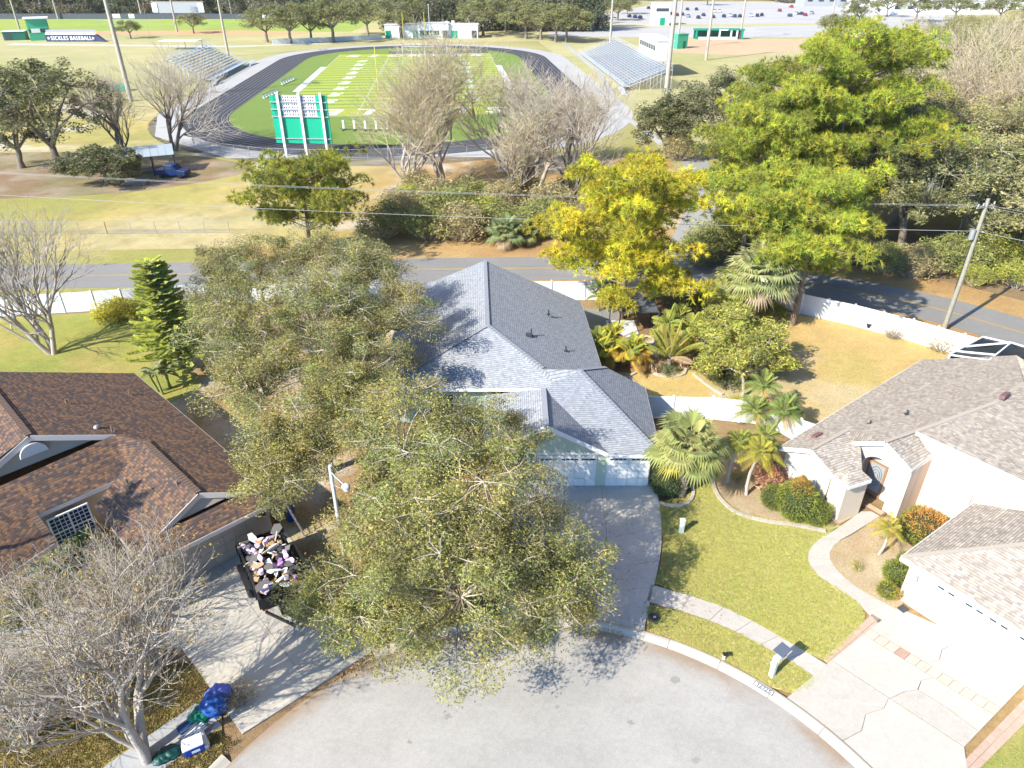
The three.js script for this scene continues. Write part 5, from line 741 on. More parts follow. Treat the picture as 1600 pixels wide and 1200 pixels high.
plant(fanPalm('cabbage_palm', { seed: 34, h: 4.8, tr: 0.22, boots: 20, fronds: 30, pet: 1.6, fan: 1.7, pal: [[0.4, 0.41, 0.14], [0.46, 0.45, 0.17], [0.34, 0.37, 0.13]], old: [[0.5, 0.37, 0.24], [0.46, 0.33, 0.2]] }), 'cabbage palm with pale green fans and brown skirt in the back garden', 'palm', G2(1172, 512));
const SCHEF = [[0.36, 0.37, 0.04], [0.46, 0.43, 0.06], [0.22, 0.26, 0.03], [0.54, 0.46, 0.1]];
{ const b = G2(1160, 620); plant(broadTree('umbrella_tree', { seed: 35, h: 4.4, r: 2.6, tr: 0.12, n: 60, cr: 0.8, sprays: 6, leaves: 60, L: 0.26, W: 0.13, pal: SCHEF, limbs: 5, lobes: lobesAt(b, [[1150, 520, 3, 1.9, 1.5], [1180, 555, 2.8, 1.7, 1.3], [1120, 545, 2.4, 1.3, 1.0], [1205, 530, 2.4, 1.2, 1.0], [1212, 572, 1.7, 1.1, 0.9], [1100, 575, 1.6, 0.9, 0.8], [1140, 490, 3.6, 1.3, 1.0]]), fork: 0.42, bark: M.barkWhite ?? M.barkPale }), 'leafy yellow green tree with a slim white trunk behind the white fence', 'tree', b); }
plant(looseBush('shrub', { seed: 36, r: 1.3, h: 1.5, stems: 40, leaves: 60, cr: 0.4, L: 0.2, W: 0.1, pal: [[0.1, 0.13, 0.03], [0.15, 0.17, 0.04]] }), 'dark shrub at the foot of the white trunked tree', 'shrub', [15.2, -43.6]);
plant(looseBush('shrub', { seed: 38, r: 1.4, h: 1.8, stems: 36, leaves: 60, cr: 0.45, L: 0.22, W: 0.11, pal: [[0.24, 0.29, 0.03], [0.32, 0.33, 0.04]] }), 'bright green shrub right of the white trunked tree', 'shrub', [18.4, -46.2]);
plant(looseBush('shrub', { seed: 39, r: 1.5, h: 1.9, stems: 30, leaves: 60, cr: 0.5, L: 0.2, W: 0.1, pal: [[0.08, 0.12, 0.02], [0.12, 0.16, 0.03]] }), 'dark green shrub against the back fence right of the shade canopy', 'shrub', [14.2, -54.6]);
plant(looseBush('shrub', { seed: 40, r: 1.1, h: 1.7, stems: 30, leaves: 60, cr: 0.45, L: 0.2, W: 0.1, pal: [[0.28, 0.33, 0.03], [0.36, 0.36, 0.04]] }), 'lime green shrub at the white back fence left of the pale fan palm', 'shrub', [16.6, -56.8]);
plant(looseBush('shrub', { seed: 42, r: 0.9, h: 0.8, stems: 24, leaves: 50, cr: 0.35, L: 0.18, W: 0.08, pal: [[0.45, 0.4, 0.04], [0.34, 0.33, 0.04]] }), 'yellow low shrub on the garden side of the front white fence', 'shrub', G2(1150, 640));
plant(featherPalm('date_palm', { seed: 43, h: 2.4, stems: 3, sp: 0.4, tr: 0.09, fronds: 21, len: 1.5, ll: 0.42, lw: 0.025, leaflets: 36, pal: [[0.2, 0.29, 0.04], [0.28, 0.33, 0.05]], old: AREOLD, droop: 0.6 }), 'bushy green palm rising behind the white fence near the tan house', 'palm', G2(1196, 668));
plant(featherPalm('date_palm', { seed: 44, h: 1.9, tr: 0.1, fronds: 22, len: 1.2, ll: 0.36, lw: 0.022, leaflets: 33, pal: [[0.2, 0.28, 0.05], [0.26, 0.32, 0.06]], old: AREOLD, droop: 0.7 }), 'small palm at the fence corner beside the tan roof', 'palm', G2(1222, 672));
plant(looseBush('dry_shrub', { seed: 45, r: 1.0, h: 1.3, stems: 90, leaves: 5, cr: 0.25, L: 0.12, W: 0.05, pal: [[0.5, 0.44, 0.25], [0.4, 0.36, 0.18]], st: 0.5, stemM: M.barkPale }), 'wispy dry shrub against the right hand white fence', 'shrub', G2(1392, 528));
plant(looseBush('dry_shrub', { seed: 46, r: 1.5, h: 1.3, stems: 110, leaves: 10, cr: 0.3, L: 0.14, W: 0.06, pal: [[0.5, 0.46, 0.25], [0.42, 0.38, 0.16]], st: 0.5, stemM: M.barkPale }), 'pale bushy shrub beside the pool cage corner', 'shrub', G2(1470, 548));
plant(looseBush('dry_shrub', { seed: 47, r: 0.9, h: 1.5, stems: 90, leaves: 2, cr: 0.3, L: 0.12, W: 0.05, pal: [[0.3, 0.28, 0.15]], st: 0.5, stemM: M.twig }), 'grey twiggy shrub at the shaded end of the right hand white fence', 'shrub', G2(1328, 505));
plant(fanPalm('cabbage_palm', { seed: 134, h: 3.2, tr: 0.2, boots: 14, fronds: 24, pet: 1.4, fan: 1.4, pal: [[0.4, 0.42, 0.08], [0.46, 0.46, 0.1]], old: FANOLD }), 'second cabbage palm with brighter fans just left of the pale one', 'palm', [18.2, -53.2]);
plant(looseBush('shrub', { seed: 135, r: 1.7, h: 2.4, stems: 40, leaves: 80, cr: 0.55, L: 0.22, W: 0.1, pal: [[0.36, 0.39, 0.04], [0.46, 0.44, 0.05]] }), 'tall lime shrub left of the white trunked tree', 'shrub', [15.2, -49.6]);
plant(looseBush('shrub', { seed: 136, r: 1.5, h: 1.8, stems: 40, leaves: 80, cr: 0.5, L: 0.2, W: 0.1, pal: [[0.22, 0.26, 0.03], [0.3, 0.32, 0.04]] }), 'green shrub filling the corner by the pine trunk and white fence', 'shrub', [21.6, -54.6]);
plant(featherPalm('areca_palm', { seed: 137, h: 1.3, stems: 5, sp: 0.5, tr: 0.05, fronds: 11, len: 1.8, ll: 0.5, lw: 0.05, leaflets: 26, pal: [[0.3, 0.35, 0.04], [0.4, 0.4, 0.05]], old: AREOLD, droop: 0.55 }), 'green feathery palm clump right of the shade canopy', 'palm', [13.2, -51.6]);
plant(looseBush('shrub', { seed: 138, r: 1.3, h: 1.0, stems: 36, leaves: 60, cr: 0.4, L: 0.2, W: 0.1, pal: [[0.48, 0.36, 0.08], [0.36, 0.33, 0.06], [0.5, 0.28, 0.1]] }), 'orange tinged low shrub right of the ring bed', 'shrub', [13.4, -48.8]);
// left back lawn
{ // Norfolk pine
  const r = rng(48), t = new THREE.Group(); t.name = 'norfolk_pine'; const tr = new MB(), H = 8.4; tr.tube([V(0, -0.1, 0), V(-0.2, H * 0.5, -0.05), V(-0.35, H, -0.1)], [0.17, 0.1, 0.03], 8); tr.build('trunk', M.bark, t);
  for (let k = 0; k < 24; k++) { const y = 0.6 + (H - 0.7) * k / 23.5, L = 3.1 * Math.pow(1 - k / 26, 0.7) * (0.8 + 0.4 * r()), mb = new MB(); const n = 7; for (let i = 0; i < n; i++) { const a = i / n * 6.283 + k * 0.6, b = V(-0.35 * y / H, y, 0), e = b.clone().add(V(Math.cos(a) * L, (0.05 + 0.4 * r()) * L, Math.sin(a) * L)); mb.color(0.25, 0.24, 0.05); mb.tube(bend(b, e, r, 0.05, 3), [0.03, 0.025, 0.02, 0.01], 4); for (let j = 0; j < 70; j++) { const q = b.clone().lerp(e, 0.15 + 0.85 * r()), sd = V(-Math.sin(a), 0, Math.cos(a)).multiplyScalar(r() < 0.5 ? -1 : 1), l = 0.42 * (0.6 + 0.6 * r()) * (1.1 - 0.5 * q.distanceTo(b) / L), g = q.clone().addScaledVector(sd, l).add(V(Math.cos(a) * l * 0.6, 0.16, Math.sin(a) * l * 0.6)), s = 0.7 + 0.6 * r(); bladeStrip(mb, q, q.clone().lerp(g, 0.6).add(V(0, 0.03, 0)), g, 0.2, [0.46 * s, 0.5 * s, 0.04 * s]); } } mb.build('branch_tier', M.leaf, t); }
  plant(t, 'tiered bright green Norfolk pine beside the oak on the left lawn', 'tree', G2(284, 574));
}
plant(looseBush('shrub', { seed: 50, r: 1.7, h: 1.6, stems: 60, leaves: 90, cr: 0.5, L: 0.18, W: 0.09, pal: [[0.62, 0.55, 0.03], [0.7, 0.58, 0.03], [0.5, 0.46, 0.03]] }), 'yellow shrub row against the left white fence, left half', 'shrub', G2(182, 498));
plant(looseBush('shrub', { seed: 51, r: 1.4, h: 1.5, stems: 50, leaves: 90, cr: 0.5, L: 0.18, W: 0.09, pal: [[0.6, 0.54, 0.03], [0.5, 0.46, 0.03], [0.55, 0.38, 0.08]] }), 'yellow shrub row against the left white fence, half hidden by the Norfolk pine', 'shrub', G2(212, 498));
plant(featherPalm('date_palm', { seed: 52, h: 0.7, stems: 3, sp: 0.3, tr: 0.1, fronds: 24, len: 1.5, ll: 0.42, lw: 0.028, leaflets: 36, pal: [[0.08, 0.16, 0.03], [0.13, 0.21, 0.04], [0.2, 0.27, 0.05]], old: [[0.2, 0.25, 0.05]], droop: 0.6 }), 'dark green dwarf date palm under the window of the brown roofed house', 'palm', G2(122, 893), 0.4, 1.0);
plant(featherPalm('date_palm', { seed: 152, h: 8.4, tr: 0.14, fronds: 33, len: 2.3, ll: 0.5, lw: 0.031, leaflets: 39, pal: [[0.16, 0.22, 0.04], [0.22, 0.26, 0.05]], old: AREOLD, droop: 0.6 }), 'tall palm at the left whose shadow falls on the brown roof', 'palm', [-25.9, -21.7]);
plant(looseBush('shrub', { seed: 53, r: 1.3, h: 1.0, stems: 40, leaves: 50, cr: 0.4, L: 0.16, W: 0.08, pal: [[0.12, 0.16, 0.03], [0.2, 0.22, 0.05], [0.36, 0.24, 0.06]] }), 'mixed shrub beside the dwarf date palm at the left picture edge', 'shrub', G2(40, 960));
plant(looseBush('shrub', { seed: 54, r: 1.6, h: 0.9, stems: 44, leaves: 60, cr: 0.45, L: 0.16, W: 0.08, pal: [[0.07, 0.12, 0.015], [0.11, 0.16, 0.02]] }), 'low dark green shrub among bare twigs at the left picture edge', 'shrub', G2(15, 1110));
plant(looseBush('dry_shrub', { seed: 55, r: 0.8, h: 0.8, stems: 120, leaves: 4, cr: 0.25, L: 0.1, W: 0.05, pal: [[0.42, 0.3, 0.1]], st: 0.45, stemM: M.barkPale }), 'tangle of cut dry branches beside the blue tarpaulin', 'brush', G2(372, 1098));

// ---------- pines and woods beyond the yards ----------
const pinePr = (seed, o) => pineTree('pine_tree', { seed, tr: 0.24, limbs: 20, tufts: 32, needles: 15, L: 0.4, W: 0.06, clump: 0.95, pal: PINE, base: 0.5, r: 4, ...o });
plant(pinePr(61, { h: 12.2, r: 5.8, limbs: 38, base: 0.14, per: 1.2, pal: PINEY, lean: 0.1 }), 'yellow green pine tree rising behind the blue roofed house', 'tree', [9.2, -54.6]);
plant(pinePr(62, { h: 8.8, r: 5.6, limbs: 26, base: 0.3, per: 1.1, pal: [[0.4, 0.4, 0.02], [0.5, 0.46, 0.015], [0.2, 0.25, 0.03]], clump: 1.1 }), 'flat topped pine across the road above the left oaks', 'tree', [-20.6, -69.5]);
plant(pinePr(63, { h: 12, r: 5.2, limbs: 28, base: 0.36, per: 1.1 }), 'pine tree with a bare trunk at the corner of the white fence', 'tree', [23.3, -53.4]);
plant(pinePr(64, { h: 20, r: 7.6, limbs: 38, base: 0.26, per: 1.0, tr: 0.34, clump: 1.15 }), 'tallest pine tree on the far side of the road bend', 'tree', [31.6, -70.5]);
plant(pinePr(65, { h: 17, r: 6.6, limbs: 32, base: 0.22, per: 1.0, tr: 0.3, clump: 1.1, pal: [[0.33, 0.36, 0.02], [0.42, 0.4, 0.02], [0.26, 0.3, 0.025]] }), 'pine tree left of the tallest pine beyond the road', 'tree', [26.2, -71.5]);
plant(pinePr(66, { h: 19, r: 6.6, limbs: 30, base: 0.3, per: 1.0, tr: 0.3, clump: 1.2 }), 'pine tree behind the tallest pine towards the ball field', 'tree', [35.5, -82]);
plant(pinePr(67, { h: 14, r: 5.6, limbs: 28, base: 0.22, per: 1.0, tr: 0.26, clump: 1.1 }), 'shorter pine between the road bend and the turn off', 'tree', [22.6, -66.5]);
// scrub along the road: 14 individual bushes
{
  const kinds = [['leafy olive green scrub bush on the far side of the back road', [[0.28, 0.3, 0.07], [0.38, 0.37, 0.1], [0.2, 0.22, 0.05]]], ['yellow green scrub bush on the far side of the back road', [[0.48, 0.46, 0.06], [0.34, 0.36, 0.06]]], ['dry brown scrub bush on the far side of the back road', [[0.5, 0.39, 0.2], [0.4, 0.33, 0.15], [0.32, 0.3, 0.1]]]];
  const pr = kinds.map(([l, p], k) => looseBush('scrub_bush', { seed: 70 + k, r: 2.1, h: 2.9, stems: 54, leaves: 80, cr: 0.75, L: 0.26, W: 0.12, pal: p, st: 1 }));
  const spots = [[600, 370, 0, 1.25], [640, 355, 2, 1.3], [668, 374, 0, 1.2], [705, 352, 0, 1.5], [722, 375, 2, 1.3], [752, 352, 1, 1.2], [690, 330, 2, 1.3], [740, 325, 0, 1.2], [785, 330, 2, 1.2], [820, 318, 2, 1.2], [775, 360, 0, 1.1], [655, 305, 2, 1.1], [640, 320, 1, 0.9], [612, 330, 2, 0.9], [840, 365, 0, 1.3], [870, 372, 1, 0.95], [860, 340, 2, 1.4], [905, 350, 2, 0.9], [1150, 395, 1, 1.2], [1110, 400, 0, 1.3], [1085, 412, 0, 1.0], [1190, 415, 0, 1.1], [1380, 425, 0, 1.0], [1420, 432, 2, 1.0], [1465, 425, 0, 1.2], [1500, 425, 0, 1.2], [1550, 420, 1, 1.2], [1520, 445, 1, 0.7], [1590, 450, 1, 0.9], [1340, 410, 0, 0.8], [1060, 250, 2, 1.3], [900, 310, 2, 1.2], [930, 330, 1, 1.0], [985, 360, 2, 0.8]];
  const first = {}; spots.forEach(([px, py, k, s], i) => { const [x, z] = G2(px, py), g = kinds[k][0].replace(' scrub bush on', ' scrub bushes on') + (px < 660 ? ' at the left end of the scrub' : px < 770 ? ' behind the blue roof ridge' : px < 1000 ? ' left of the turn off' : px < 1250 ? ' under the tall pines' : ' by the utility pole'); kinds[k][3] = kinds[k][0].replace('on the far side of the back road', px < 660 ? 'at the left end of the scrub beyond the back road' : px < 770 ? 'beyond the back road straight behind the blue roof ridge' : px < 1000 ? 'between the palmettos and the pale turn off' : px < 1250 ? 'under the tall pines at the road bend' : 'beyond the road behind the utility pole'); if (!first[k]) { first[k] = plant(pr[k], kinds[k][3], 'bush', [x, z], i, s, g); } else copy(first[k], [x, 0, z], i * 1.3, s, kinds[k][3], g); });
}
plant(fanPalm('palmetto', { seed: 75, h: 1.5, tr: 0.2, boots: 0, fronds: 22, pet: 1.2, fan: 1.2, pal: [[0.2, 0.26, 0.08], [0.26, 0.3, 0.1]], old: [[0.44, 0.32, 0.18]] }), 'green palmetto in the scrub behind the blue roof', 'palm', G2(790, 385));
plant(fanPalm('palmetto', { seed: 76, h: 1.0, tr: 0.2, boots: 0, fronds: 18, pet: 1.1, fan: 1.1, pal: [[0.36, 0.36, 0.1], [0.26, 0.3, 0.1]], old: [[0.5, 0.36, 0.2]] }), 'yellowing palmetto at the road edge right of the green one', 'palm', G2(818, 378));
// bare trees in the middle
const bareO = (seed, o) => bareTree('bare_tree', { seed, len: 4.2, tr: 0.3, levels: 6, spread: 0.6, kids0: 4, up: 0.07, min: 0.016, bark: M.barkPale, twigM: M.twigMid, bud: 0.35, budPal: [[0.5, 0.44, 0.15], [0.56, 0.46, 0.24], [0.4, 0.37, 0.12]], ...o });
M.twigMid = mat(0.52, 0.42, 0.28, 0.9);
plant(bareO(81, { len: 5.0, stems: 2, lean: 0.22, levels: 7, kids0: 4 }), 'big pale leafless tree in front of the football field', 'tree', [-9.4, -96]);
plant(bareO(82, { len: 4.6, stems: 2, lean: 0.25, twigM: M.twig }), 'greyish leafless tree right of the football field end', 'tree', [3.6, -95]);
plant(bareO(84, { len: 4.4, stems: 2, lean: 0.25, twigM: M.twig, bark: M.bark }), 'brownish leafless tree left of the yellow pine', 'tree', [7.2, -88]);
plant(bareO(105, { len: 4.0, stems: 2, lean: 0.3, bud: 0.5 }), 'leafless tree with greenish buds left of the big pale one', 'tree', [-13.5, -93]);
plant(bareO(107, { len: 3.2, stems: 2, lean: 0.35, bud: 0.4, bark: M.bark }), 'low spreading leafless tree above the palmettos', 'tree', [0.5, -86]);
plant(bareO(106, { len: 4.6, stems: 2, lean: 0.25, bud: 0.8, levels: 6 }), 'budding leafless tree against the right end of the football field', 'tree', [-1.5, -104]);
plant(bareO(85, { len: 3.2, stems: 2, lean: 0.25, bud: 0.6 }), 'budding leafless tree beside the white path to the stadium', 'tree', [9, -108]);
plant(bareO(86, { len: 4.8, stems: 2, lean: 0.3, bark: M.bark, twigM: M.twig, bud: 0.15 }), 'grey leafless tree at the bend of the running track', 'tree', [-54, -117]);
plant(bareO(87, { len: 3.6, stems: 2, lean: 0.3, bark: M.bark, twigM: M.twig, bud: 0.1 }), 'leafless tree with low limbs beside the dark oak', 'tree', [-60, -112]);
plant(broadTree('oak_tree', { seed: 90, h: 15, r: 8.4, tr: 0.5, n: 110, cr: 1.4, sprays: 6, leaves: 24, L: 0.42, W: 0.22, pal: [...OAKDARK, [0.3, 0.29, 0.08], [0.24, 0.26, 0.07]], mid: 0.6, vs: 0.4, limbs: 8, bark: M.bark }), 'dark spreading oak at the left edge of the meadow', 'tree', [-64.5, -103]);
plant(broadTree('oak_tree', { seed: 91, h: 11, r: 6, tr: 0.4, n: 70, cr: 1.4, sprays: 6, leaves: 24, L: 0.42, W: 0.22, pal: OAKDARK, mid: 0.58, vs: 0.42, limbs: 6, bark: M.bark }), 'second dark oak nearer the left picture edge', 'tree', [-72, -106]);
plant(broadTree('oak_tree', { seed: 92, h: 5.5, r: 5, tr: 0.25, n: 60, cr: 1.1, sprays: 5, leaves: 46, L: 0.36, W: 0.2, pal: OAKDARK, mid: 0.45, vs: 0.45, limbs: 6, bark: M.bark }), 'low dark oak thicket in front of the open shelter', 'tree', [-55, -97]);
// woods on the right: individual trees, three kinds
{
  const w = [];
  const k0 = broadTree('woodland_oak', { seed: 95, h: 15, r: 6.6, tr: 0.4, n: 90, cr: 1.6, sprays: 5, leaves: 62, L: 0.34, W: 0.155, pal: OLIVE, mid: 0.58, vs: 0.42, limbs: 8, bark: M.bark, moss: 14 });
  const k1 = broadTree('woodland_oak', { seed: 96, h: 13, r: 6.2, tr: 0.4, n: 90, cr: 1.5, sprays: 5, leaves: 62, L: 0.33, W: 0.15, pal: [[0.26, 0.26, 0.08], [0.33, 0.32, 0.11], [0.18, 0.19, 0.055], [0.4, 0.36, 0.15]], mid: 0.55, vs: 0.44, limbs: 8, bark: M.bark, moss: 18 });
  const k2 = bareO(97, { len: 4.6, stems: 2, lean: 0.22, levels: 6, bud: 0.5, bark: M.barkPale });
  const kinds = [[k0, 'olive green woodland oak in the wood on the right'], [k1, 'dark mossy oak in the wood on the right'], [k2, 'leafless pale tree standing in the wood on the right']];
  const spots = [[38, -76, 0, 0.9], [47, -88, 2, 1.05], [55, -82, 2, 1.1], [62, -90, 2, 1.1], [38, -98, 2, 0.9], [44, -110, 2, 1], [40.5, -71, 1, 1], [46, -68, 1, 1.05], [52, -62, 1, 1], [50, -74, 0, 1], [56, -70, 1, 1.1], [44, -80, 0, 0.95], [62, -62, 0, 1], [60, -80, 0, 1.05], [52, -86, 2, 1.1], [42, -92, 0, 1], [66, -74, 2, 1.1], [70, -86, 0, 1.1], [58, -95, 2, 1.1], [48, -102, 0, 0.95], [66, -102, 0, 1], [76, -98, 2, 1.1], [84, -90, 0, 1.05], [56, -110, 2, 1], [72, -114, 0, 1], [84, -110, 2, 1.1], [94, -104, 0, 1], [48, -120, 0, 0.9], [62, -124, 0, 0.9], [78, -128, 2, 1.1], [92, -124, 0, 1], [104, -118, 2, 1], [66, -138, 0, 0.9], [84, -142, 0, 0.95], [100, -138, 2, 1], [114, -132, 0, 1], [76, -152, 2, 0.95], [94, -156, 0, 0.95], [110, -152, 0, 1], [126, -146, 2, 1], [88, -170, 0, 0.9], [106, -172, 2, 0.95], [122, -168, 0, 1], [138, -162, 0, 1], [104, -190, 0, 0.9], [122, -190, 2, 1], [140, -186, 0, 1], [116, -208, 0, 0.9], [136, -208, 0, 1], [154, -200, 2, 1], [130, -228, 0, 0.85], [150, -226, 0, 1], [168, -216, 0, 1], [146, -246, 0, 0.8], [166, -244, 0, 0.9], [186, -232, 0, 1], [176, -262, 0, 0.8], [196, -252, 0, 0.9]];
  const first = {}; spots.forEach(([x, z, k, s], i) => { const where = z > -75 ? 'at the roadside edge of the wood on the right' : z > -112 ? 'in the near middle of the wood on the right' : z > -160 ? 'in the deep middle of the wood on the right' : 'at the far end of the wood on the right', g = 'trees ' + where, t = kinds[k][0], l = kinds[k][1].replace('in the wood on the right', where), S = [s, s * (0.9 + 0.2 * hash(i, 3, 2)), s]; if (!first[k]) first[k] = plant(t, l, 'tree', [x, z], i, S, g + ', kind ' + (['olive', 'mossy', 'leafless'][k])); else copy(first[k], [x, 0, z], i * 1.9, S, l, g + ', kind ' + (['olive', 'mossy', 'leafless'][k])); });
  plant(broadTree('oak_tree', { seed: 98, h: 12, r: 6.5, tr: 0.4, n: 90, cr: 1.5, sprays: 5, leaves: 40, L: 0.42, W: 0.22, pal: [[0.15, 0.16, 0.05], [0.2, 0.2, 0.07], [0.24, 0.22, 0.1]], mid: 0.55, vs: 0.45, limbs: 7, bark: M.bark }), 'grey green oak between the tall pines and the bleachers', 'tree', [31, -112]);
  plant(broadTree('oak_tree', { seed: 99, h: 9, r: 4.5, tr: 0.3, n: 60, cr: 1.3, sprays: 5, leaves: 40, L: 0.4, W: 0.22, pal: OAKDARK, mid: 0.5, vs: 0.48, limbs: 7, bark: M.bark }), 'dark low oak beside the pale turn off', 'tree', [23.5, -112]);
  const mo = broadTree('oak_tree', { seed: 100, h: 12.5, r: 6, tr: 0.45, n: 80, cr: 1.5, sprays: 5, leaves: 36, L: 0.42, W: 0.22, pal: OLIVE, mid: 0.62, vs: 0.36, limbs: 8, bark: M.bark, moss: 30, fork: 0.34 }); plant(mo, 'moss draped oak with a thick pale trunk behind the utility pole', 'tree', [49.6, -61]);
}

// ---------- school: stadium, ball fields, car park ----------
const FO = V(-22.5, 0, -147.5), FR_ = V(0.996, 0, -0.085), FA = V(-0.085, 0, -0.996); // end line centre, across, along
const F = (s, t, y = 0) => FO.clone().addScaledVector(FR_, s).addScaledVector(FA, t).setY(y);
const stad = (rad, n = 26) => { const out = [], c0 = 7, c1 = 96; for (let i = 0; i <= n; i++) { const a = Math.PI + Math.PI * i / n; out.push([rad * Math.cos(a), c0 + rad * Math.sin(a)]); } for (let i = 0; i <= n; i++) { const a = Math.PI * i / n; out.push([rad * Math.cos(a), c1 + rad * Math.sin(a)]); } return out.map(([s, t]) => { const p = F(s, t); return [p.x, p.z]; }); };
const font = await new FontLoader().loadAsync('fonts/droid/droid_sans_bold.typeface.json');
patch('walkway', 'pale concrete walkway round the outside of the running track', 'footpath', stad(47.5), 0.004, 8, (x, z) => { const l = 0.52 * (0.9 + 0.2 * fbm(x / 4, z / 4, 81)); return [l, l * 0.98, l * 0.95]; }, M.concrete);
{
  const t = patch('running_track', 'dark running track with white lane lines round the football field', 'track', stad(41.7), 0.012, 8, (x, z) => { const l = 0.05 * (0.85 + 0.3 * fbm(x / 4, z / 4, 82)); return [l, l, l * 1.25]; }, M.asphalt);
  for (let k = 0; k <= 8; k++) { const mb = new MB(), L = stad(33.6 + k * 1.0, 40); L.push(L[0]); ribbon(mb, L, -0.05, 0.05, 0.018, () => [0.36, 0.36, 0.36]); mb.build('lane_line', M.asphalt, t); }
}
{
  const f = patch('football_field', 'striped green artificial turf football field', 'field', stad(33.3), 0.02, 6, (x, z) => { const l = 0.92 + 0.16 * fbm(x / 3, z / 3, 83); return [0.17 * l, 0.25 * l, 0.04 * l]; }, M.lawn);
  const rect = (mb, s0, s1, t0, t1, y, c) => { mb.color(c); const P = [F(s0, t0, y), F(s1, t0, y), F(s1, t1, y), F(s0, t1, y)]; for (const i of [0, 1, 2, 0, 2, 3]) mb.vert(P[i], V(0, 1, 0), P[i].x, P[i].z); };
  const Y = 0.9144, W = 24.4; const bright = [0.36, 0.42, 0.06], mid = [0.22, 0.29, 0.05];
  for (let k = 0; k < 20; k++) { const mb = new MB(); rect(mb, -W, W, (10 + 5 * k) * Y + 0.9, (15 + 5 * k) * Y - 0.9, 0.026, bright); rect(mb, -W, W, (15 + 5 * k) * Y - 0.9, (15 + 5 * k) * Y + 0.9, 0.026, mid); mb.build('turf_band', M.lawn, f); }
  for (const t of [0, 110 * Y]) { const mb = new MB(); rect(mb, -W, W, t, t + 10 * Y * (t ? 0.999 : 0.98), 0.026, [0.36, 0.4, 0.04]); mb.build('end_zone', M.lawn, f); }
  const wl = [0.8, 0.8, 0.78], mb = new MB(); for (const s of [-1, 1]) { rect(mb, s * W - 0.06, s * W + 0.06, 0, 120 * Y, 0.032, wl); rect(mb, s * (W + 0.8) - 0.9, s * (W + 0.8) + 0.9, 35 * Y, 85 * Y, 0.032, wl); } rect(mb, -W, W, -0.06, 0.06, 0.033, wl); rect(mb, -W, W, 10 * Y - 0.08, 10 * Y + 0.08, 0.033, wl); rect(mb, -W, W, 110 * Y - 0.08, 110 * Y + 0.08, 0.033, wl); for (const s of [-3.2, 3.2]) for (let k = 10; k <= 110; k++) rect(mb, s - 0.3, s + 0.3, k * Y - 0.05, k * Y + 0.05, 0.034, wl); rect(mb, -8.3, -8.0, 0, 110 * Y, 0.034, [0.55, 0.6, 0.35]); mb.build('field_markings', M.asphalt, f);
  const text = (str, size, s, t, turn, sx = 1) => { const g = new THREE.ShapeGeometry(font.generateShapes(str, size), 3); g.computeBoundingBox(); const w = g.boundingBox.max.x; g.translate(-w / 2, -size / 2, 0).rotateX(-Math.PI / 2).scale(sx, 1, 1); const p = F(s, t, 0.036); mesh('lettering', g, M.white, f, p.x, 0.036, p.z, 0, turn, 0); };
  const base = -0.085; const word = 'SICKLES'; for (let i = 0; i < 7; i++) { text(word[i], 6.2, 19.8 - i * 6.6, 5 * Y, Math.PI + base, 1.1); text(word[i], 5.6, -19.8 + i * 6.6, 115 * Y, base, 1.1); }
  [10, 20, 30, 40, 50, 40, 30, 20, 10].forEach((v, i) => { text(String(v), 2.6, -15.5, (20 + 10 * i) * Y, -Math.PI / 2 + base, 1.4); text(String(v), 2.6, 15.5, (20 + 10 * i) * Y, Math.PI / 2 + base, 1.4); });
  const pit = new MB(); rect(pit, -9, 24, 121 * Y, 121 * Y + 9, 0.028, [0.1, 0.09, 0.11]); pit.build('jump_area', M.asphalt, f);
}
function goalPost(label, t, dir) { const g = thing('goal_post', label, 'goal post', F(0, t).toArray()), b = new MB(); g.rotation.y = -0.085; b.tube([V(0, 0, dir * 1.6), V(0, 1.6, dir * 1.5), V(0, 2.8, dir * 0.9), V(0, 3.05, 0)], 0.1, 8); b.build('support', M.yellow, g); const c = new MB(); c.beam(V(-3.55, 3.05, 0), V(3.55, 3.05, 0), 0.14, 0.14); c.build('crossbar', M.yellow, g); for (const s of [-1, 1]) { const u = new MB(); u.cyl(s * 3.55, 3.05, 0, 0.07, 9.2, 8); u.build('upright', M.yellow, g); } }
goalPost('tall yellow goal post at the near end of the football field', 0.4, 1); goalPost('yellow goal post at the far end near the white concession building', 109.4, -1);
{ const g = thing('soccer_goal', 'white framed soccer goal with net at the far end of the football field', 'goal', F(-4, 106).toArray()); g.rotation.y = -0.085; const b = new MB(); for (const x of [0, 7.3, 14.6]) { b.cyl(x, 0, 0, 0.09, 2.6, 6); b.beam(V(x, 2.6, 0), V(x, 0.05, -2), 0.08, 0.08); } b.beam(V(0, 2.6, 0), V(14.6, 2.6, 0), 0.12, 0.12); b.beam(V(0, 0.08, -2), V(14.6, 0.08, -2), 0.08, 0.08); b.build('frame', M.white, g); const n = new MB(); for (let i = 0; i <= 30; i++) n.beam(V(i * 14.6 / 30, 2.6, 0), V(i * 14.6 / 30, 0.05, -2), 0.02, 0.02); for (let i = 1; i < 6; i++) n.beam(V(0, 2.6 - i * 0.43, -i * 0.33), V(14.6, 2.6 - i * 0.43, -i * 0.33), 0.02, 0.02); n.build('net', mat(0.35, 0.45, 0.6, 0.8), g).userData.kind = 'stuff'; }
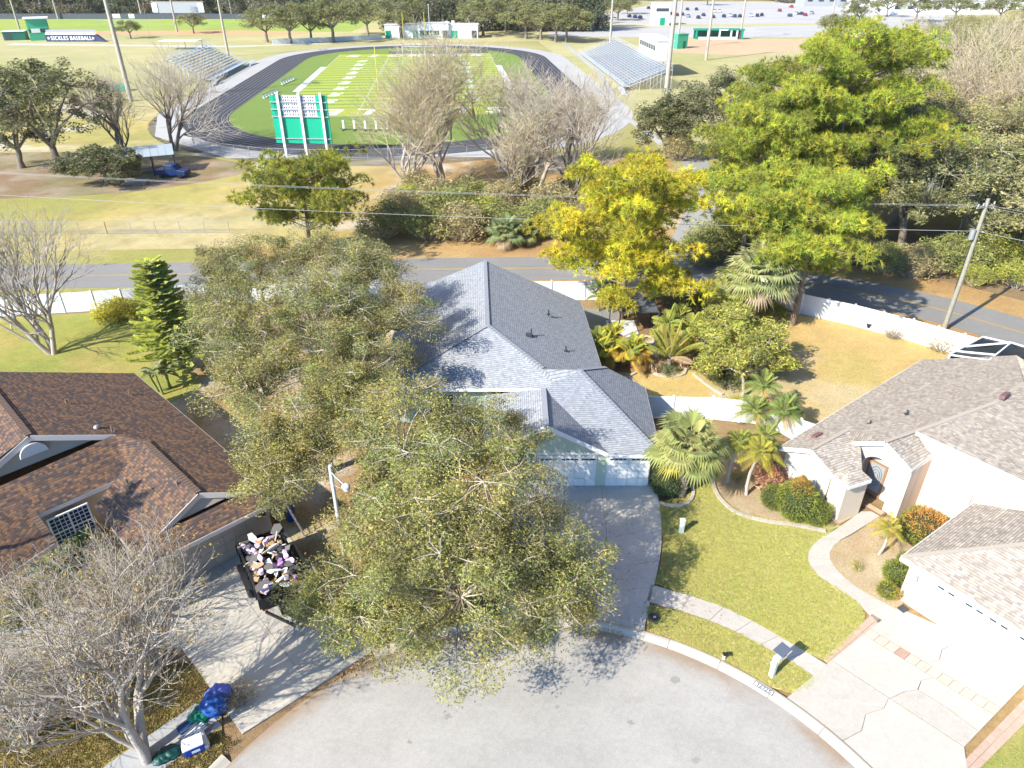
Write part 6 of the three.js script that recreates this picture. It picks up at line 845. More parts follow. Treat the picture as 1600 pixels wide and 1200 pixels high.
{ const d = thing('blocking_sled', 'five man blocking sled with white pads on the near turf', 'training sled', F(-5, -14.5).toArray()); d.rotation.y = -0.1; const fr = new MB(); fr.beam(V(-4.6, 0.25, 0), V(4.6, 0.25, 0), 0.12, 0.12); for (let i = 0; i < 5; i++) fr.beam(V(-4 + i * 2, 0.1, -0.6), V(-4 + i * 2, 0.1, 0.9), 0.1, 0.1); fr.build('frame', M.dark, d); for (let i = 0; i < 5; i++) mesh('pad', rbox(0.38, 1.5, 0.25, 0.08, 2), M.white, d, -4 + i * 2, 1.0, -0.2, 0.1); }
{ const d = thing('field_bench', 'long silver bench at the edge of the near left turf', 'bench', F(-30, 27).toArray()); d.rotation.y = 1.5; const a = new MB(); a.box(0, 0.5, 0, 9, 0.06, 0.3).box(0, 0.85, -0.2, 9, 0.25, 0.04); a.build('seat', M.alu, d); const l = new MB(); for (let i = 0; i < 6; i++) l.box(-4.2 + i * 1.7, 0.25, 0, 0.08, 0.5, 0.4); l.build('leg', M.alu, d); const e = copy(d, F(-30, 48).toArray(), 1.5, 1, 'long silver bench at the edge of the left turf near midfield'); }
// bleachers
function bleachers(label, near, far, side, rows, rise, run, m, rail) { // near/far: front edge ends, side: unit towards the back
  const fm = m === M.alu ? mat(0.36, 0.38, 0.42, 0.5, { metalness: 0.3 }) : mat(0.07, 0.11, 0.2, 0.5); const b = thing('bleachers', label, 'bleachers', near), o = V(...near), L = V(...far).sub(o), len = L.length(), d = L.clone().normalize(), s = V(side[0], 0, side[1]).normalize();
  const P = (a, w, y) => d.clone().multiplyScalar(a).addScaledVector(s, w).setY(y);
  for (let i = 0; i < rows; i++) { const y = 1.0 + i * rise, a = new MB(); a.beam(P(0.3, i * run + run * 0.25, y + 0.42), P(len - 0.3, i * run + run * 0.25, y + 0.42), 0.28, 0.05); a.build('bench', m, b); const f = new MB(); f.beam(P(0.3, i * run + run * 0.75, y), P(len - 0.3, i * run + run * 0.75, y), run * 0.62, 0.05); f.build('footboard', fm, b); }
  const fr = new MB(), n = Math.round(len / 3.5); for (let i = 0; i <= n; i++) { const a = i * len / n; fr.beam(P(a, 0, 0.9), P(a, rows * run, 0.9 + rows * rise), 0.08, 0.12); for (let k = 1; k <= 4; k++) fr.beam(P(a, rows * run * k / 4, 0), P(a, rows * run * k / 4, 0.9 + rows * rise * k / 4), 0.08, 0.08); fr.beam(P(a, rows * run * 0.5, 0), P(a, rows * run, 0.9 + rows * rise), 0.05, 0.05); } fr.build('support_frame', M.alu, b);
  const yT = 1 + rows * rise, r = (name, f) => { const mb = new MB(); f(mb); mb.build(name, m, b); };
  r('guard_rail', (q) => { for (let k = 0; k <= 1; k++) q.beam(P(0, rows * run, yT + 0.5 + 0.5 * k), P(len, rows * run, yT + 0.5 + 0.5 * k), 0.05, 0.05); for (let i = 0; i <= n * 3; i++) q.beam(P(i * len / n / 3, rows * run, yT - 0.3), P(i * len / n / 3, rows * run, yT + 1), 0.04, 0.04); });
  for (const a of [0.05, len - 0.05]) r('guard_rail', (q) => { for (let k = 0; k <= 1; k++) q.beam(P(a, 0, 1.6 + 0.4 * k), P(a, rows * run, yT + 0.6 + 0.4 * k), 0.05, 0.05); for (let i = 0; i <= 8; i++) q.beam(P(a, rows * run * i / 8, 1 + rows * rise * i / 8), P(a, rows * run * i / 8, 2 + rows * rise * i / 8), 0.05, 0.05); });
  r('front_walkway', (q) => q.beam(P(-1, -0.8, 0.95), P(len + 1, -0.8, 0.95), 1.5, 0.08)); r('guard_rail', (q) => { q.beam(P(-1, -1.5, 1.95), P(len + 1, -1.5, 1.95), 0.05, 0.05); q.beam(P(-1, -1.5, 1.5), P(len + 1, -1.5, 1.5), 0.05, 0.05); for (let i = 0; i <= 40; i++) q.beam(P(-1 + i * (len + 2) / 40, -1.5, 0), P(-1 + i * (len + 2) / 40, -1.5, 1.95), 0.05, 0.05); });
  if (rail) for (const k of rail) r('ramp', (q) => q.beam(P(k, -2.3, 0.05), P(k + 7, -2.3, 0.95), 1.2, 0.08));
  return b;
}
bleachers('blue grey metal bleachers left of the running track', [-76, 0, -191], [-79, 0, -226], [-1, -0.085], 11, 0.42, 0.85, mat(0.42, 0.5, 0.62, 0.45, { metalness: 0.2 }), [-6, 34]);
bleachers('long silver bleachers with a white press box right of the football field', [27.6, 0, -179.5], [23.2, 0, -252], [1, -0.06], 15, 0.24, 0.66, M.alu, [-7]);
{ const p = thing('press_box', 'white press box standing above the back of the silver bleachers', 'press box', [38.6, 0, -211]); p.rotation.y = 0.06; mesh('wall', new THREE.BoxGeometry(4.4, 4.6, 20), M.white, p, 0, 6.3, 0); mesh('roof', rbox(4.9, 0.16, 20.6, 0.03, 1), M.offwhite, p, 0, 8.7, 0); for (let i = 0; i < 7; i++) mesh('window', new THREE.BoxGeometry(0.06, 1.2, 2.3), M.glass, p, -2.21, 6.9, -8.1 + i * 2.7); for (const x of [-1.9, 1.9]) for (const z of [-9, -3, 3, 9]) mesh('post', new THREE.BoxGeometry(0.25, 4.1, 0.25), M.alu, p, x, 2, z); mesh('door', new THREE.BoxGeometry(0.9, 2, 0.06), M.grey, p, 1.2, 5.1, 10.02);
  const g = new THREE.ShapeGeometry(font.generateShapes('SHS', 1.0), 2); }
// light poles
{
  const spec = [[31, 47, 'light pole at the far left beside the green baseball tower'], [91, 30, 'light pole standing behind the baseball outfield on the left'], [205, 158, 'tall light pole rising behind the leafless tree near the left bleachers'], [222, 28, 'thin light pole by the outfield fence left of the batting screen'], [277, 50, 'light pole between the two round trees of the baseball field'], [357, 88, 'light pole behind the blue grey bleachers'], [362, 23, 'farthest light pole right of the grey batting screen'], [953, 69, 'light pole behind the far end of the silver bleachers'], [1040, 152, 'thickest light pole in front of the silver bleachers and press box'], [1058, 76, 'light pole beside the small green shed of the softball field'], [1103, 94, 'light pole in front of the softball dugout'], [1156, 61, 'light pole at the right end of the softball dugout'], [1296, 45, 'light pole by the car park at the right'], [1372, 14, 'light pole at the back of the car park on the right']];
  let first; spec.forEach(([px, py, label], i) => { const [x, z] = G2(px, py), s = 1; if (!first) { first = thing('light_pole', label, 'light pole', [x, 0, z], 0, 'tall floodlight poles of the school fields'); const a = new MB(); a.tube([V(0, -0.2, 0), V(0, 12, 0), V(0, 26, 0)], [0.42, 0.34, 0.24], 10); a.build('pole', M.pole, first); for (let k = 0; k < 2; k++) { const c = new MB(); c.beam(V(-2.4, 23.5 + k * 1.4, 0), V(2.4, 23.5 + k * 1.4, 0), 0.14, 0.14); c.build('crossarm', M.galv, first); } for (let k = 0; k < 8; k++) mesh('floodlight', new THREE.CylinderGeometry(0.32, 0.2, 0.4, 8), M.galv, first, -2.1 + (k % 4) * 1.4, 23.7 + Math.floor(k / 4) * 1.4, 0.4, 1.1); const bx = new MB(); bx.box(0.4, 3.4, 0, 0.35, 0.9, 0.3); bx.build('control_box', M.grey, first); } else copy(first, [x, 0, z], i, py > 140 ? 1.25 : 1, label, 'tall floodlight poles of the school fields'); });
}
// scoreboard seen from behind
{
  const a = V(-35.2, 0, -113.8), b = G(513, 244), s = thing('scoreboard', 'back of the green scoreboard on three white posts by the track bend', 'scoreboard', a.toArray()), L = b.clone().sub(a).setY(0), n = L.clone().normalize(); s.rotation.y = -Math.atan2(n.z, n.x); const len = L.length();
  for (let i = 0; i < 3; i++) mesh('post', new THREE.BoxGeometry(0.34, 9.3, 0.34), M.white, s, len * i / 2, 4.6, 0.2);
  const x0 = -1.35, W = len + 2.2; const gp = mat(0.0, 0.36, 0.2, 0.45), gd = mat(0.0, 0.25, 0.15, 0.5);
  for (let i = 0; i < 2; i++) mesh('panel', rbox(W / 2 - 0.02, 3.3, 0.25, 0.02, 1), gp, s, x0 + W * (0.25 + 0.5 * i), 4.1, -0.2); mesh('trim_panel', rbox(W, 0.55, 0.3, 0.02, 1), gp, s, x0 + W / 2, 2.15, -0.2); mesh('trim_rail', new THREE.BoxGeometry(W, 0.08, 0.1), gd, s, x0 + W / 2, 2.46, -0.03);
  for (const k of [0, 1]) for (let j = 0; j < 3; j++) mesh('side_panel', rbox(0.55, 3.05, 0.25, 0.02, 1), j % 2 ? gd : gp, s, k ? x0 + W - 0.3 - j * 0.57 : x0 + 0.3 + j * 0.57, 7.3, -0.2);
  const gv = new THREE.BoxGeometry(0.16, 0.24, 0.03), cw = mat(0.72, 0.68, 0.74, 0.6); for (let r = 0; r < 3; r++) { mesh('cabinet', rbox(W - 3.5, 0.96, 0.3, 0.02, 1), cw, s, x0 + W / 2, 6.28 + r * 1.03, -0.2); for (let i = 0; i < 2; i++) for (let k = 0; k < 4; k++) for (let j = 0; j < 3; j++) mesh('vent', gv, M.dark, s, x0 + 2.1 + k * (W - 4.2) / 3.6 + j * 0.36, 6.08 + r * 1.03 + i * 0.42, -0.04); }
  for (let r = 0; r < 4; r++) mesh('cross_beam', new THREE.BoxGeometry(W, 0.14, 0.14), M.galv, s, x0 + W / 2, [2.6, 5.8, 6.85, 7.9][r], 0.06);
}
// concession building and low wall
{
  const c = thing('concession_building', 'long white concession building with green doors beyond the far end of the field', 'building', [-31.5, 0, -313]); const X = (px) => (px - 800) * 0.2555 + 31.5;
  mesh('wall', new THREE.BoxGeometry(X(747) - X(603), 4.6, 9), M.white, c, (X(747) + X(603)) / 2, 2.3, -4.6); mesh('wall', new THREE.BoxGeometry(X(702) - X(655), 5.4, 5), M.white, c, (X(702) + X(655)) / 2, 2.7, -1.4); mesh('roof', rbox(X(748) - X(602), 0.3, 9.6, 0.05, 1), M.offwhite, c, (X(747) + X(603)) / 2, 4.72, -4.6); mesh('roof', rbox(X(703) - X(654), 0.3, 5.6, 0.05, 1), M.offwhite, c, (X(702) + X(655)) / 2, 5.52, -1.4);
  for (const [a, b] of [[604, 612], [646, 654], [706, 715], [737, 745]]) mesh('door', new THREE.BoxGeometry(X(b) - X(a), 2.6, 0.15), a === 737 ? M.dark : M.green, c, (X(a) + X(b)) / 2, 1.5, 0.02); mesh('door', new THREE.BoxGeometry(2.4, 2.7, 0.15), M.dark, c, X(697), 1.5, 1.12); for (let i = 0; i < 3; i++) mesh('serving_window', new THREE.BoxGeometry(2.4, 1.7, 0.15), M.greenDark, c, X(662.5) + i * 2.6, 2.0, 1.13); mesh('counter', rbox(8.2, 0.15, 0.6, 0.03, 1), M.offwhite, c, X(673), 1.0, 1.4);
  for (const [px, h] of [[698, 0.7], [708, 0.9]]) mesh('roof_unit', rbox(1.2, h, 1.2, 0.05, 1), M.white, c, X(px), 5.1 + h / 2, -4);
}
{ const w = thing('low_wall', 'low white wall below the oaks beside the concession building', 'wall', [-88, 0, -288]); const n = 8, d = V(37, 0, -21); for (let i = 0; i < n; i++) { const m = new MB(); const p = d.clone().multiplyScalar((i + 0.5) / n); m.box(p.x, 0.8, p.z, d.length() / n - 0.06, 1.6, 0.2, Math.atan2(21, 37)); m.build('wall_panel', M.offwhite, w); } }
{ const f = thing('flag_pole', 'white flag pole in front of the concession building', 'flag pole', G(672, 62).toArray()); const m = new MB(); m.tube([V(0, 0, 0), V(0, 12, 0)], [0.12, 0.07], 8); m.build('pole', M.white, f); mesh('finial', new THREE.SphereGeometry(0.2, 10, 8), M.white, f, 0, 12.1, 0); }
// baseball field
patch('baseball_field', 'bright green baseball outfield in the far left distance', 'field', [[-300, -330], [-120, -335], [-70, -345], [-70, -425], [-300, -425]], 0.012, 10, (x, z) => blend(x, z, 14, [[0.27, 0.36, 0.06], [LIME, 0.4]], 85), M.lawn);
patch('infield', 'orange clay infield of the baseball diamond', 'field', [[-185, -330], [-110, -326], [-86, -333], [-90, -345], [-130, -352], [-182, -346]], 0.02, 8, (x, z) => { const l = 0.9 + 0.2 * fbm(x / 5, z / 5, 86); return [0.6 * l, 0.37 * l, 0.19 * l]; }, M.dirt);
patch('infield', 'orange clay infield of the softball field in front of the green dugout', 'field', [[52, -262], [74, -252], [100, -268], [128, -290], [128, -306], [60, -308], [56, -285]], 0.02, 6, (x, z) => { const l = 0.9 + 0.2 * fbm(x / 5, z / 5, 87); return [0.62 * l, 0.42 * l, 0.26 * l]; }, M.dirt);
patch('path', 'pale sandy path crossing the grass behind the left bleachers', 'footpath', [[-185, -286], [-100, -278], [-64, -292], [-64, -297], [-100, -283], [-185, -292]], 0.012, 8, () => [0.62, 0.57, 0.5], M.dirt);
patch('path', 'white concrete path from the wood to the silver bleachers', 'footpath', [[18.5, -292], [20.8, -252], [23, -212], [22.4, -180], [21, -150], [25, -116], [26.4, -116], [22.4, -150], [23.9, -180], [24.6, -212], [22.3, -252], [20, -292]], 0.014, 6, (x, z) => { const l = 0.5 * (0.8 + 0.35 * fbm(x / 2, z / 2, 88)); return [l, l * 0.98, l * 0.95]; }, M.concrete);
{ const f = thing('outfield_fence', 'dark outfield fence closing the baseball field at the back', 'fence', [-190, 0, -424]); for (let i = 0; i < 24; i++) { mesh('windscreen_panel', new THREE.BoxGeometry(7.3, 2.6, 0.12), mat(0.07, 0.075, 0.09, 0.7), f, -110 + i * 7.4, 1.3, 0); } for (const [x, w] of [[-20, 4], [-12, 3], [60, 5]]) mesh('banner', new THREE.BoxGeometry(w, 2, 0.1), M.offwhite, f, x, 1.4, 0.12); }
{ const s = thing('batting_screen', 'long dark grey structure with white ends behind the outfield', 'batting cage', [-188, 0, -452]); mesh('screen', new THREE.BoxGeometry(28, 5.4, 0.3), M.grey, s, 0, 4, 0); for (const k of [-1, 1]) mesh('end_panel', new THREE.BoxGeometry(3, 4.6, 0.4), M.white, s, k * 13, 4, 0.3); const r = new MB(); r.beam(V(-15, 6.9, 0), V(15, 6.9, 0), 0.4, 0.4); r.build('top_rail', mat(0.4, 0.3, 0.2), s); for (let i = 0; i < 5; i++) mesh('post', new THREE.BoxGeometry(0.3, 6.8, 0.3), M.grey, s, -14 + i * 7, 3.4, -0.2); }
{ const t = thing('baseball_tower', 'two storey green scorer tower with a white roof by the baseball field', 'tower', [-183.5, 0, -307]); t.rotation.y = 0.5; const g = mat(0.06, 0.42, 0.22, 0.6); mesh('wall', new THREE.BoxGeometry(7, 7.4, 7), g, t, 0, 3.7, 0); mesh('roof', rbox(8.4, 0.4, 8.4, 0.05, 1), M.white, t, 0, 7.6, 0); mesh('window', new THREE.BoxGeometry(0.1, 2.4, 6.4), M.dark, t, 3.5, 5.4, 0); mesh('window', new THREE.BoxGeometry(6.4, 1.2, 0.1), M.dark, t, 0, 3.4, 3.52).visible = true; mesh('sign', new THREE.BoxGeometry(0.1, 1.4, 3), M.white, t, -1, 3.4, 3.55).rotation.y = Math.PI / 2; mesh('door', new THREE.BoxGeometry(1.2, 2.2, 0.1), M.dark, t, 2.2, 1.1, 3.55); }
{ const t = thing('storage_shed', 'low dark green shed with a pale roof left of the green tower', 'shed', G(24, 63).toArray()); t.rotation.y = 0.3; mesh('wall', new THREE.BoxGeometry(7.5, 3, 5), M.greenDark, t, 0, 1.5, -2.5); mesh('roof', rbox(8, 0.25, 5.6, 0.04, 1), M.offwhite, t, 0, 3.1, -2.5); mesh('door', new THREE.BoxGeometry(2, 2.3, 0.1), M.dark, t, -2, 1.2, 0.05); }
{ // dugout with lettered wall
  const d = thing('baseball_dugout', 'navy dugout wall lettered SICKLES BASEBALL in white', 'dugout', [-177, 0, -299]); const L = 19; const navy = mat(0.025, 0.035, 0.09, 0.6);
  mesh('wall', new THREE.BoxGeometry(L, 2.4, 0.3), navy, d, L / 2, 1.2, 0); for (let i = 0; i < 8; i++) { const m = new MB(), x0 = i * L / 8 + 0.05, x1 = (i + 1) * L / 8 - 0.05; m.quad(V(x0, 2.42, 0.1), V(x1, 2.42, 0.1), V(x1, 3.1, -0.9), V(x0, 3.1, -0.9)); m.build('roof_panel', M.offwhite, d); const w = new MB(); w.quad(V(x0, 3.1, -0.95), V(x1, 3.1, -0.95), V(x1, 4.0, -1.1), V(x0, 4.0, -1.1)); w.build('screen_panel', mat(0.3, 0.28, 0.34, 0.7), d); }
  const g = new THREE.ShapeGeometry(font.generateShapes('SICKLES BASEBALL', 1.35), 3); g.computeBoundingBox(); const w = g.boundingBox.max.x; g.scale(15.6 / w, 1, 1); mesh('lettering', g, M.white, d, 1.9, 0.55, 0.17);
  for (const x of [1.1, 18]) { const e = new THREE.Shape(); for (let i = 0; i < 10; i++) { const a = i / 10 * Math.PI * 2 + Math.PI / 2, q = i % 2 ? 0.3 : 0.62; e[i ? 'lineTo' : 'moveTo'](q * Math.cos(a), q * Math.sin(a)); } mesh('emblem', new THREE.ShapeGeometry(e), M.offwhite, d, x, 1.2, 0.17); }
  const s = new MB(); s.poly([V(L, 2.4, 0.1), V(L + 4.4, 0.1, 1.4), V(L, 0.1, 0.1)]); s.poly([V(L, 2.42, -2), V(L + 4.4, 0.12, 0.4), V(L + 4.4, 0.1, 1.4), V(L, 2.4, 0.1)]); s.build('ramp_wall', navy, d);
}
chainLink('backstop fence in front of the baseball infield', [[-166, -318], [-140, -316]], 6, 5);
{ const g = thing('softball_dugout', 'green and white softball dugout open towards the clay infield', 'dugout', [81, 0, -309]); mesh('roof', rbox(19.4, 0.5, 4.4, 0.05, 1), M.green, g, 0, 3.4, -1); mesh('back_wall', new THREE.BoxGeometry(18.6, 3.1, 0.2), M.greenDark, g, 0, 1.6, -2.6); mesh('front_wall', new THREE.BoxGeometry(14.6, 0.9, 0.2), M.offwhite, g, -0.8, 0.45, 1); for (const x of [-9, -4.5, 0, 4.5, 6.8, 9]) mesh('post', new THREE.BoxGeometry(0.6, 3.2, 0.3), x < -8 || x > 8 ? M.green : M.offwhite, g, x, 1.6, 1); mesh('fascia_sign', new THREE.BoxGeometry(3.4, 0.5, 0.1), M.white, g, 1.4, 3.4, 1.25); }
{ const g = thing('storage_shed', 'small bright green shed on the edge of the softball clay', 'shed', G(1064, 76).toArray()); g.rotation.y = 0.5; mesh('wall', new THREE.BoxGeometry(4.6, 4.6, 3.4), mat(0.06, 0.42, 0.22, 0.6), g, 0, 2.3, -1.2); mesh('roof', rbox(5, 0.2, 3.8, 0.04, 1), mat(0.2, 0.5, 0.32), g, 0, 4.7, -1.2); mesh('door', new THREE.BoxGeometry(1.1, 2.4, 0.1), M.greenDark, g, 0.8, 1.2, 0.52); }
{ const g = thing('scorer_tower', 'white tower with a green door beside the car park', 'tower', [71, 0, -380]); mesh('wall', new THREE.BoxGeometry(8.2, 9.2, 6), M.white, g, 0, 4.6, -3); mesh('roof', rbox(8.8, 0.3, 6.6, 0.04, 1), M.offwhite, g, 0, 9.4, -3); mesh('window', new THREE.BoxGeometry(6, 1.4, 0.1), M.dark, g, 0.4, 6.6, 0.05); mesh('door', new THREE.BoxGeometry(2.4, 3.2, 0.1), M.green, g, 0.8, 1.7, 0.05); }
chainLink('pale fence along the near edge of the car park', [[96, -312], [150, -318]], 3.5, 6);
patch('car_park', 'wide pale asphalt car park in the right distance', 'car park', [[14, -322], [66, -316], [150, -316], [200, -360], [330, -600], [120, -620], [60, -480], [22, -400]], 0.01, 10, (x, z) => { const l = 0.58 * (0.88 + 0.24 * fbm(x / 7, z / 7, 89)); return [l, l * 0.96, l * 0.93]; }, M.asphalt);
patch('grass_island', 'long olive grass island dividing the car park', 'grass', [[42, -374], [110, -372], [165, -388], [165, -398], [110, -388], [42, -386]], 0.02, 8, () => [0.42, 0.4, 0.2], M.lawn);
{ // parked cars
  const paints = [[0.02, 0.03, 0.06], [0.03, 0.05, 0.12], [0.65, 0.66, 0.68], [0.3, 0.32, 0.35], [0.25, 0.02, 0.06], [0.5, 0.04, 0.03], [0.02, 0.2, 0.3], [0.03, 0.03, 0.035]].map((c) => mat(...c, 0.3, { metalness: 0.2 }));
  const words = ['dark navy', 'deep blue', 'white', 'grey', 'magenta', 'red', 'teal', 'black'];
  const spec = [[915, 44, 7, 0], [929, 45, 3, 0], [944, 45, 7, 0], [983, 27, 0, 1.5], [992, 28, 1, 1.5], [1000, 29, 0, 1.5], [1013, 14, 7, 1.5], [1049, 23, 0, 1.2], [1057, 25, 4, 1.2], [1066, 24, 0, 1.2], [1075, 27, 3, 1.2], [1074, 16, 7, 1.2], [1088, 16, 0, 1.2], [1091, 29, 0, 1.2], [1099, 25, 1, 1.2], [1114, 28, 7, 1.2], [1116, 19, 2, 1.2], [1124, 19, 2, 1.2], [1131, 27, 0, 1.2], [1141, 26, 2, 1.2], [1148, 27, 1, 1.2], [1156, 27, 7, 1.2], [1173, 26, 2, 1.2], [1183, 26, 7, 1.2], [1190, 25, 0, 1.2], [1218, 18, 4, 1.0], [1236, 12, 5, 1.5], [1234, 26, 1, 1.0], [1244, 23, 2, 1.0], [1252, 23, 0, 1.0], [1258, 25, 4, 1.0], [1268, 22, 3, 1.0], [1257, 9, 2, 1.5], [1322, 8, 6, 1.5], [1352, 10, 5, 1.5]];
  const sh = new THREE.Shape(); [[-2.3, 0.35], [2.3, 0.35], [2.3, 0.8], [1.9, 0.95], [1.1, 1.0], [-2.1, 1.05], [-2.3, 0.9]].forEach(([x, y], i) => sh[i ? 'lineTo' : 'moveTo'](x, y)); const cs = new THREE.Shape(); [[1.1, 1.0], [0.45, 1.5], [-1.5, 1.52], [-2.05, 1.04]].forEach(([x, y], i) => cs[i ? 'lineTo' : 'moveTo'](x, y));
  const gb = new THREE.ExtrudeGeometry(sh, { depth: 1.7, bevelEnabled: true, bevelSize: 0.06, bevelThickness: 0.06, bevelSegments: 2 }).translate(0, 0, -0.85), gc = new THREE.ExtrudeGeometry(cs, { depth: 1.4, bevelEnabled: true, bevelSize: 0.05, bevelThickness: 0.1, bevelSegments: 1 }).translate(0, 0, -0.7), gw = new THREE.CylinderGeometry(0.34, 0.34, 0.22, 14).rotateX(Math.PI / 2), gr = new THREE.BoxGeometry(1.6, 0.05, 1.25);
  let proto; const cnt = {};
  spec.forEach(([px, py, c, a], i) => { const [x, z] = G2(px, py), row = py > 40 ? 'by the oaks at the near edge of the car park' : py > 21 ? 'in the front row of the car park' : 'in the back rows of the car park', label = words[c] + ' car parked ' + row, key = label; cnt[key] = (cnt[key] ?? 0) + 1; let t;
    if (!proto) { t = proto = thing('parked_car', label, 'car', [x, 0.03, z], a); mesh('body', gb, paints[c], t); mesh('windows', gc, M.glass, t); mesh('roof', gr, paints[c], t, -0.52, 1.55, 0); for (const wx of [-1.4, 1.45]) for (const wz of [-0.85, 0.85]) mesh('wheel', gw, M.black, t, wx, 0.34, wz); } else { t = copy(proto, [x, 0.03, z], a + 0.1 * hash(i, 2, 3), 1, label); t.children[0].material = paints[c]; t.children[2].material = paints[c]; }
    t.userData.group = words[c] + ' cars parked ' + row; });
}
// far school buildings
{ const list = [['long white school building beyond the car park at the top right corner', 305, -520, 170, 10, 0], ['white school building at the far right behind the wood', 250, -470, 70, 7, 0.1], ['low dark building at the back of the car park', 215, -560, 30, 7, 0]]; list.forEach(([l, x, z, w, h, a], k) => { const b = thing('school_building', l, 'building', [x, 0, z], a); const m = k === 2 ? M.grey : M.white; mesh('wall', new THREE.BoxGeometry(w, h, 18), m, b, 0, h / 2, 0); mesh('roof', rbox(w + 1, 0.5, 19, 0.1, 1), M.offwhite, b, 0, h + 0.2, 0); const n = Math.round(w / 8); for (let i = 0; i < n; i++) mesh('window', new THREE.BoxGeometry(3.4, 1.8, 0.2), M.dark, b, -w / 2 + (i + 0.5) * w / n, h * 0.55, 9.05); });
  const b = thing('far_building', 'small white building with a dark window among trees at the top left', 'building', [-133, 0, -450]); mesh('wall', new THREE.BoxGeometry(9, 6, 8), M.white, b, 0, 3, 0); mesh('window', new THREE.BoxGeometry(4, 2, 0.2), mat(0.05, 0.15, 0.2, 0.3), b, -1, 3, 4.05); mesh('roof', rbox(9.6, 0.4, 8.6, 0.05, 1), M.offwhite, b, 0, 6.2, 0); }
// trees round the school, each on its own
{
  const t0 = broadTree('school_oak', { seed: 201, h: 12, r: 7, tr: 0.4, n: 60, cr: 1.7, sprays: 4, leaves: 26, L: 0.6, W: 0.34, pal: [[0.24, 0.24, 0.06], [0.19, 0.2, 0.055], [0.3, 0.28, 0.08]], mid: 0.6, vs: 0.38, limbs: 7, bark: M.bark, fork: 0.3 });
  const spec = [[418, 66, 0.9, 'leftmost oak of the row beside the low white wall'], [455, 68, 1.05, 'second oak from the left beside the low white wall'], [487, 65, 0.9, 'pale trunked oak at the middle of the low white wall'], [521, 66, 1.15, 'large oak at the right end of the low white wall'], [575, 55, 1.0, 'oak left of the concession building'], [627, 60, 1.15, 'oak standing in front of the white concession building'], [755, 56, 1.1, 'oak at the right end of the concession building'], [790, 50, 1.05, 'oak between the concession building and the car park'], [822, 60, 1.05, 'left oak of the group by the car park entrance'], [845, 62, 1.0, 'second oak of the group by the car park entrance'], [868, 66, 1.0, 'third oak of the group by the car park entrance'], [885, 66, 0.95, 'right oak of the group by the car park entrance'], [205, 60, 0.5, 'small round tree in front of the baseball infield'], [303, 52, 0.6, 'round olive tree beside the orange clay on the left'], [965, 32, 0.8, 'tree at the left back of the car park'], [980, 22, 0.8, 'tree behind the dark cars at the left back of the car park'], [1105, 8, 0.9, 'tree at the middle back of the car park'], [1300, 62, 0.7, 'small tree at the edge of the wood by the car park fence'], [1340, 40, 0.9, 'tree at the far tip of the wood by the car park'], [1385, 26, 0.9, 'tree at the far tip of the wood near the school buildings'], [1430, 34, 1, 'tree below the white school buildings at the top right'], [1490, 34, 1, 'tree below the long white building near the right edge'], [1560, 36, 1, 'tree at the top right corner below the long white building']];
  let f; spec.forEach(([px, py, s, l], i) => { const [x, z] = G2(px, py); if (!f) f = plant(t0, l, 'tree', [x, z], i, [s * 1.3, s * 1.1, s * 1.3]); else copy(f, [x, 0, z], i * 1.7, [s * 1.3, s * 1.1, s * 1.3], l); });
  // the far wood reads as one mass
  const fm = []; const r = rng(7); const mk = (seed, pal, bare) => { const mb = new MB(); const q = rng(seed); mb.color(0.2, 0.16, 0.12); mb.tube([V(0, 0, 0), V(0, 9, 0)], [0.3, 0.12], 5); for (let i = 0; i < 22; i++) { const d = dirRand(q), c = V(d.x * 4, 8 + d.y * 7, d.z * 4), z = 0.7 + 0.6 * q(); sprinkle(mb, q, c, 2.0, 44, 0.85, 0.5, pal.map((p) => p.map((v) => v * z)), 0.9); } return mb.geo(); };
  const kinds = [[[0.16, 0.17, 0.07], [0.2, 0.2, 0.09]], [[0.12, 0.14, 0.06], [0.16, 0.17, 0.07]], [[0.3, 0.25, 0.16], [0.26, 0.22, 0.14]]].map((p, k) => mk(300 + k, p));
  kinds.forEach((g, k) => { const pts = []; for (let i = 0; i < 800; i++) { const x = -460 + r() * 900, back = Math.pow(r(), 1.5), edge = x < -60 ? -440 - (x < -140 ? 22 : 0) : x < 40 ? -345 : x < 200 ? -640 : -590; pts.push([x, edge - back * 150, 0.9 + 0.6 * r(), r() * 6]); } const im = new THREE.InstancedMesh(g, M.leaf, pts.length), m = new THREE.Matrix4(); pts.forEach(([x, z, s, a], i) => { m.makeRotationY(a).scale(V(s, s * (0.85 + 0.3 * hash(i, k, 4)), s)).setPosition(x, 0, z); im.setMatrixAt(i, m); }); im.name = numbered('far_wood'); im.castShadow = im.receiveShadow = true; scene.add(im); tag(im, ['olive green trees of the far wood along the top edge', 'dark green trees of the far wood along the top edge', 'dry brownish trees of the far wood along the top edge'][k], 'wood', null, 'stuff'); });
}

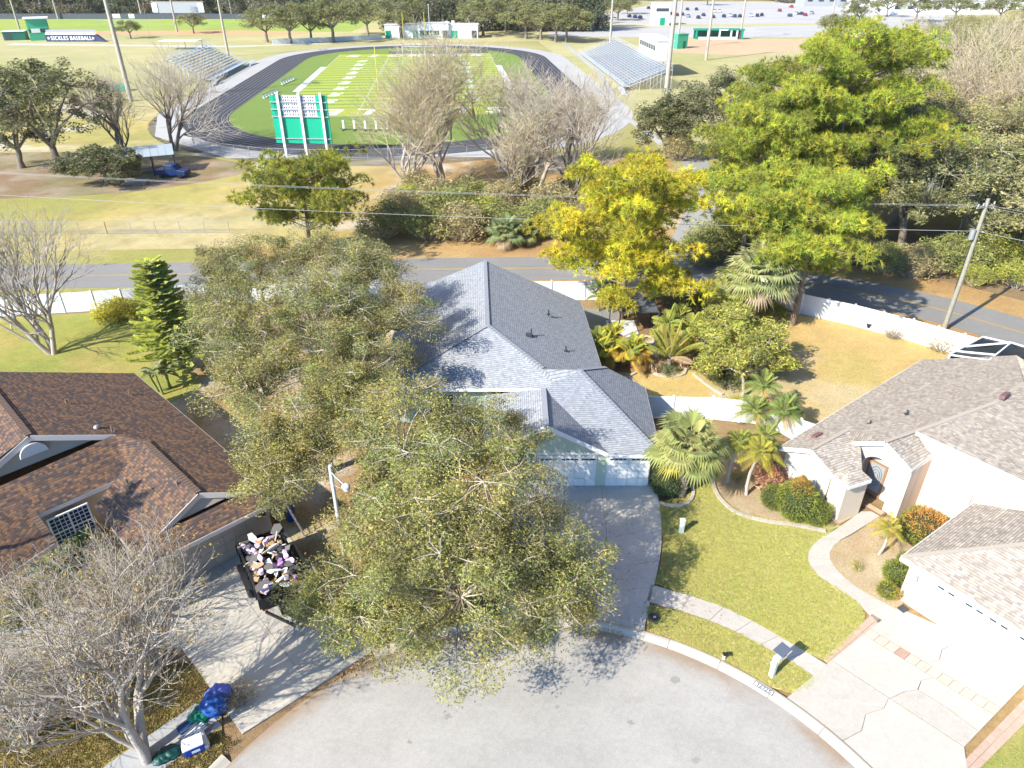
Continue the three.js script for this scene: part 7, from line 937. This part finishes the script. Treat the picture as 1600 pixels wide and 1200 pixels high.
// ---------- street furniture and small things ----------
{ // utility pole and wires
  const p = thing('utility_pole', 'grey wooden utility pole with a transformer behind the right hand white fence', 'utility pole', [35.4, 0, -52.4]); const m = new MB(); m.tube([V(0, -0.3, 0), V(0.05, 5, 0), V(0, 10.9, 0)], [0.2, 0.17, 0.13], 10, true); m.build('pole', M.wood, p);
  const c = new MB(); c.beam(V(-0.9, 10.3, 0.4), V(0.9, 10.3, -0.4), 0.1, 0.12); c.build('crossarm', M.wood, p); for (const s of [-0.8, -0.3, 0.8]) mesh('insulator', new THREE.CylinderGeometry(0.05, 0.07, 0.2, 8), M.grey, p, s, 10.5, -s * 0.44); mesh('transformer', new THREE.CylinderGeometry(0.2, 0.2, 0.75, 12), M.galv, p, -0.4, 8.2, 0.1); mesh('bracket', new THREE.BoxGeometry(0.4, 0.06, 0.06), M.galv, p, -0.25, 8.5, 0.1); const st = new MB(); st.tube([V(-0.16, 8, 0), V(-0.22, 5.4, 0.05), V(-0.2, 3.6, 0)], 0.02, 5); st.build('drop_cable', M.black, p);
  const q = copy(p, [-92, 0, -67.5], 0.4, [1, 1.15, 1], 'far left utility pole carrying the same wires along the road'); const q2 = copy(p, [64, 0, -31], 0.6, 1, 'far right utility pole carrying the same wires along the road');
  const sag = (a, b, s) => { const o = []; for (let i = 0; i <= 18; i++) { const t = i / 18; o.push(a.clone().lerp(b, t).add(V(0, -s * 4 * t * (1 - t), 0))); } return o; };
  const lw = [['topmost power line crossing from the utility pole to the left edge', 10.5, 0.35], ['second power line just below the topmost one', 10.2, -0.4], ['thicker communication cable hung lower along the road', 8.4, 0]];
  for (const [l, y, dz] of lw) { const mb = new MB(), rr = y < 9 ? 0.018 : 0.011; mb.tube(sag(V(35.4, y, -52.4 + dz), V(-92, y + 1.6, -67.5 + dz), 1.0), rr, 4); mb.tube(sag(V(35.4, y, -52.4 + dz), V(64, y, -31 + dz), 0.4), rr, 4); single('power_line', l, 'cable', mb, M.wire); }
}
{ // street lamp
  const p = thing('street_lamp', 'pale street lamp with a cobra head standing in the front oak', 'street lamp', [-7.75, 0, -24.2]); const m = new MB(); m.tube([V(0, -0.1, 0), V(0, 3.6, 0), V(0, 7.6, 0)], [0.13, 0.1, 0.075], 12, true); m.build('pole', mat(0.66, 0.66, 0.64, 0.6), p); const a = new MB(); a.tube([V(0, 7.3, 0), V(0.22, 7.1, 0.15), V(0.55, 6.9, 0.35)], 0.035, 6); a.tube([V(-0.12, 6.55, -0.1), V(0.42, 6.6, 0.3)], 0.018, 5); a.build('arm', M.galv, p); mesh('lamp_head', new THREE.SphereGeometry(0.19, 14, 10).scale(1, 0.75, 1), mat(0.6, 0.6, 0.6, 0.5), p, 0.68, 6.8, 0.42); mesh('lamp_lens', new THREE.SphereGeometry(0.15, 12, 8).scale(1, 0.7, 1), M.offwhite, p, 0.7, 6.68, 0.43);
}
{ // mailbox on a white post
  const [x, z] = G2(1205, 1057), b = thing('mailbox', 'white post mailbox with a dark grey roof panel beside the footpath', 'mailbox', [x, 0, z], 0.62); const P = rbox(0.2, 1.15, 0.2, 0.02, 1); mesh('post', P, M.white, b, 0, 0.57, 0); mesh('arm', rbox(0.72, 0.14, 0.16, 0.02, 1), M.white, b, 0.12, 0.95, 0); const br = new MB(); br.beam(V(0, 0.5, 0), V(0.36, 0.9, 0), 0.09, 0.09); br.build('brace', M.white, b);
  const s = new THREE.Shape(); s.moveTo(-0.13, 0); s.lineTo(0.13, 0); s.lineTo(0.13, 0.12); s.absarc(0, 0.12, 0.13, 0, Math.PI); s.lineTo(-0.13, 0); mesh('box', new THREE.ExtrudeGeometry(s, { depth: 0.5, bevelEnabled: true, bevelSize: 0.008, bevelThickness: 0.008, bevelSegments: 1 }), M.offwhite, b, 0.02, 1.03, 0, 0, Math.PI / 2); mesh('post_cap', new THREE.ConeGeometry(0.16, 0.14, 4), M.white, b, 0, 1.2, 0, 0, Math.PI / 4); mesh('flag', new THREE.BoxGeometry(0.14, 0.03, 0.02), mat(0.5, 0.05, 0.04), b, 0.4, 1.2, 0.16); mesh('roof_panel', rbox(0.62, 0.03, 0.5, 0.01, 1), mat(0.1, 0.12, 0.16, 0.5), b, 0.42, 1.33, -0.05, 0, 0, 0.12);
}
{ // painted house number on the kerb
  const a = 0.84, c = thing('kerb_number', 'white painted house number plate on the kerb near the mailbox', 'house number', [CX + (CR + 0.24) * Math.cos(a), 0.125, CZ - (CR + 0.24) * Math.sin(a)], a - Math.PI / 2 + Math.PI * 0); const pl = mesh('plate', new THREE.BoxGeometry(0.78, 0.012, 0.22), M.offwhite, c, 0, 0, 0); const ed = new MB(); for (const [x, z, w, d] of [[0, 0.11, 0.82, 0.02], [0, -0.11, 0.82, 0.02], [0.4, 0, 0.02, 0.22], [-0.4, 0, 0.02, 0.22]]) ed.box(x, 0.004, z, w, 0.012, d); ed.build('border', M.black, c); const g = new THREE.ShapeGeometry(font.generateShapes('12725', 0.165), 3); g.computeBoundingBox(); g.translate(-g.boundingBox.max.x / 2, -0.082, 0).rotateX(-Math.PI / 2); mesh('digits', g, mat(0.03, 0.05, 0.12, 0.6), c, 0, 0.0095, 0);
}
{ const [x, z] = G2(1021, 967), d = thing('drain_cap', 'round black meter lid sunk in the grass by the centre drive', 'lid', [x, 0.03, z]); mesh('lid', new THREE.CylinderGeometry(0.24, 0.26, 0.08, 20), M.black, d, 0, 0.04, 0); mesh('rim', new THREE.TorusGeometry(0.24, 0.03, 8, 24).rotateX(Math.PI / 2), M.dark, d, 0, 0.08, 0); mesh('reader', rbox(0.12, 0.03, 0.1, 0.01, 1), M.galv, d, 0.04, 0.095, 0); }
{ const [x, z] = G2(1130, 1031), d = thing('utility_marker', 'small white and black marker post on the grass strip', 'marker', [x, 0, z]); mesh('post', rbox(0.1, 0.34, 0.1, 0.01, 1), M.white, d, 0, 0.17, 0); mesh('cap', rbox(0.22, 0.06, 0.2, 0.02, 1), M.black, d, 0.04, 0.37, 0); }
{ const [x, z] = G2(1064, 832), d = thing('utility_box', 'upright pale green utility pedestal on the front lawn', 'utility box', [x, 0, z]); mesh('body', rbox(0.26, 0.85, 0.2, 0.03, 2), mat(0.5, 0.6, 0.5, 0.5), d, 0, 0.43, 0); mesh('cap', rbox(0.3, 0.1, 0.24, 0.03, 2), mat(0.56, 0.66, 0.56, 0.5), d, 0, 0.88, 0); mesh('label_plate', new THREE.BoxGeometry(0.12, 0.16, 0.01), M.white, d, 0, 0.6, 0.105); }
{ const [x, z] = G2(1400, 936), d = thing('flower_pot', 'terracotta pot of orange flowers beside the right hand garage', 'flower pot', [x, 0, z]); const pts = [[0.12, 0], [0.17, 0.26], [0.2, 0.27], [0.2, 0.31], [0.16, 0.31], [0.15, 0.25]].map(([a, b]) => new THREE.Vector2(a, b)); mesh('pot', new THREE.LatheGeometry(pts, 20), mat(0.4, 0.2, 0.1), d); const r = rng(61), mb = new MB(); sprinkle(mb, r, V(0, 0.42, 0), 0.26, 220, 0.12, 0.06, [[0.5, 0.3, 0.03], [0.5, 0.2, 0.04], [0.2, 0.24, 0.04]]); mb.build('flowers', M.leaf, d).userData.kind = 'stuff'; }
{ const [x, z] = G2(1403, 944), d = thing('garden_tile', 'dark square ornament lying by the flower pot', 'ornament', [x + 0.05, 0.06, z + 0.35], 0.5); mesh('plate', rbox(0.42, 0.05, 0.36, 0.02, 1), M.dark, d, 0, 0.03, 0); for (const [a, b] of [[-0.12, 0.1], [0.12, 0.1], [0, -0.1]]) mesh('raised_pattern', new THREE.CylinderGeometry(0.04, 0.05, 0.02, 10), M.dark, d, a, 0.07, b); }
{ const p = G(1366, 797), d = thing('door_mat', 'brown bordered door mat before the front door of the tan house', 'door mat', [p.x, 0.06, p.z], 0.61 - Math.PI / 2); mesh('mat', rbox(1.2, 0.025, 0.6, 0.01, 1), mat(0.22, 0.12, 0.08, 0.95), d, 0, 0.015, 0); mesh('inlay', rbox(0.95, 0.008, 0.38, 0.004, 1), mat(0.5, 0.36, 0.22, 0.95), d, 0, 0.031, 0); }
{ // pot and stones by the back fence
  const [x, z] = G2(1357, 514), d = thing('garden_pot', 'black pot at the foot of the right hand white fence', 'pot', [x, 0, z]); mesh('pot', new THREE.LatheGeometry([[0.2, 0], [0.3, 0.5], [0.33, 0.5], [0.33, 0.56], [0.26, 0.56], [0.24, 0.4]].map(([a, b]) => new THREE.Vector2(a, b)), 18), M.black, d); mesh('soil', new THREE.CylinderGeometry(0.25, 0.25, 0.04, 16), M.bushCore, d, 0, 0.46, 0);
  const rock = (px, py, s, l) => { const [a, b] = G2(px, py), g = new THREE.IcosahedronGeometry(s, 2), P = g.attributes.position; for (let i = 0; i < P.count; i++) { const k = 0.8 + 0.4 * wn(P.getX(i) * 4 + px, P.getY(i) * 4 + P.getZ(i) * 3, 5); P.setXYZ(i, P.getX(i) * k, P.getY(i) * k * 0.7, P.getZ(i) * k); } g.computeVertexNormals(); const o = mesh(numbered('stone'), g, mat(0.36, 0.38, 0.44, 0.9), scene, a, s * 0.4, b); tag(o, l, 'stone'); };
  rock(1432, 533, 0.42, 'blue grey boulder against the right hand white fence'); rock(1416, 529, 0.24, 'smaller stone left of the blue grey boulder'); rock(1444, 537, 0.2, 'smallest stone right of the blue grey boulder');
}
{ // shade canopy in the back garden
  const c = thing('shade_canopy', 'dark grey shade canopy on slim posts beside the patio', 'canopy', [9.6, 0, -52]); const P = [V(-1.5, 2.5, -1.5), V(1.9, 2.45, -1.6), V(2.0, 2.3, 1.0), V(-1.1, 2.3, 1.2)], m = new MB(), n = 8; const at = (u, v) => P[0].clone().lerp(P[1], u).lerp(P[3].clone().lerp(P[2], u), v).add(V(0, -0.22 * Math.sin(Math.PI * u) * Math.sin(Math.PI * v), 0)); for (let i = 0; i < n; i++) for (let j = 0; j < n; j++) m.quad(at(i / n, j / n), at(i / n, (j + 1) / n), at((i + 1) / n, (j + 1) / n), at((i + 1) / n, j / n)); m.build('fabric', mat(0.09, 0.095, 0.11, 0.9), c); for (const q of P) { const b = new MB(); b.cyl(q.x, 0, q.z, 0.05, q.y, 8); b.build('post', M.dark, c); } const e = new MB(); for (let i = 0; i < 4; i++) e.beam(P[i], P[(i + 1) % 4], 0.06, 0.06); e.build('frame', M.dark, c);
  const t = thing('garden_table', 'round pale garden table under the dark canopy', 'table', [10.1, 0.06, -49.2]); mesh('tabletop', new THREE.CylinderGeometry(0.95, 0.95, 0.05, 28), mat(0.6, 0.5, 0.42, 0.6), t, 0, 0.72, 0); mesh('leg', new THREE.CylinderGeometry(0.08, 0.3, 0.7, 12), M.grey, t, 0, 0.35, 0);
}
// trailer full of renovation debris
const TR = { p: V(-11.55, 0, -24.9), a: 0 }; { const a = V(-12.6, 0, -26.5), b = V(-10.4, 0, -23.0), d = b.clone().sub(a).setY(0).normalize(); TR.p = a.clone().lerp(b, 0.5); TR.a = Math.atan2(-d.z, d.x); }
{
  const t = thing('dump_trailer', 'black dump trailer heaped with debris on the left drive', 'trailer', [TR.p.x, 0.05, TR.p.z], TR.a), L = 4.3, W = 2.1, k = mat(0.018, 0.018, 0.02, 0.45); mesh('floor', new THREE.BoxGeometry(L, 0.1, W), k, t, 0, 0.75, 0);
  for (const s of [-1, 1]) { mesh('side_wall', new THREE.BoxGeometry(L, 0.62, 0.06), k, t, 0, 1.1, s * W / 2); mesh('top_rail', new THREE.BoxGeometry(L + 0.1, 0.07, 0.1), k, t, 0, 1.44, s * W / 2); for (let i = 0; i < 7; i++) mesh('stake', new THREE.BoxGeometry(0.07, 0.62, 0.1), k, t, -L / 2 + 0.1 + i * (L - 0.2) / 6, 1.1, s * (W / 2 + 0.06)); mesh('fender', rbox(1.9, 0.05, 0.3, 0.02, 1), k, t, -0.3, 0.84, s * (W / 2 + 0.2)); for (const x of [-0.75, 0.15]) { const w = new THREE.Group(); w.name = 'wheel'; w.position.set(x, 0.38, s * (W / 2 + 0.2)); t.add(w); mesh('tyre', new THREE.TorusGeometry(0.28, 0.11, 10, 22), M.black, w); mesh('rim', new THREE.CylinderGeometry(0.2, 0.2, 0.14, 16).rotateX(Math.PI / 2), M.grey, w); } }
  mesh('front_wall', new THREE.BoxGeometry(0.06, 0.62, W), k, t, L / 2, 1.1, 0); mesh('tailgate', new THREE.BoxGeometry(0.06, 0.62, W), k, t, -L / 2, 1.1, 0); const f = new MB(); f.beam(V(L / 2, 0.62, W / 2 - 0.1), V(L / 2 + 1.5, 0.55, 0), 0.1, 0.12).beam(V(L / 2, 0.62, -W / 2 + 0.1), V(L / 2 + 1.5, 0.55, 0), 0.1, 0.12).beam(V(L / 2, 0.62, 0), V(L / 2 + 0.9, 0.6, 0), 0.1, 0.1); f.build('tongue', k, t); mesh('coupler', rbox(0.3, 0.12, 0.12, 0.03, 1), M.galv, t, L / 2 + 1.6, 0.56, 0); mesh('jack', new THREE.CylinderGeometry(0.04, 0.04, 0.7, 8), M.galv, t, L / 2 + 1.2, 0.5, 0.1); mesh('tool_box', rbox(0.5, 0.4, 0.8, 0.03, 1), k, t, L / 2 + 0.4, 0.86, 0); for (const s of [-1, 1]) mesh('reflector', rbox(0.04, 0.08, 0.14, 0.01, 1), mat(0.6, 0.1, 0.03, 0.4), t, L / 2 + 0.04, 0.75, s * 0.9);
  // loose debris, each piece its own thing
  const r = rng(88), kinds = [['insulation_scrap', 'pink foam insulation scrap in the trailer', 'insulation', [0.72, 0.56, 0.74], 34, [0.3, 0.9], [0.08, 0.2], [0.2, 0.6]], ['insulation_scrap', 'deep violet insulation scrap in the trailer', 'insulation', [0.42, 0.22, 0.5], 5, [0.2, 0.5], [0.1, 0.2], [0.15, 0.4]], ['plaster_board', 'white board offcut in the trailer', 'board', [0.76, 0.75, 0.75], 22, [0.5, 1.5], [0.03, 0.06], [0.12, 0.5]], ['cardboard_piece', 'tan cardboard piece in the trailer', 'cardboard', [0.5, 0.33, 0.16], 18, [0.3, 0.9], [0.03, 0.05], [0.25, 0.6]], ['plywood_offcut', 'orange wood offcut in the trailer', 'board', [0.55, 0.27, 0.05], 5, [0.4, 0.9], [0.03, 0.06], [0.2, 0.45]], ['rubbish_bag', 'black rubbish bag in the trailer', 'bag', [0.03, 0.03, 0.035], 9, [0.4, 0.6], [0.3, 0.4], [0.35, 0.5]], ['roofing_sheet', 'grey sheet scrap in the trailer', 'sheet', [0.14, 0.13, 0.125], 18, [0.6, 1.3], [0.02, 0.04], [0.4, 0.8]], ['timber_batten', 'long pale batten sticking out of the trailer', 'timber', [0.55, 0.46, 0.34], 7, [1.2, 2.2], [0.05, 0.08], [0.06, 0.1]]];
  const torn = (r) => { const s = new THREE.Shape(), m = 5 + Math.floor(r() * 4); for (let k = 0; k < m; k++) { const a = (k + 0.6 * r()) / m * 6.283, d = 0.34 + 0.24 * r(); s[k ? 'lineTo' : 'moveTo'](Math.cos(a) * d, Math.sin(a) * d); } s.closePath(); return new THREE.ExtrudeGeometry(s, { depth: 1, bevelEnabled: false }).translate(0, 0, -0.5).rotateX(Math.PI / 2); };
  for (const [n, l, c, col, cnt, lr, hr, wr] of kinds) for (let i = 0; i < cnt; i++) {
    const R = (q) => q[0] + (q[1] - q[0]) * r(), g = n === 'rubbish_bag' ? new THREE.SphereGeometry(0.5, 20, 14) : n === 'timber_batten' ? new RoundedBoxGeometry(1, 1, 1, 1, 0.05) : torn(r), P = g.attributes.position, sx = R(lr) * (n === 'timber_batten' ? 1 : 0.72), sy = R(hr), sz = R(wr) * 0.75; for (let k = 0; k < P.count; k++) { const q = 0.12 * (wn(P.getX(k) * 5 + i * 9, P.getZ(k) * 5 + P.getY(k) * 3, 7 + i) - 0.5); P.setXYZ(k, (P.getX(k) + q) * sx, (P.getY(k) + q) * sy, (P.getZ(k) + q) * sz); } if (n === 'rubbish_bag') g.computeVertexNormals(); else { g.computeVertexNormals(); }
    const u = (r() - 0.5) * (L - 0.5), w = (r() - 0.5) * (W - 0.35), s = 0.85 + 0.3 * r(), o = mesh(numbered(n), g, mat(col[0] * s, col[1] * s, col[2] * s, 0.8), scene, 0, 0, 0, jit(r, 0.45), r() * 6.28, jit(r, 0.45)); const ca = Math.cos(TR.a), sa = Math.sin(TR.a); o.position.set(TR.p.x + u * ca + w * sa, 1.2 + 0.5 * r() + 0.15 * (1 - Math.abs(u) / 2), TR.p.z - u * sa + w * ca); tag(o, l, c, l.replace('scrap', 'scraps').replace('offcut', 'offcuts').replace('piece', 'pieces') + ' heap');
  }
}
// things put out by the left kerb
{ const [x, z] = G2(305, 1172), c = thing('cooler', 'blue cooler with a white lid on the brown grass by the kerb', 'cooler', [x, 0.02, z], 0.5); mesh('body', rbox(0.72, 0.42, 0.5, 0.05, 3), mat(0.01, 0.05, 0.34, 0.4), c, 0, 0.21, 0); mesh('lid', rbox(0.76, 0.1, 0.54, 0.04, 3), M.white, c, 0, 0.47, 0); mesh('handle', rbox(0.04, 0.08, 0.3, 0.015, 1), M.white, c, 0.39, 0.34, 0); mesh('handle', rbox(0.04, 0.08, 0.3, 0.015, 1), M.white, c, -0.39, 0.34, 0); mesh('label_plate', rbox(0.3, 0.12, 0.01, 0.004, 1), M.offwhite, c, 0.05, 0.22, 0.252); }
const lumpy = (sx, sy, sz, seed, amp = 0.25, f = 1.5) => { const g = new THREE.SphereGeometry(1, 72, 44), P = g.attributes.position; for (let i = 0; i < P.count; i++) { const x = P.getX(i), y = P.getY(i), z = P.getZ(i), k = 1 + amp * (fbm(x * f + seed, z * f + y * 1.7 * f, seed, 3) - 0.5) * 2 + 0.05 * Math.sin(x * 11 + y * 7 + seed); P.setXYZ(i, x * k * sx, Math.max(-0.02, y * k * sy + sy * 0.35), z * k * sz); } g.computeVertexNormals(); return g; };
{ const p = (px, py) => { const q = G(px, py); return q; };
  let q = p(334, 1108), o = mesh(numbered('tarpaulin'), lumpy(0.6, 0.46, 0.5, 3, 0.3), mat(0.02, 0.1, 0.36, 0.45), scene, q.x, 0.05, q.z, 0, 0.5); tag(o, 'bright blue tarpaulin bundle heaped by the footpath', 'tarpaulin');
  q = p(342, 1092); o = mesh(numbered('tarpaulin'), lumpy(0.55, 0.46, 0.42, 8, 0.35), mat(0.13, 0.17, 0.55, 0.5), scene, q.x, 0.05, q.z, 0, 0.2); tag(o, 'faded violet blue tarpaulin under bare twigs', 'tarpaulin');
  q = p(314, 1122); o = mesh(numbered('tarpaulin'), lumpy(0.42, 0.34, 0.36, 5, 0.3), mat(0.0, 0.2, 0.1, 0.4), scene, q.x, 0.04, q.z, 0, 0.4); tag(o, 'green tarpaulin bundle in front of the blue one', 'tarpaulin');
  q = p(262, 1182); o = mesh(numbered('garden_bag'), lumpy(0.5, 0.22, 0.34, 6, 0.3), mat(0.0, 0.055, 0.045, 0.5), scene, q.x, 0.03, q.z, 0, 0.6); tag(o, 'dark green flattened bag beside the bare tree trunk', 'bag');
  const c = thing('folded_chair', 'folded white slatted chair lying on the brown grass', 'chair', [...p(304, 1148).toArray()], 0.95); for (let i = 0; i < 5; i++) mesh('slat', rbox(0.9, 0.03, 0.07, 0.01, 1), M.white, c, 0, 0.16, -0.22 + i * 0.11); for (const s of [-1, 1]) mesh('leg', rbox(1.2, 0.04, 0.04, 0.01, 1), mat(0.5, 0.12, 0.06), c, 0.1, 0.1, s * 0.28);
  const b = thing('folded_chair', 'folded dark blue chair beside the white slatted one', 'chair', [...p(298, 1134).toArray()], 0.8); mesh('seat', rbox(0.95, 0.06, 0.4, 0.02, 1), mat(0.01, 0.05, 0.18, 0.6), b, 0, 0.12, 0); for (const s of [-1, 1]) { mesh('leg', rbox(1.1, 0.04, 0.04, 0.01, 1), M.galv, b, 0.1, 0.2, s * 0.2); }
  const u = thing('rolled_umbrella', 'rolled white patio umbrella lying next to the cooler', 'umbrella', [...p(318, 1152).toArray()], -1.0); const m = new MB(); m.tube([V(-0.7, 0.1, 0), V(-0.1, 0.13, 0), V(0.5, 0.16, 0), V(0.62, 0.16, 0)], [0.04, 0.1, 0.16, 0.12], 10, true); m.build('canopy', M.offwhite, u); const h = new MB(); h.tube([V(-1.0, 0.08, 0), V(-0.7, 0.1, 0)], 0.025, 8, true); h.build('pole', M.galv, u);
}
{ const [x, z] = G2(455, 812), b = thing('recycling_bin', 'small blue bin in the shade beside the brown roofed house', 'bin', [x, 0, z]); mesh('body', new THREE.CylinderGeometry(0.3, 0.24, 0.8, 16), mat(0.01, 0.05, 0.22, 0.5), b, 0, 0.4, 0); mesh('lid', new THREE.CylinderGeometry(0.32, 0.32, 0.08, 16), mat(0.01, 0.04, 0.18, 0.5), b, 0, 0.84, 0); }
{ const p = G(436, 772, 2.6), d = thing('ladder', 'aluminium ladder leaning on the brown roof corner', 'ladder', [p.x + 0.35, 0, p.z + 0.1]); for (const s of [-0.22, 0.22]) { const m = new MB(); m.beam(V(0.55 + s * 0.5, 0, s), V(-0.35 + s * 0.5, 3.1, s), 0.06, 0.03); m.build('stile', M.galv, d); } for (let i = 1; i < 10; i++) { const m = new MB(), t = i / 10; m.beam(V(0.55 - 0.9 * t - 0.11, 3.1 * t, -0.22), V(0.55 - 0.9 * t + 0.11, 3.1 * t, 0.22), 0.03, 0.03); m.build('rung', M.galv, d); } }
// open shelter and vehicle beside the meadow
{ const s = thing('open_shelter', 'open shelter with a pale sheet roof under the dark oaks', 'shelter', [-52.5, 0, -102.5], 0.42); const m = new MB(); for (let i = 0; i < 9; i++) { const x = -4.5 + i; m.quad(V(x, 2.7, 1.8), V(x + 0.96, 2.7, 1.8), V(x + 0.96, 3.5, -1.8), V(x, 3.5, -1.8)); } m.build('roof', mat(0.42, 0.5, 0.55, 0.5, { metalness: 0.3 }), s); for (const x of [-4.3, -1.4, 1.4, 4.3]) for (const z of [-1.6, 1.6]) mesh('post', new THREE.BoxGeometry(0.16, z > 0 ? 2.7 : 3.4, 0.16), M.dark, s, x, z > 0 ? 1.35 : 1.7, z); const b = new MB(); b.box(0, 0.5, -1, 5, 0.5, 0.8); b.build('bench', M.wood, s);
  const v = thing('utility_cart', 'dark blue utility cart parked by the open shelter', 'cart', [-47.6, 0, -101], -0.12), bl = mat(0.006, 0.025, 0.11, 0.4); const sh = new THREE.Shape(); [[-2.2, 0.4], [2.1, 0.4], [2.15, 0.95], [1.0, 1.1], [0.5, 1.7], [-0.7, 1.75], [-0.8, 1.05], [-2.2, 1.0]].forEach(([x, y], i) => sh[i ? 'lineTo' : 'moveTo'](x, y)); mesh('body', new THREE.ExtrudeGeometry(sh, { depth: 1.6, bevelEnabled: true, bevelSize: 0.05, bevelThickness: 0.05, bevelSegments: 2 }), bl, v, 0, 0, -0.8); mesh('windscreen', new THREE.BoxGeometry(0.06, 0.6, 1.4), M.glass, v, 0.82, 1.38, 0, 0, 0, 0.65); mesh('side_window', new THREE.BoxGeometry(0.9, 0.45, 1.74), M.glass, v, -0.1, 1.4, 0); for (const x of [-1.4, 1.4]) for (const z of [-0.8, 0.8]) mesh('wheel', new THREE.CylinderGeometry(0.36, 0.36, 0.24, 14).rotateX(Math.PI / 2), M.black, v, x, 0.36, z);
  const l = thing('log_pile', 'pile of cut logs on the shaded grass before the shelter', 'logs', [-51, 0, -97.2]); for (let i = 0; i < 7; i++) { const q = new MB(); q.tube([V(-1.5, 0.2 + 0.3 * (i > 3), -0.6 + (i % 4) * 0.45), V(1.3 + 0.3 * hash(i, 1, 1), 0.22 + 0.3 * (i > 3), -0.5 + (i % 4) * 0.45)], 0.19, 8, true); q.build('log', i % 2 ? M.bark : M.barkPale, l); }
  const g = thing('green_container', 'low green container on the grass behind the leafless trees', 'container', [...G(187, 142).toArray()], 0.2); mesh('body', rbox(3.6, 1.5, 2, 0.1, 2), mat(0.05, 0.3, 0.18, 0.6), g, 0, 0.75, 0); mesh('lid', rbox(3.7, 0.12, 2.1, 0.05, 2), mat(0.08, 0.36, 0.22, 0.6), g, 0, 1.55, 0);
  const t = thing('white_tent', 'white flat awning behind the back of the blue grey bleachers', 'awning', [...G(282, 78).toArray()]); mesh('roof', rbox(13, 0.25, 6, 0.05, 1), M.white, t, 0, 2.8, -2); for (const x of [-6, 0, 6]) for (const z of [-4.8, 0.8]) mesh('post', new THREE.BoxGeometry(0.15, 2.8, 0.15), M.grey, t, x, 1.4, z);
}
// litter in side yards: pale sheets seen through the oak
renderer.render(scene, camera);
